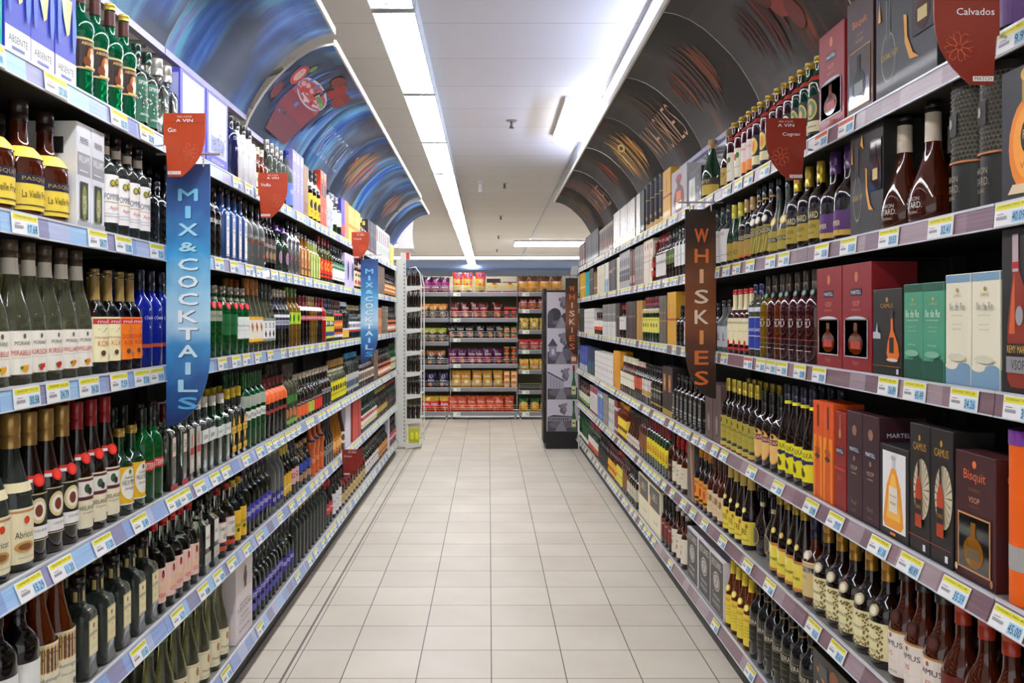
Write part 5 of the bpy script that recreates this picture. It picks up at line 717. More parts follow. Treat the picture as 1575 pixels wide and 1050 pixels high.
# ------------------------------------------------------------------ lamps
TUBE = mat('f6f6ff', .5, emit=LAMP, name='lit_tube'); TROUGH = mat('d8dcd8', .3, .2); STEEL0 = mat('8e8c86', .45, .4)
def batten(x, y, tx=.035):
    t = empty('fluorescent_light', (x, y, CZ))
    h = MB(); L = 1.46; wd = .095
    h.box(-wd, 0, -.022, wd, L, -.001, TROUGH)
    h.face([(-wd, 0, -.022), (-wd, L, -.022), (-wd-.002, L, -.085), (-wd-.002, 0, -.085)], TROUGH)
    h.box(-wd-.006, 0, -.088, -wd, L, -.001, TROUGH); h.box(wd, 0, -.088, wd+.006, L, -.001, TROUGH)
    h.build('housing', t)
    for yy in (0, L-.012):
        e = MB(); e.box(-wd, yy, -.088, wd, yy+.012, -.022, mat('b8bab4', .4)); e.build('end_cap', t)
    q = MB(); q.lathe([(.02, .028), (L-.02, .028)], TUBE, 12)
    q.v = [(tx+a*1.9, c, -.055+b) for a, b, c in q.v]; q.f = [f[::-1] for f in q.f]; q.build('tube', t)
    for yy in (.06, L-.08):
        c = MB(); c.box(tx-.06, yy, -.092, tx-.045, yy+.014, -.03, mat('908c84', .4)); c.build('clip', t)
    return t
k = 0
first = None
for j in range(16):
    t = batten(-.435, 1.02+1.5*j) if first is None else copy_tree(first)
    first = first or t; t.location = (-.435, -.48+1.5*j, CZ)
    tag(t, f'white fluorescent ceiling light over the aisle, {ORD[j]} unit from the front', 'light', 'row of ceiling lights over the aisle')
for nm, x in (('left', -4.1), ('right', 3.4)):
    for j in range(8):
        t = copy_tree(first); t.location = (x, 1.0+3*j, CZ)
        tag(t, f'fluorescent ceiling light over the next aisle on the {nm}, {ORD[j]} from the front', 'light', f'lights over the {nm} neighbouring aisle')
def troffer(x0, y0, x1, y1, label, st):
    t = empty('recessed_ceiling_light', ((x0+x1)/2, (y0+y1)/2, CZ)); a, b = (x1-x0)/2, (y1-y0)/2
    f = MB(); f.box(-a-.012, -b-.012, -.035, a+.012, b+.012, -.001, mat('dcdcdc', .4)); f.build('frame', t)
    d = MB(); d.box(-a, -b, -.055, a, b, -.034, mat('eef2ff', .5, emit=st)); d.build('diffuser', t)
    return tag(t, label, 'light')
troffer(.52, 5.9, 1.15, 7.1, 'bright square ceiling light panel above the right canopy edge', 9)
troffer(.5, 16.6, 3.6, 17.5, 'wide bright ceiling light panel far down on the right', 6)
troffer(-4.2, 17.2, -1.6, 17.6, 'faint far ceiling light panel on the left', 4)
troffer(-6, 20.6, 6, 21.2, 'long bluish ceiling light band across the far end of the shop', 1.6)
for j in range(5):
    t = empty('sprinkler', (.17, 6.6+3.05*j, CZ))
    m = MB(); m.lathe([(-.006, .036), (-.001, .042)], mat('c8c4b8', .3, .8), 16); m.build('rosette', t)
    m = MB(); m.lathe([(-.052, .010), (-.044, .016), (-.03, .009), (-.006, .012)], mat('6a6460', .3, .8), 10); m.lathe([(-.058, .020), (-.055, .020)], mat('6a6460', .3, .8), 10); m.build('nozzle', t)
    tag(t, f'small metal sprinkler head under the ceiling, {ORD[j]} along the aisle', 'sprinkler', 'sprinkler heads in the ceiling')
COOL = mat('c4d2ff', .5, emit=70, name='cool_tube')
for nm, x in (('right', 1.12),):
    for j in range(3):
        t = empty('canopy_light', (x, 3.7+1.45*j, 2.70))
        h = MB(); h.box(-.03, 0, -.03, .03, 1.3, -.005, TROUGH); h.build('housing', t)
        h = MB(); h.lathe([(.03, .016), (1.27, .016)], COOL, 10); h.v = [(a, c, .014+b) for a, b, c in h.v]; h.f = [f[::-1] for f in h.f]; h.build('tube', t)
        for yy in (.3, 1.0):
            h = MB(); h.tube([(0, yy, -.01), (0, yy, CZ-2.701)], .003, STEEL0, 6); h.build('hanger', t)
        tag(t, f'slim cool white uplight hung above the {nm} canopy, {ORD[j]} from the front', 'light', f'uplights above the {nm} canopy')
t = MB(); t.box(-.018, -.004, -.12, .018, .004, -.001, mat('eceae0', .5)); t.box(-.006, -.006, -.03, .006, -.004, -.018, mat('505050', .5))
tag(t.build('ceiling_tag', None, (-.095, 9.5, CZ)), 'small white tag hanging from the ceiling beside a sprinkler', 'tag')

# ------------------------------------------------------------------ shelving bays
def rail_nodes(stops):
    def f(nt, b):
        v = coords(nt, (0, 6.2, 0)); no = N(nt, 'ShaderNodeTexWhiteNoise')
        tc = nt.nodes.new('ShaderNodeTexCoord'); sp = nt.nodes.new('ShaderNodeSeparateXYZ'); nt.links.new(tc.outputs['Object'], sp.inputs[0])
        a = N(nt, 'ShaderNodeMath', operation='MULTIPLY'); a.inputs[1].default_value = 10.3; nt.links.new(sp.outputs[1], a.inputs[0])
        g = N(nt, 'ShaderNodeMath', operation='FLOOR'); nt.links.new(a.outputs[0], g.inputs[0])
        no.noise_dimensions = '1D'; nt.links.new(g.outputs[0], no.inputs['W'])
        st = N(nt, 'ShaderNodeTexNoise'); st.inputs['Scale'].default_value = 1; st.inputs['Detail'].default_value = 4
        nt.links.new(coords(nt, (60, 5, 420)), st.inputs['Vector'])
        mx = nt.nodes.new('ShaderNodeMix'); mx.data_type = 'RGBA'; mx.blend_type = 'OVERLAY'; mx.inputs[0].default_value = .5
        nt.links.new(ramp(nt, no.outputs[0], stops, 'CONSTANT'), mx.inputs[6]); nt.links.new(st.outputs[0], mx.inputs[7])
        nt.links.new(mx.outputs[2], b.inputs['Base Color'])
    return f
RAIL = {-1: nodemat('blue_rail', rail_nodes([(0, '9fc4e6'), (.42, '8fa8d4'), (.62, 'b4bedc'), (.8, '8e8eb0')]), .3, coat=.4),
        1: nodemat('brown_rail', rail_nodes([(0, '8c7078'), (.4, '7d6068'), (.7, 'a08c90')]), .3, coat=.4)}
STEEL = mat('8e8c86', .45, .4); DARK = mat('141312', .6); RIM = mat('d8dae0', .35, .2)
TICK = {('L', 1): [(-40, ''), (86, '27.50'), (183, '15.71'), (226, '32.90'), (364, '24.18'), (382, '28.35')],
 ('L', 2): [(38, '17.68'), (150, '24.77'), (190, '12.82'), (241, '7.51'), (337, '22.16'), (360, '18.48'), (383, '31.20'), (399, '12.40'), (421, '14.55')],
 ('L', 3): [(41, '30.58'), (89, '34.79'), (137, '34.20'), (183, '7.59'), (218, '7.58'), (246, '19.90'), (342, '15.24'), (363, '20.15'), (379, '18.85'), (396, '16.25'), (416, '18.90'), (436, '15.45')],
 ('L', 4): [(41, '15.29'), (90, '11.20'), (154, '11.20'), (211, '5.49'), (261, '8.60'), (281, '15.20'), (304, '10.24'), (328, '12.45'), (345, '15.49'), (376, '7.20'), (397, '9.80')],
 ('L', 5): [(210, '11.63'), (270, '6.71'), (310, '10.84'), (333, '10.29'), (354, '7.45'), (377, '6.12'), (397, '8.90'), (429, '7.15'), (447, '9.30')],
 ('L', 6): [(345, '11.90'), (398, '9.99'), (456, '9.65'), (475, '7.15')],
 ('R', 1): [(1560, '9.95'), (1302, '35.99'), (1263, '37.64'), (1177, '15.35'), (1152, '9.80'), (1136, '8.18'), (1119, '8.38'), (1092, '18.38')],
 ('R', 2): [(1556, '40.09'), (1447, '32.41'), (1367, '20.53'), (1305, '31.65'), (1264, '13.58'), (1206, '12.95'), (1185, '12.75'), (1154, '10.95'), (1133, '8.25'), (1117, '9.12')],
 ('R', 3): [(1570, '31.90'), (1483, '34.26'), (1407, '45.49'), (1366, '136.89'), (1260, '37.09'), (1231, '25.98'), (1203, '25.98'), (1186, '25.98'), (1170, '26.15'), (1151, '15.90'), (1114, '18.25')],
 ('R', 4): [(1558, '45.00'), (1474, '35.59'), (1405, '40.89'), (1357, '41.38'), (1289, '29.05'), (1250, '15.98'), (1200, '17.28'), (1159, '12.28'), (1116, '9.35'), (1102, '10.25'), (1084, '27.90'), (1072, '24.30')],
 ('R', 5): [(1292, '30.67'), (1255, '19.65'), (1187, '13.68'), (1153, '12.30'), (1110, '25.48'), (1086, '18.25'), (1068, '17.95'), (1053, '21.40'), (1036, '16.45'), (1023, '19.20')],
 ('R', 6): [(1157, '9.60'), (1106, '9.25'), (1031, '19.90'), (1007, '18.28')]}
def ticket(price, red, near, inward):
    m = MB(); wd, ht = .105, .043
    m.box(-wd/2, -.0016, 0, wd/2, .0, ht, mat('f0f0ee', .4))
    fm = lambda u, v, k: (u*wd/2, -.0019-.0002*k, v*ht)
    ops = [('r', -.94, .70, .94, .96, 'e07050' if red else 'ece23c'), ('r', .1, .08, .9, .58, 'a8d4ee'), ('r', -.85, .28, -.2, .42, '9a9a9c'), ('r', -.8, .5, -.4, .53, 'a05060')]
    if near and price: ops += [('t', price, .5, .33, .72, .38, '1c3c60'), ('t', 'COGNAC 70CL 40' if inward > 0 else 'GENEVER 70CL 35', 0, .85, 1.6, .09, '605c20')]
    else: ops += [('r', .3, .18, .75, .48, '5c8cb0')]
    paint(m, fm, ops); return m
BAYS = {-1: [.66, 1.66, 2.64, 3.66, 4.66, 5.74, 6.7, 7.7, 8.66, 9.42], 1: [.7, 1.70, 2.70, 3.70, 4.75, 5.75, 6.75, 7.75, 8.75, 9.75]}
def tick_positions(sd, sh):
    out = []; fr = .97
    for x, p in TICK[(sd, sh)]: out.append((F*fr/abs(x-VX), p))
    end = 9.35 if sd == 'L' else 9.7; y = max(d for d, p in out)+.16; rr = random.Random(sh*7+(3 if sd == 'L' else 9))
    while y < end: out.append((y, '%d.%02d' % (rr.randint(7, 39), rr.randint(5, 99)))); y += rr.choice([.12, .125, .15, .22])
    return out
for s, sd in ((-1, 'L'), (1, 'R')):
    side = 'left' if s < 0 else 'right'; tp = {sh: tick_positions(sd, sh) for sh in ZS}
    for bi in range(len(BAYS[s])-1):
        y0, y1 = BAYS[s][bi]+.002, BAYS[s][bi+1]-.002
        if y1 < 1.5: pass
        u = empty('shelving_bay', (s*1.0, y0, 0)); L = y1-y0; I = s      # local x grows to the back
        tag(u, f'tall metal shelving bay with six shelves, {side} side, {ORD[bi]} from the camera', 'shelving', f'shelving bays on the {side}')
        b = MB(); b.box(I*.44, 0, 0, I*.46, L, 2.0, DARK); b.build('back_panel', u)
        b = MB(); b.box(0, 0, 0, I*.43, L, .085, mat('22222a', .5)); b.build('kick_plate', u)
        if bi == len(BAYS[s])-2:
            b = MB(); b.box(I*.001, L-.004, .087, I*.438, L, 1.99, mat('2c2a28', .5)); b.build('end_panel', u)
        for yy in (0, L-.034):
            b = MB(); b.box(I*.40, yy, .085, I*.438, yy+.03, 2.02, mat('2a2826', .5, .3)); b.build('upright', u)
        for sh, z in ZS.items():
            tilt = .018 if sh >= 4 else .004
            b = MB(); b.box(-I*.022, 0, z-.022, I*.395, L, z, STEEL if sh > 1 else RIM)
            b.box(-I*.010, .0, z-.034, I*.39, L, z-.022, mat('26241f', .6))
            for yy in (.003, L-.012): b.box(I*.02, yy, z-.040, I*.39, yy+.008, z-.034, mat('26241f', .6))
            shf = b.build('shelf', u)
            # sloping price rail
            x0, x1 = -I*.026, -I*(.026+tilt); r = MB(); M = RAIL[s]; z0, z1 = z-.045, z
            r.raw([(x0, 0, z1), (x0, L, z1), (x1, L, z0), (x1, 0, z0), (x0+I*.003, 0, z1), (x0+I*.003, L, z1), (x1+I*.003, L, z0), (x1+I*.003, 0, z0)],
                  [(0, 3, 2, 1) if s < 0 else (0, 1, 2, 3), (4, 5, 6, 7) if s < 0 else (4, 7, 6, 5), (0, 1, 5, 4), (3, 7, 6, 2), (0, 4, 7, 3), (1, 2, 6, 5)], M)
            r.box(x0-I*.002, 0, z1-.002, x0+I*.006, L, z1+.003, RIM); r.box(x1-I*.002, 0, z0-.002, x1+I*.004, L, z0+.001, RIM)
            r.build('price_rail', shf)
            a = math.atan2(tilt, .045)
            for yt, p in tp[sh]:
                if not (y0+.055 < yt < y1-.055): 
                    if not (y0 < yt < y1): continue
                    yt = min(max(yt, y0+.056), y1-.056)
                t = ticket(p, (sd == 'R' and sh == 1 and 2.3 < yt < 2.8) or (sd == 'R' and sh == 3 and 3.2 < yt < 3.35), yt < 4.6, s).build('price_ticket', shf)
                t.location = (x1-I*.0022, yt-y0, z-.0445); t.rotation_euler = (-a, 0, PI/2 if s < 0 else -PI/2)
                if yt < 4 and p: t['label'] = f'price ticket reading {p}'

# ------------------------------------------------------------------ curved canopy panels above the shelves
ARC = [(.668, 2.615), (.72, 2.607), (.775, 2.585), (.83, 2.55), (.88, 2.505), (.93, 2.455), (.97, 2.405), (1.005, 2.35), (1.035, 2.295), (1.05, 2.255)]
ALEN = [0]
for (a, b), (c, d) in zip(ARC, ARC[1:]): ALEN.append(ALEN[-1]+math.hypot(c-a, d-b))
def arc_at(t):      # t 0 at the outer tip, 1 at the base
    q = t*ALEN[-1]; q = min(max(q, 0), ALEN[-1])
    for i in range(len(ARC)-1):
        if q <= ALEN[i+1]+1e-9:
            f = (q-ALEN[i])/(ALEN[i+1]-ALEN[i]); (a, b), (c, d) = ARC[i], ARC[i+1]
            tx, tz = (c-a), (d-b); l = math.hypot(tx, tz)
            return a+f*(c-a), b+f*(d-b), tz/l, -tx/l       # point and normal towards the aisle
def canopy_nodes(cols, seed, streak, base):
    def f(nt, b):
        v = coords(nt, (1, 1, 1), (seed*3.1, seed*1.7, 0), 'UV')
        mp = nt.nodes.new('ShaderNodeMapping'); mp.inputs['Scale'].default_value = (5, .8, 1); nt.links.new(v, mp.inputs[0])
        no = N(nt, 'ShaderNodeTexNoise'); no.inputs['Scale'].default_value = 1; no.inputs['Detail'].default_value = 5; no.inputs['Roughness'].default_value = .6; no.inputs['Distortion'].default_value = .35
        nt.links.new(mp.outputs[0], no.inputs['Vector'])
        c = ramp(nt, no.outputs[0], cols)
        mp2 = nt.nodes.new('ShaderNodeMapping'); mp2.inputs['Scale'].default_value = (2.0, 1.6, 1); nt.links.new(v, mp2.inputs[0])
        n2 = N(nt, 'ShaderNodeTexNoise'); n2.inputs['Scale'].default_value = 1; n2.inputs['Detail'].default_value = 2; nt.links.new(mp2.outputs[0], n2.inputs['Vector'])
        mk = ramp(nt, n2.outputs[0], [(streak, '000000'), (streak+.16, 'ffffff')])
        mx = nt.nodes.new('ShaderNodeMix'); mx.data_type = 'RGBA'
        nt.links.new(mk, mx.inputs[0]); mx.inputs[6].default_value = (*lin(base), 1); nt.links.new(c, mx.inputs[7])
        nt.links.new(mx.outputs[2], b.inputs['Base Color'])
    return f
BLUES = [(.28, '203868'), (.42, '3868b4'), (.5, '5c88c4'), (.56, '78c4dc'), (.62, '8f98c8'), (.75, '30549a')]
BROWNS = [(.35, '2e2a24'), (.48, '4a3a2e'), (.55, 'a8502a'), (.62, '6a3c28'), (.75, '34302a')]
PATCH = {}
def soft(col, name):      # translucent printed smear laid on the panel
    return mat(col, .5)
def canopy(s, y0, y1, lab, seed, dx=0, dz=0, ops=(), streak=.42):
    side = 'left' if s < 0 else 'right'
    t = empty('curved_canopy', (0, y0, 0)); L = y1-y0-.006; n = 36
    M = nodemat('canopy_print', canopy_nodes(BLUES if s < 0 else BROWNS, seed, streak, '485260' if s < 0 else '3a3630'), .55)
    v = []; uv = []; fs = []
    for i in range(n+1):
        x, z, nx, nz = arc_at(i/n)
        for yy in (0, L): v.append((s*(x+dx), yy, z+dz)); uv.append((yy, i/n*ALEN[-1]))
    for i in range(n+1):
        x, z, nx, nz = arc_at(i/n)
        for yy in (0, L): v.append((s*(x+dx-nx*.010), yy, z+dz-nz*.010)); uv.append((yy, i/n*ALEN[-1]))
    o = 2*(n+1)
    for i in range(n): fs.append((2*i, 2*i+2, 2*i+3, 2*i+1))
    for i in range(n): fs.append((o+2*i, o+2*i+1, o+2*i+3, o+2*i+2))
    for e in (0, 1):
        for i in range(n): fs.append((2*i+e, o+2*i+e, o+2*i+2+e, 2*i+2+e) if e == 0 else (2*i+e, 2*i+2+e, o+2*i+2+e, o+2*i+e))
    me = bpy.data.meshes.new('panel'); me.from_pydata(v, [], fs); me.materials.append(M); me.materials.append(mat('cfcac0', .5))
    for i, p in enumerate(me.polygons): p.material_index = 0 if i < n else 1; p.use_smooth = i < 2*n
    ul = me.uv_layers.new(name='UVMap')
    for lp in me.loops: ul.data[lp.index].uv = uv[lp.vertex_index]
    pn = bpy.data.objects.new('panel', me); COL.objects.link(pn); pn.parent = t
    e = MB(); x, z, nx, nz = arc_at(0)
    e.box(s*(x+dx-.006), 0, z+dz-.006, s*(x+dx+.004), L, z+dz+.022, mat('dcd6c8', .4)); e.build('edge_strip', t)
    e = MB(); x, z, nx, nz = arc_at(1); e.box(s*(x+dx-.004), 0, z+dz-.016, s*(x+dx+.02), L, z+dz+.006, mat('8a86a0', .4, .3)); e.build('rail', t)
    for yy in (.05, L-.08):
        e = MB(); e.box(s*1.435, yy, 2.022, s*1.455, yy+.03, 2.35, DARK); e.tube([(s*1.445, yy+.015, 2.33), (s*(1.085+dx), yy+.015, 2.25+dz)], .012, mat('8a8680', .4, .5))
        e.tube([(s*1.445, yy+.015, 2.33), (s*(.90+dx), yy+.015, 2.53+dz)], .010, mat('8a8680', .4, .5)); e.build('bracket', t)
    if ops:
        q = MB()
        def fm(u, v_, k):     # u -1..1 along the aisle, reading direction; v 0 base .. 1 tip
            x, z, nx, nz = arc_at(1-v_); yy = L*(.5+u*.5) if s < 0 else L*(.5-u*.5)
            return (s*(x+dx+nx*(.0012+.0003*k)), yy, z+dz+nz*(.0012+.0003*k))
        paint(q, fm, subdiv(ops), vs_=20); q.build('printed_picture', t)
    tag(t, lab, 'canopy', f'curved canopy panels above the {side} shelves')
def subdiv(ops):      # break tall shapes into short strips so that they follow the curve
    out = []
    for op in ops:
        if op[0] == 'E':       # soft streaked ellipse: many thin arc-wise slivers
            _, cu, cv, ru, rv, cols, nn, sd = op; rr = random.Random(sd)
            for i in range(nn):
                a = rr.uniform(-1, 1); c = rr.choice(cols); h = rv*math.sqrt(max(0, 1-a*a))*rr.uniform(.5, 1); off = rr.uniform(-.12, .12)*rv
                wd = ru*rr.uniform(.02, .06); u0 = cu+a*ru; K2 = 7
                for j in range(K2):
                    v0 = cv+off-h+2*h*j/K2; v1 = cv+off-h+2*h*(j+1)/K2
                    w0 = wd*math.sin(PI*(j+.15)/(K2+.3)); w1 = wd*math.sin(PI*(j+1.15)/(K2+.3))
                    cc = (v0-cv)*.25*ru/rv*.4; c2 = (v1-cv)*.25*ru/rv*.4
                    out.append(('p', [(u0+cc-w0, v0), (u0+cc+w0, v0), (u0+c2+w1, v1), (u0+c2-w1, v1)], 0, c))
        else: out.append(op)
    return out
def letters(tx, u0, u1, v0, v1, col, lean=0):
    return [('t', tx, (u0+u1)/2, (v0+v1)/2, u1-u0, v1-v0, col)]
STRAW = [('E', -.1, .5, .9, .42, ['3c6ca8', '6a88b8', '283c60', '50505c'], 40, 3), ('e', .28, .8, .2, .10, 'a83428'), ('e', .62, .78, .2, .10, '98382c'), ('e', .05, .86, .16, .07, '8c3428'),
    ('p', [(-.55, .1), (.22, .1), (.42, .34), (-.62, .34)], '8c4c50'), ('p', [(-.62, .34), (.42, .34), (.5, .5), (-.6, .5)], '9c4a4c'), ('p', [(-.6, .5), (.5, .5), (.45, .6), (-.5, .6)], 'b85c54'),
    ('e', -.05, .60, .55, .115, 'd8d4d8'), ('e', -.05, .60, .52, .10, 'c06058')]+[('e', -.05+.44*math.cos(i*2.4)*math.sqrt((i+1)/19), .6+.082*math.sin(i*2.4)*math.sqrt((i+1)/19), .07, .022, ['d8402c', 'e8b0a8', 'c83828', 'f0d0c8'][i % 4]) for i in range(18)]+[
    ('e', .22, .62, .16, .025, '6a9a50'), ('e', .38, .60, .1, .022, '80a860'), ('p', [(-.05, .6), (.02, .6), (.22, .8), (.14, .8)], '2c2424'), ('e', -.72, .62, .14, .10, 'c8503c'), ('e', -.72, .62, .08, .07, 'e8b8a8'), ('e', -.62, .74, .05, .04, '7a9a48'), ('e', -.86, .4, .1, .08, '80403c')]
FRUIT = [('E', .0, .5, .7, .38, ['c8782c', '8a9a50', 'b86858', 'b8a0b8', 'd89040', '706880', 'c8c4d0'], 60, 5)]
FRUIT2 = [('E', .0, .5, .6, .30, ['b86858', '8a9a60', 'd8b8b0', 'a85040', 'c8c4c0'], 60, 8)]
WAVE = [('E', -.1, .5, .8, .44, ['3c78b8', '68b0d8', '90b8e0', '4058a0', '8890c0'], 44, 11)]
FLAME = [('E', 0, .5, .7, .36, ['7a3c20', '5c3424', '8c4a24', '4c3028'], 34, 21)]
AMBER = [('E', 0, .5, .7, .38, ['c88838', 'e8c070', '8a5c28', 'a86c30', 'f0dca0', '5c4428'], 56, 23), ('e', -.05, .62, .2, .05, 'f0d890'), ('e', -.05, .62, .1, .025, '5c4420')]
ROCK = [('E', 0, .45, .6, .3, ['5c4a38', '84684c', '48403a'], 34, 27)]
REDHAND = [('E', -.1, .4, .5, .3, ['4c1c14', '6a2418', '3a1a14'], 30, 31), ('e', .25, .42, .14, .10, '8c3424'), ('e', .35, .3, .1, .1, '6c281c'), ('e', .12, .55, .1, .12, '58221a'), ('p', [(.5, .75), (.56, .75), (.75, .5), (.69, .5)], 'd8cca0')]
canopy(-1, 1.0, 2.0, 'blue streaked curved canopy panel overhead at the left frame corner', 1, 0, .045)
canopy(-1, 2.0, 2.86, 'blue and violet curved canopy panel above the gin boxes', 2, 0, .045)
canopy(-1, 2.86, 3.82, 'curved canopy panel with wide teal and blue swirl, just before the strawberry one', 3, 0, .045)
canopy(-1, 3.83, 4.84, 'curved canopy panel printed with a strawberry cocktail glass', 4, 0, 0, STRAW, .5)
canopy(-1, 4.84, 5.77, 'curved dark blue canopy panel lettered MIX&COCKTAILS', 5, 0, 0, [('t', '~MIX&COCKTAILS', 0, .40, 1.75, .34, 'c4dcf0')], .48)
canopy(-1, 5.77, 6.72, 'curved canopy panel printed with an orange and green fruit swirl', 6, 0, 0, FRUIT, .5)
canopy(-1, 6.72, 7.70, 'curved canopy panel with bright blue streaks beyond the fruit swirl', 7, 0, 0, (), .38)
canopy(-1, 7.70, 8.68, 'curved canopy panel with a small pinkish swirl near the far end', 8, 0, 0, FRUIT2, .5)
canopy(-1, 8.70, 9.80, 'last curved blue canopy panel at the far end, stepped lower', 9, 0, -.03)
canopy(1, 1.5, 2.5, 'dark curved canopy panel overhead at the right frame corner', 11)
canopy(1, 2.5, 3.42, 'dark canopy panel printed with a red lit hand and glass', 12, 0, 0, REDHAND, .55)
canopy(1, 3.42, 4.35, 'dark brown canopy panel with orange flame streaks', 13, 0, 0, FLAME, .55)
canopy(1, 4.35, 5.20, 'brown canopy panel lettered WHISKIES, the larger lettering', 14, 0, 0, FLAME[:0]+[('E', .2, .6, .6, .3, ['5c3424', '4c3028'], 9, 41), ('t', '~WHISKIES', 0, .38, 1.75, .36, 'd8a888')], .55)
canopy(1, 5.20, 6.13, 'brown canopy panel with glowing amber whisky glass swirl', 15, 0, 0, AMBER, .58)
canopy(1, 6.13, 7.06, 'brown canopy panel with one orange streak', 16, 0, 0, [('E', .2, .55, .4, .25, ['a8502c', '8c4428', '6a3c28'], 22, 43)], .58)
canopy(1, 7.06, 7.95, 'brown canopy panel with small far WHISKIES lettering', 17, 0, 0, [('E', .2, .55, .4, .25, ['8c4428', '6a3c28'], 16, 47), ('t', '~WHISKIES', 0, .40, 1.7, .36, 'c89878')], .58)
canopy(1, 7.95, 9.0, 'last brown canopy panel at the far end of the right side', 18, 0, 0, ROCK, .58)

# ------------------------------------------------------------------ hanging banners and category cards
def banner_nodes(stops):
    def f(nt, b):
        tc = nt.nodes.new('ShaderNodeTexCoord'); sp = nt.nodes.new('ShaderNodeSeparateXYZ'); nt.links.new(tc.outputs['Object'], sp.inputs[0])
        no = N(nt, 'ShaderNodeTexNoise'); no.inputs['Scale'].default_value = 5; no.inputs['Distortion'].default_value = 1.5; nt.links.new(tc.outputs['Object'], no.inputs['Vector'])
        a = N(nt, 'ShaderNodeMath', operation='MULTIPLY_ADD'); a.inputs[1].default_value = -1/.8; a.inputs[2].default_value = -.08; nt.links.new(sp.outputs[2], a.inputs[0])
        c = N(nt, 'ShaderNodeMath', operation='MULTIPLY_ADD'); c.inputs[1].default_value = .22; nt.links.new(no.outputs[0], c.inputs[0]); nt.links.new(a.outputs[0], c.inputs[2])
        nt.links.new(ramp(nt, c.outputs[0], stops), b.inputs['Base Color'])
    return f
BLUEB = nodemat('blue_banner_print', banner_nodes([(0, '27406c'), (.2, '2f5c9c'), (.38, '3c9cd0'), (.5, '9cd0ec'), (.6, 'b4dcf0'), (.72, '3c8cc4'), (.84, '2c5c98'), (1, '1c3468')]), .4, coat=.2)
BROWNB = nodemat('brown_banner_print', banner_nodes([(0, '2a1c14'), (.2, '3a2418'), (.4, '7a4420'), (.6, '8c4c24'), (.75, '5c3018'), (1, '24180f')]), .4, coat=.2)
def banner(s, y, top, word, M, cols, lab, L=.79, wd=.132):
    t = empty('hanging_banner', (s*.972, y, top)); I = -s        # local x grows towards the aisle by I
    n = 14; pts = [(0, 0), (wd, 0), (wd, -L*.72)]
    for i in range(1, n+1):
        a = i/n*PI/2; pts.append((wd*math.cos(a), -L*.72-L*.28*math.sin(a)))
    m = MB(); fr = [(I*x, -.002, z) for x, z in pts]; bk = [(I*x, .002, z) for x, z in pts]
    k = len(pts); order = list(range(k)) if I < 0 else list(range(k))[::-1]
    m.raw(fr+bk, [tuple(order), tuple([k+i for i in order[::-1]])]+[(i, (i+1) % k, k+(i+1) % k, k+i) for i in range(k)], M)
    m.build('banner_sheet', t)
    q = MB(); step = L*.86/len(word)
    for i, ch in enumerate(word):
        zz = -L*.085-step*(i+.5); c = cols[min(int(i/len(word)*len(cols)), len(cols)-1)]
        hw = .5*wd if ch not in 'I' else .12*wd; ht = step*.66 if ch != '&' else step*.5
        for d, cc in ((.0024, '203048' if I > 0 else '20140c'), (.0032, c)):
            o = .002 if d < .0026 else 0
            vs, fs = text_mesh(ch); X0 = I*wd*.5
            if s > 0: X0 = I*wd*.47
            [q.raw([(X0+a*hw*(.86 if ch != '&' else .8)+o+e_, -d-j_*.00012, zz+b*ht-o+f_) for a, b in vs], fs, mat(cc, .4)) for j_, (e_, f_) in enumerate(((-.0018, 0), (.0018, 0), (0, .0015), (0, -.0015)))]
    q.build('lettering', t)
    h = MB(); h.tube([(-I*.03, 0, .03), (I*(wd+.03), 0, .03)], .004, mat('b8b4ac', .3, .5)); h.build('hanger_rod', t)
    for xx in (.02, wd-.02):
        h = MB(); h.tube([(I*xx, 0, .032), (I*xx, 0, -.008)], .003, mat('d0d0cc', .4)); h.build('hook', t)
    return tag(t, lab, 'banner')
LB = ['7cc8ec', 'a8dcf0', 'd8f0fa', 'f4fcff', 'f4fcff', 'd8f0fa', 'a8d8f0', '58a8dc']
banner(-1, 2.665, 1.896, 'MIX&COCKTAILS', BLUEB, LB, 'large blue hanging banner reading MIX&COCKTAILS, nearest on the left')
banner(-1, 6.70, 1.883, 'MIX&COCKTAILS', BLUEB, LB, 'smaller looking blue banner reading MIX&COCKTAILS, farther down the left')
OB = ['d86a30', 'e07838', 'e8b088', 'f0d8c0', 'f0d8c0', 'e89858', 'd87030', 'e07030']
banner(1, 3.786, 1.898, 'WHISKIES', BROWNB, OB, 'large brown hanging banner reading WHISKIES, nearest on the right', .81)
banner(1, 9.66, 1.875, 'WHISKIES', BROWNB, OB, 'small brown banner reading WHISKIES beside the poster display', .84, .135)
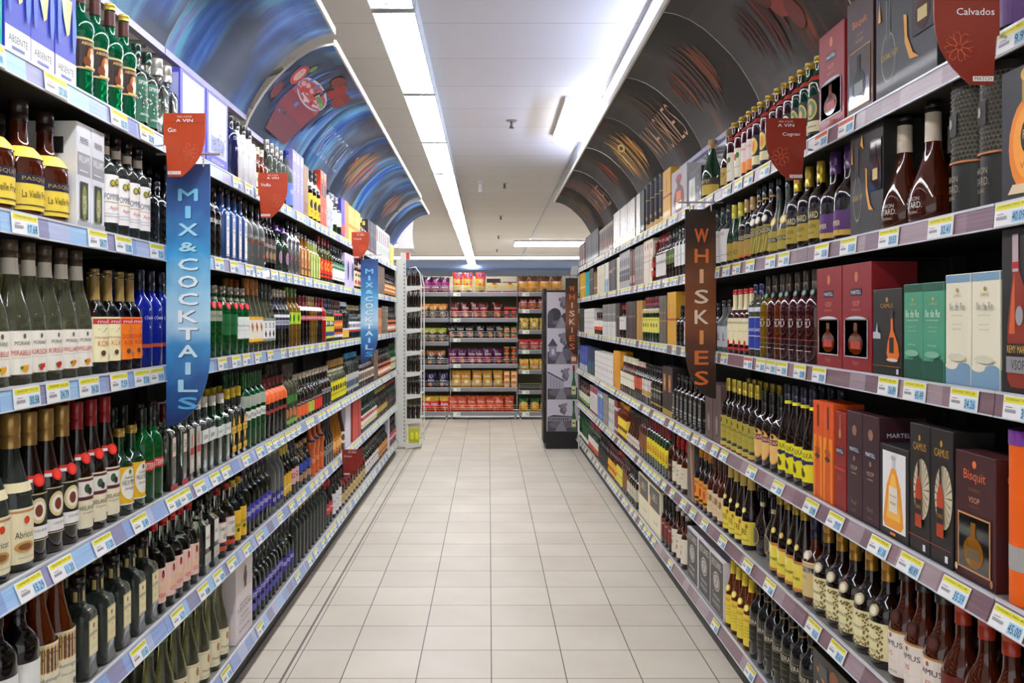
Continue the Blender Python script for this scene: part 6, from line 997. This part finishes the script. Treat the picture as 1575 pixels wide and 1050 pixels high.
def card(s, y, zt, word, col, lab, H=.185, wd=.122):
    t = empty('category_card', (s*.95, y, zt)); I = -s; M = mat(col, .4, coat=.2)
    pts = [(.0, 0), (wd, 0)]; n = 8
    for i in range(0, n+1):
        a = i/n; pts.append((wd*(1-.04*a-.52*a**2.6), -H*.28-H*.72*a))
    pts += [(.012, -H), (.006, -H*.52), (0, -H*.5)]
    m = MB(); k = len(pts); fr = [(I*x, -.0015, z) for x, z in pts]; bk = [(I*x, .0015, z) for x, z in pts]
    order = list(range(k)) if I < 0 else list(range(k))[::-1]
    m.raw(fr+bk, [tuple(order), tuple([k+i for i in order[::-1]])]+[(i, (i+1) % k, k+(i+1) % k, k+i) for i in range(k)], M)
    m.build('card', t)
    q = MB()
    def put(tx, cx, cz, w_, h_, c, d=.002):
        vs, fs = text_mesh(tx); q.raw([(I*cx+a*w_, -d, cz+b*h_) for a, b in vs], fs, mat(c, .4))
    put('MA CAVE', wd*.5, -H*.055, wd*.34, H*.03, 'f0ddd0'); put('A VIN', wd*.5, -H*.115, wd*.4, H*.05, 'ffffff')
    put(word, wd*((.10+.033*len(word)) if I > 0 else .37), -H*.265, wd*(.066 if I > 0 else .072)*len(word), H*.07, 'ffffff')
    q.box(I*.003, -.0019, -H*.152, I*(wd-.001), -.0016, -H*.146, mat('7a2c18', .5))
    lines = mat('e8744a' if col != '8c2418' else 'b84a34', .4); cx, cz = I*wd*.62, -H*.62
    for i in range(8):
        a = i*PI/4+.2; ca, sa = math.cos(a), math.sin(a); R = wd*.24
        ring = []
        for j in range(9):
            tt = j/8; rr = R*(.25+.75*math.sin(tt*PI/2) if tt < .99 else 1); wv = R*.24*math.sin(tt*PI)
            th_ = PI*tt; ring.append((R*(.18+.82*(1-math.cos(th_))/2-(.12 if tt > .95 else 0)), R*.27*math.sin(th_)*(.5+.5*tt)))
        for sg in (-1, 1):
            P3 = [(cx+x*ca-sg*y_*sa, -.0022, cz+x*sa+sg*y_*ca) for x, y_ in ring]
            q.tube(P3, .0007, lines, 4)
    q.box(I*.012, -.0021, -H*.965, I*.05, -.0017, -H*.915, mat('f4f0ec', .4))
    put('MATCH', .031, -H*.94, .032, H*.034, '5c1c10', .0024)
    q.build('print', t)
    h = MB(); h.tube([(-I*.005, .004, -H*.5), (-I*.04, .02, -H*.5)], .003, mat('b8b4ac', .3, .5)); h.build('clip', t)
    return tag(t, lab, 'sign')
card(-1, 2.584, 2.03, 'Gin', 'b8421a', 'orange red category card reading Gin, left top shelf')
card(-1, 3.64, 2.03, 'Vodka', 'b8421a', 'orange red category card reading Vodka, left top shelf')
card(-1, 6.12, 2.03, 'Tequila', 'b8421a', 'orange red category card reading Tequila, left top shelf')
card(-1, 5.72, .585, 'Grappa', '8c2418', 'dark red category card reading Grappa, low on the left', .168, .13)
card(1, 2.648, 2.03, 'Cognac', '8c2c18', 'dark red category card reading Cognac, right top shelf')
card(1, 1.646, 2.05, 'Calvados', '8c2c18', 'dark red category card reading Calvados at the right frame edge')

# ------------------------------------------------------------------ end unit of bottles on the left, poster display on the right
t = empty('end_display_rack', (-.96, 9.72, 0)); WH = mat('e2e2d8', .4)
b = MB(); b.box(-.06, 0, .02, .02, .03, 2.09, WH); b.box(-.4, .03, .0, .02, .05, 2.05, WH); b.build('end_panel', t)
b = MB()
for i in range(46): b.box(.026, -.0025, .08+i*.043, .034, -.0005, .103+i*.043, mat('28282a', .5))
b.box(.02, -.0005, .02, .042, .05, 2.09, WH); b.build('slotted_post', t)
b = MB(); b.tube([(.05, .02, .06), (.05, .02, 1.86)], .006, WH); b.tube([(.05, .02, 1.86), (.09, .02, 1.985), (.15, .02, 2.0), (.2, .02, 1.93), (.215, .02, 1.8), (.215, .02, .06)], .006, WH); b.tube([(.225, .3, .06), (.225, .3, 1.8), (.2, .3, 1.93)], .006, WH); b.build('wire_frame', t)
RK = [.06, .33, .60, .845, 1.075, 1.32, 1.555, 1.79]
for z in RK:
    b = MB(); b.box(.045, .0, z-.012, .212, .36, z, WH); b.raw([(.045, .0, z-.012), (.212, .0, z-.012), (.212, .0, z-.035), (.045, .0, z-.06), (.045, .003, z-.012), (.212, .003, z-.012), (.212, .003, z-.035), (.045, .003, z-.06)], [(0, 3, 2, 1), (4, 5, 6, 7), (0, 4, 7, 3), (3, 7, 6, 2), (2, 6, 5, 1)], WH); b.build('shelf', t)
tag(t, 'white slotted end rack holding small dark bottles, left aisle end', 'rack')
PD = dict(shape='std', h=.2, r=.024, glass='dark', cap=('1c1c1c', .14)); proto = None; k = 0
for zi, z in enumerate(RK[1:]):
    for j, xx in enumerate((.075, .125, .178)):
        if proto is None:
            pm = MB(); [pm.add(x_) for x_ in bottle_parts(PD, .2, .024, 10).values()]; proto = o = pm.build('wine_bottle')
        else: o = proto.copy(); COL.objects.link(o)
        o.location = (-.96+xx, 9.76, z+.001)
        tag(o, f"small dark bottle, {['left', 'middle', 'right'][j]} one, {ORD[zi].replace('nearest', 'first')} tier from below on the white end rack", 'bottle', 'dark bottles on the white end rack'); k += 1
o = MB(); o.box(-.06, -.03, 0, .06, .05, .16, mat('c8d030', .5)); o.box(-.062, -.031, .16, .062, .051, .2, mat('d8c8a0', .5)); o.lathe([(.04, .02), (.1, .02), (.12, .008)], mat('e8e040', .5), 10, c=(-.025, -.035)); o.lathe([(.04, .02), (.1, .02), (.12, .008)], mat('e8e040', .5), 10, c=(.03, -.035))
tag(o.build('carton', None, (-.83, 9.79, .0605)), 'small yellow and green carton at the foot of the white rack', 'carton')
for j in range(2):
    pm = MB(); [pm.add(x_) for x_ in bottle_parts(dict(PD, glass='dkgreen', cap=('2c7a38', .2)), .12, .022, 10).values()]
    tag(pm.build('wine_bottle', None, (-.84+.07*j, 9.9, 2.001-.19)), f"green capped small bottle on top of the white rack, {['left', 'right'][j]}", 'bottle', 'green capped bottles on the white rack')
o = MB(); o.box(-.05, -.05, 0, .05, .05, .07, mat('e8ddd4', .5)); o.box(.015, -.052, .0, .052, -.05, .07, mat('c84030', .5))
tag(o.build('box', None, (-.93, 9.83, 2.0905)), 'small white and red box on top of the white end panel', 'box')

t = empty('poster_display', (.645, 9.72, 0)); BK = mat('1b1a19', .45); WD = .335
b = MB(); b.box(-.02, .0, 0, WD, .36, .19, BK, .004); b.build('base', t)
b = MB(); b.box(-.045, .03, .06, -.008, .33, 1.76, BK); 
for z in (.45, .92, 1.3, 1.62): b.box(-.052, .02, z, -.008, .05, z+.07, mat('3c3832', .4, .4))
b.build('side_rail', t)
ZP = [.195, .545, .935, 1.33, 1.725]
for i in range(4):
    z0, z1 = ZP[i], ZP[i+1]; p = MB(); p.box(-.008, .0, z0, WD, .02, z1-.004, mat('cfc9d4', .5)); fm = lambda u, v, k: ((WD-.008)/2+u*WD/2*.985, -.0008-.0003*k, z0+v*(z1-z0-.006))
    g1, g2, g3 = '5a5660', '2c2a30', '8a8690'
    ops = [('r', -1, 0, 1, .34, '4a464e'), ('e', -.1, .2, .8, .13, '6a6670'), ('p', [(-.5, 0), (.3, 0), (.0, .33), (-.1, .33)], '8a8690')]
    mp = [('e', .05, .78, .2, .1, g3), ('e', -.02, .66, .16, .09, '6c6872'), ('e', .15, .68, .14, .1, g3), ('e', -.18, .8, .08, .05, '6c6872'), ('e', .1, .58, .1, .06, '6c6872'), ('e', .24, .86, .1, .04, g3)]
    if i == 0: ops += mp+[('r', -1, .32, .6, .46, g3), ('p', [(-1, .46), (-.6, .52), (.6, .48), (.6, .46)], '4a4650')]+[('r', -.95+.14*j, .35, -.89+.14*j, .42, '3a363e') for j in range(10)]
    if i == 1: ops += [(o_[0], o_[1]+.15)+o_[2:] for o_ in mp]+[('p', [(-1, .3), (-1, .78), (.1, .52), (.1, .3)], 'a8a4b0'), ('p', [(-1, .80), (-1, .76), (.14, .5), (.14, .54)], '38343c')]+[('r', -.8+.2*j, .3, -.78+.2*j, .66-.05*j, '4a4650') for j in range(4)]
    if i == 2: ops += mp+[('r', -.9, .2, -.4, .5, '8c8894'), ('p', [(-1, .5), (-.65, .72), (-.3, .5)], '4a4650'), ('p', [(.0, .42), (.3, .62), (.6, .42)], '4a4650'), ('r', -.72, .26, -.55, .42, 'd0ccd6'), ('r', .0, .3, .6, .42, '6c6872')]
    if i == 3: ops += mp+[('e', -.5, .38, .4, .18, '3c3a40'), ('e', .4, .3, .5, .14, '4c4850'), ('p', [(-.3, 0), (.3, 0), (.0, .3), (-.1, .3)], '9c98a2'), ('e', -.8, .3, .2, .2, '504c54')]
    if i in (0, 1): ops += [('r', .60, .06, .9, .42, '3c7a3a'), ('p', [(.60, .42), (.9, .42), (.82, .6), (.68, .6)], '2f6a34'), ('r', .69, .6, .81, .86, '2f6a34'), ('r', .68, .8, .82, .97, '2c4a28' if i == 0 else '8c2830'), ('r', .61, .14, .89, .38, 'e0dcb0'), ('r', .66, .24, .84, .28, '6a5a30')]
    if i == 2: ops += [('r', .55, -.0, .98, .32, 'a8583c'), ('r', .6, .08, .9, .2, 'd8c4a0')]
    paint(p, fm, ops); p.build('poster_panel', t)
b = MB(); b.box(-.01, .0, 1.725, WD, .3, 1.745, BK); b.build('top', t)
tag(t, 'tall black display stand with four grey map posters, right aisle end', 'display stand')
o = MB(); o.box(-.045, -.003, 0, .045, .003, .27, mat('e8e8ea', .5)); o.box(-.045, -.0045, 0, -.04, -.003, .27, mat('404044', .5)); o.box(.04, -.0045, 0, .045, -.003, .27, mat('404044', .5)); o.v = [(a+c*.12, b_, c) for a, b_, c in o.v]
tag(o.build('sign_card', None, (.92, 9.8, 1.746)), 'leaning white card on top of the poster display', 'sign')
t = empty('hanging_sign', (-1.05, 11.2, 2.32))
o = MB(); n = 8; v = [((-.10-.02*math.sin(i/n*PI)+.1*j*2+(.02*math.sin(i/n*PI) if j else 0)*0), .0+.02*j, -.0+i/n*.38) for i in range(n+1) for j in (0, 1)]
o.raw(v, [(2*i, 2*i+1, 2*i+3, 2*i+2) for i in range(n)], mat('f4f2f6', .6)); v2 = [(a, b_+.004, c) for a, b_, c in v]; o.raw(v2, [(2*i, 2*i+2, 2*i+3, 2*i+1) for i in range(n)], mat('f4f2f6', .6)); o.build('sheet', t)
o = MB(); o.tube([(-.1, .01, .38), (-.1, .01, CZ-2.32)], .002, mat('a0a0a0', .4)); o.tube([(.1, .01, .38), (.1, .01, CZ-2.32)], .002, mat('a0a0a0', .4)); o.build('cord', t)
tag(t, 'blank white sheet sign hanging beyond the left canopy end', 'sign')

# ------------------------------------------------------------------ snack shelves across the far end
SD = 12.55; PX = SD/F
def sx(x): return (x-VX)*PX
def sz(y): return CH-(y-VY)*PX
OLIVE = mat('6c6848', .7); LIP = mat('8c8c90', .3, .6)
def unit(x0, x1, lips, lab, top=2.05):
    t = empty('snack_shelving', (x0, SD, 0)); L = x1-x0
    b = MB(); b.box(0, .42, .1, L, .45, top, OLIVE); b.box(0, .415, 1.80, L, .42, top, mat('dcd4bc', .6)); b.build('back_panel', t)
    for xx in (.02, L-.05):
        f = MB(); f.lathe([(.0, .02), (.03, .022), (.035, .012), (.06, .012)], mat('b8b8b4', .3, .7), 10, c=(xx+.015, .05)); f.box(xx, .04, .055, xx+.03, .4, .09, mat('3c3c3a', .5)); f.build('foot', t)
    for z in lips:
        s_ = MB(); s_.box(0, .0, z-.02, L, .41, z+.008, LIP); sh = s_.build('shelf', t)
        r = MB(); r.box(.004, -.008, z-.032, L-.004, .0, z+.024, LIP); r.box(.004, -.009, z+.020, L-.004, .002, z+.026, mat('d8d8d8', .3, .5)); r.build('price_rail', sh)
        g = MB(); WM = mat('c4c4be', .3, .7)
        for zz in (.06, .085, .115): g.tube([(.01, .004, z+zz), (L-.01, .004, z+zz)], .0028, WM, 6)
        k = max(2, int(L/.3))
        for i in range(k+1): xx = .012+(L-.024)*i/k; g.tube([(xx, .006, z+.02), (xx, .006, z+.118)], .003, WM, 6)
        g.build('wire_guard', sh)
        p = MB(); p.box(L*.06, -.0095, z-.03, L*.06+.1, -.008, z+.018, mat('e8ecdc', .4)); p.box(L*.06+.05, -.0100, z-.02, L*.06+.09, -.0095, z+.006, mat('a8c8a8', .4)); p.build('price_ticket', sh)
    return tag(t, lab, 'shelving')
ZC = [1.78, 1.414, 1.13, .763, .43, .086]; ZL = [1.78, 1.414, 1.08, .747, .43, .086]; ZR = [1.78, 1.54, 1.245, .963, .679, .392, .086]
unit(sx(600), sx(690.5), ZL, 'metal snack shelving, left section behind the white rack')
unit(sx(691), sx(796.5), ZC, 'metal snack shelving, wide middle section of the end wall')
unit(sx(797), sx(900), ZR, 'metal snack shelving with seven tiers, right section')
BAG = {}
def bag(kind):
    if kind in BAG: return BAG[kind][0].copy()
    w_, h_, c1, c2, ops = SNK[kind][:5]; m = MB(); nu, nv = 8, 10; v = []
    for side_ in (-1, 1):
        for j in range(nv+1):
            for i in range(nu+1):
                u = -1+2*i/nu; q = j/nv; th = .035*(math.sin(PI*min(max((q-.05)/.9, 0), 1))**.55)*math.sqrt(max(0, 1-u*u))
                pin = 1-.07*math.sin(PI*q)+(.03*math.sin(9*u) if j == nv else 0)*0
                v.append((u*w_/2*pin, side_*th+.003*math.sin(7*u+5*q), q*h_+(.004*math.sin(6*u) if j == nv else 0)))
    o = (nu+1)*(nv+1); M1 = mat(c1, .25, coat=.4); M2 = mat(c2, .25, coat=.4)
    for side_ in (0, 1):
        for (lo, hi, M) in ((0, int(nv*.72), M1), (int(nv*.72), nv, M2)):
            fs = []
            for j in range(lo, hi):
                for i in range(nu):
                    a = side_*o+j*(nu+1)+i; f = (a, a+1, a+nu+2, a+nu+1); fs.append(f if side_ == 0 else f[::-1])
            used = sorted({x for f in fs for x in f}); ix = {x: i for i, x in enumerate(used)}
            m.raw([v[x] for x in used], [tuple(ix[x] for x in f) for f in fs], M, True)
    def fm(u, q, k):
        th = .035*(math.sin(PI*min(max((q-.05)/.9, 0), 1))**.55)*math.sqrt(max(0, 1-u*u))
        return (u*w_/2*(1-.07*math.sin(PI*q)), -th-.0025-.0004*k, q*h_)
    paint(m, fm, ops, True); me = m.mesh(SNK[kind][5]); ob = bpy.data.objects.new(SNK[kind][5], me); BAG[kind] = (ob,)
    return ob
def dor(c): return [('e', -.05, .3, .5, .16, c), ('e', .2, .22, .4, .1, 'd89040'), ('p', [(-.6, .7), (.65, .76), (.1, .5)], '1c1614'), ('t', 'Doritos', 0, .66, 1.4, .12, 'f4f0e8')]
SNK = {'tortred': (.142, .30, 'd8b830', 'e04428', [('r', -.75, .38, .75, .8, 'e04428'), ('e', .1, .88, .7, .1, '5c2c84'), ('t', 'Tortilla', 0, .64, 1.2, .08, 'f8e0d8'), ('t', 'Chips', 0, .53, .8, .07, 'f8e0d8'), ('e', -.2, .2, .4, .1, 'a8b030'), ('e', .2, .12, .4, .08, 'c84848')], 'snack_bag', 'tall red tortilla chip bag'),
 'purple': (.13, .24, '8c2c6c', '3a1c30', [('e', 0, .75, .35, .1, 'b05890'), ('r', -.8, .3, .8, .4, 'c8c0b8'), ('e', 0, .15, .5, .1, 'c88848')], 'snack_bag', 'magenta crisp bag'),
 'orchip': (.16, .25, 'e8a028', '5c3420', [('e', 0, .3, .7, .2, 'f0c048'), ('t', 'Chips', 0, .62, 1.3, .13, 'f0e8e0'), ('e', .2, .2, .4, .1, 'c87820')], 'snack_bag', 'orange and brown crisp bag'),
 'brown': (.135, .22, '5c4c40', 'd08838', [('r', -.7, .62, .7, .85, 'e0a050'), ('e', 0, .3, .6, .18, 'c0b8ac'), ('e', .1, .12, .4, .08, 'c86838')], 'snack_bag', 'brown and orange snack bag'),
 'dred': (.135, .24, '8c1c18', '5c1010', dor('d86838'), 'snack_bag', 'dark red tortilla chip bag'),
 'green': (.135, .21, '4a4a38', 'a8b838', [('e', 0, .75, .5, .14, 'c8a060'), ('t', 'Bugles', 0, .45, 1.3, .16, 'e0dcd4'), ('e', 0, .18, .5, .12, 'd88838')], 'snack_bag', 'green topped crisp bag'),
 'dblack': (.135, .22, '28221f', '181614', dor('e07c38'), 'snack_bag', 'black tortilla chip bag'),
 'white': (.135, .22, '4c4a50', 'a87048', [('e', 0, .78, .4, .14, 'd8a888'), ('t', 'Bugles', 0, .5, 1.3, .16, 'eceaea'), ('e', -.2, .25, .4, .12, 'd89040')], 'snack_bag', 'grey crisp bag with face picture'),
 'dpurple': (.135, .235, '6c1c50', '581848', dor('c83838'), 'snack_bag', 'purple tortilla chip bag'),
 'navy': (.135, .22, '26284c', '2c3064', [('e', 0, .78, .4, .14, 'c89888'), ('t', 'Bugles', 0, .5, 1.3, .16, 'eceaea'), ('e', -.2, .25, .4, .12, 'e87838')], 'snack_bag', 'navy blue crisp bag with face picture'),
 'dyellow': (.14, .255, 'd8a028', 'd0982c', [('p', [(-.8, .72), (.85, .8), (.1, .48)], '5c3c18'), ('t', 'Doritos', 0, .68, 1.4, .12, 'f4f0e8'), ('e', .1, .36, .4, .12, 'f0d878')], 'snack_bag', 'golden yellow tortilla chip bag'),
 'redyel': (.14, .23, 'd82c28', 'e0b028', [('p', [(-.9, .7), (-.1, .7), (0, .98), (-.8, .98)], 'e8b830'), ('t', 'Bugles', 0, .5, 1.4, .2, 'f0eeea'), ('r', -.4, .0, .3, .34, 'e0b838')], 'snack_bag', 'red and yellow puffed crisp bag'),
 'dorange': (.14, .235, 'e0561c', 'c84818', [('p', [(-.7, .7), (.75, .78), (.1, .5)], '5c2414'), ('t', 'Doritos', 0, .66, 1.4, .12, 'f4f0e8'), ('e', .1, .36, .3, .1, 'f08840'), ('r', -.9, .05, .9, .2, 'c83020')], 'snack_bag', 'bright orange tortilla chip bag'),
 'redchip': (.125, .18, 'c84830', '702020', [('t', 'Grill', 0, .72, 1.3, .24, 'f0eae8'), ('e', 0, .3, .6, .2, 'e89838')], 'snack_bag', 'maroon and orange chip bag'),
 'yelchip': (.125, .185, 'e0b838', 'e8d060', [('e', 0, .8, .4, .1, 'c83830'), ('e', 0, .5, .5, .16, 'f4e8a8'), ('e', .1, .2, .4, .12, 'c89828')], 'snack_bag', 'pale yellow crisp bag'),
 'nuts': (.15, .165, 'b82c28', 'c83030', [('t', 'Nuts', 0, .66, 1.2, .2, 'f0e0d0'), ('e', 0, .3, .7, .16, 'd8a870'), ('r', -.9, .04, .9, .14, 'c8b088')], 'snack_bag', 'red nut bag'),
 'yelred': (.13, .165, 'f0b838', 'f0c040', [('e', .1, .6, .6, .16, 'e05c30'), ('e', 0, .3, .7, .12, 'f0e0b0')], 'snack_bag', 'yellow and orange peanut bag'),
 'yelgreen': (.125, .2, 'e8a828', '2c6a34', [('e', 0, .55, .5, .2, 'f0c860'), ('e', 0, .25, .5, .12, 'f0b840')], 'snack_bag', 'yellow snack bag with green top')}
SNP = [('tortred', 1.78, [703, 719, 738.5], 'middle'), ('purple', 1.78, [638, 655, 669, 683.5], 'left'), ('orchip', 1.78, [804.5, 820.5, 838, 857], 'right'),
 ('brown', 1.414, [652, 665.5, 680.5], 'left'), ('dred', 1.414, [699, 715.5, 730.5, 744, 764.5], 'middle'), ('green', 1.08, [652, 664.5, 679], 'left'),
 ('dblack', 1.13, [694.5, 708, 722, 739, 754, 769], 'middle'), ('white', .747, [647, 662, 677.5], 'left'), ('dpurple', .763, [696, 710, 725, 736.5, 750.5, 766], 'middle'),
 ('navy', .43, [648, 663, 680.5], 'left'), ('dyellow', .43, [701, 716.5, 733, 750, 766.5], 'middle'), ('redyel', .086, [654, 668.5, 683.5], 'left'),
 ('dorange', .086, [697, 710.5, 725, 739.5, 754, 768, 783], 'middle'), ('redchip', 1.54, [805, 819, 833, 848], 'right'), ('yelchip', 1.245, [806.5, 822, 837], 'right'),
 ('nuts', .963, [806, 822, 838], 'right'), ('yelred', .679, [807, 822.5, 837], 'right'), ('yelgreen', .086, [806, 823, 839], 'right')]
TIER = {1.78: 'top', 1.414: 'second', 1.13: 'third', 1.08: 'third', .763: 'fourth', .747: 'fourth', .43: 'fifth', .086: 'bottom', 1.54: 'second', 1.245: 'third', .963: 'fourth', .679: 'fifth'}
for kind, z, xs, sec in SNP:
    for i, x in enumerate(xs):
        for row in (0, 1):
            o = bag(kind)
            if kind in BAG and o is BAG[kind][0] and row == 0 and i == 0: pass
            COL.objects.link(o); o.location = (sx(x), SD+.085+.1*row, z+.009); o.rotation_euler = (-.05+random.uniform(-.04, .04), random.uniform(-.05, .05)*(1 if row == 0 else .3), random.uniform(-.12, .12))
            d = SNK[kind][6]
            lab = f"{d}, {ORD[i].replace('nearest', 'first')} from left, {TIER[z]} tier, {sec} section" if row == 0 else f"{d} behind {ORD[i].replace('nearest', 'first')} from left, {TIER[z]} tier, {sec} section"
            tag(o, lab, 'snack bag', f"{d}s ({sec} section, {TIER[z]} tier)")
def tin(name, c1, c2, w_, h_, x, z, lab, grp, rnd=True):
    m = MB()
    if rnd: m.lathe([(0, w_/2), (h_*.8, w_/2), (h_*.82, w_/2*1.04), (h_, w_/2*1.04)], mat(c1, .3), 14); q = cyl_map(w_/2, 1.4, 0, h_); paint(m, q, [('r', -1, .1, 1, .76, c2), ('e', 0, .42, .5, .2, 'd84830')], True); m.lathe([(h_*.82, w_/2*1.06), (h_*1.005, w_/2*1.06)], mat(c1, .3), 14)
    else: m.box(-w_/2, -.04, 0, w_/2, .04, h_, mat(c1, .5)); paint(m, lambda u, v, k: (u*w_/2, -.0406-.0003*k, v*h_), [('r', -.8, .3, .8, .75, c2), ('e', 0, .2, .6, .12, 'c86c30')])
    tag(m.build(name, None, (sx(x), SD+.06, z)), lab, 'snack', grp)
for zb, cnt, c1, c2, nm, rnd, hh in ((1.13, 2, '2f7a38', 'd8a070', 'green lidded salsa jar', True, .088), (.763, 3, 'b88c50', '5c2820', 'gold lidded salsa jar', True, .085), (1.414, 2, '4a1818', 'b83028', 'dark red salsa jar', True, .07)):
    for j in range(cnt):
        for i, x in enumerate((779.5, 790.5)): tin('salsa_jar', c1, c2, .078, hh, x, zb+.009+j*(hh+.001), f"{nm}, {['left', 'right'][i]} column, {['lowest', 'second', 'third'][j]} in the stack", nm+'s')
for j in range(3):
    for i, x in enumerate((779.5, 790.5)): tin('snack_box', 'd88c48', 'f0c890', .082, .082, x, .439+j*.083, f"small orange snack box, {['left', 'right'][i]} column, {['lowest', 'second', 'third'][j]} in the stack", 'small orange snack boxes', False)
tin('snack_box', 'd83028', '8c1c18', .17, .03, 785, 1.424+.142, 'flat red tray lying on the salsa jars', 'red tray', False)
for i, x in enumerate((760, 784.5)):
    m = MB(); m.box(-.105, -.05, 0, .105, .05, .165, mat('e8d8b8', .5)); paint(m, lambda u, v, k: (u*.105, -.0506-.0003*k, v*.165), [('r', -1, .0, 1, .22, 'c82c3c'), ('e', -.5, .6, .35, .2, 'f0d860'), ('e', .2, .65, .35, .2, 'e8c850'), ('e', .7, .5, .25, .2, 'f0dc78'), ('e', 0, .85, .3, .1, 'c85048'), ('r', -1, .92, 1, 1.0, '3c2420')])
    if i == 0: m.box(-.105, -.05, .165, .09, .05, .21, mat('2c2420', .5))
    tag(m.build('snack_multipack', None, (sx(x), SD+.07, 1.789)), f"wide pale crisp multipack with red base, {['left one with dark top', 'right one'][i]}", 'snack', 'crisp multipacks on the top tier')

for sd in 'LR':
    for sh in ZS: stock(sd, sh)
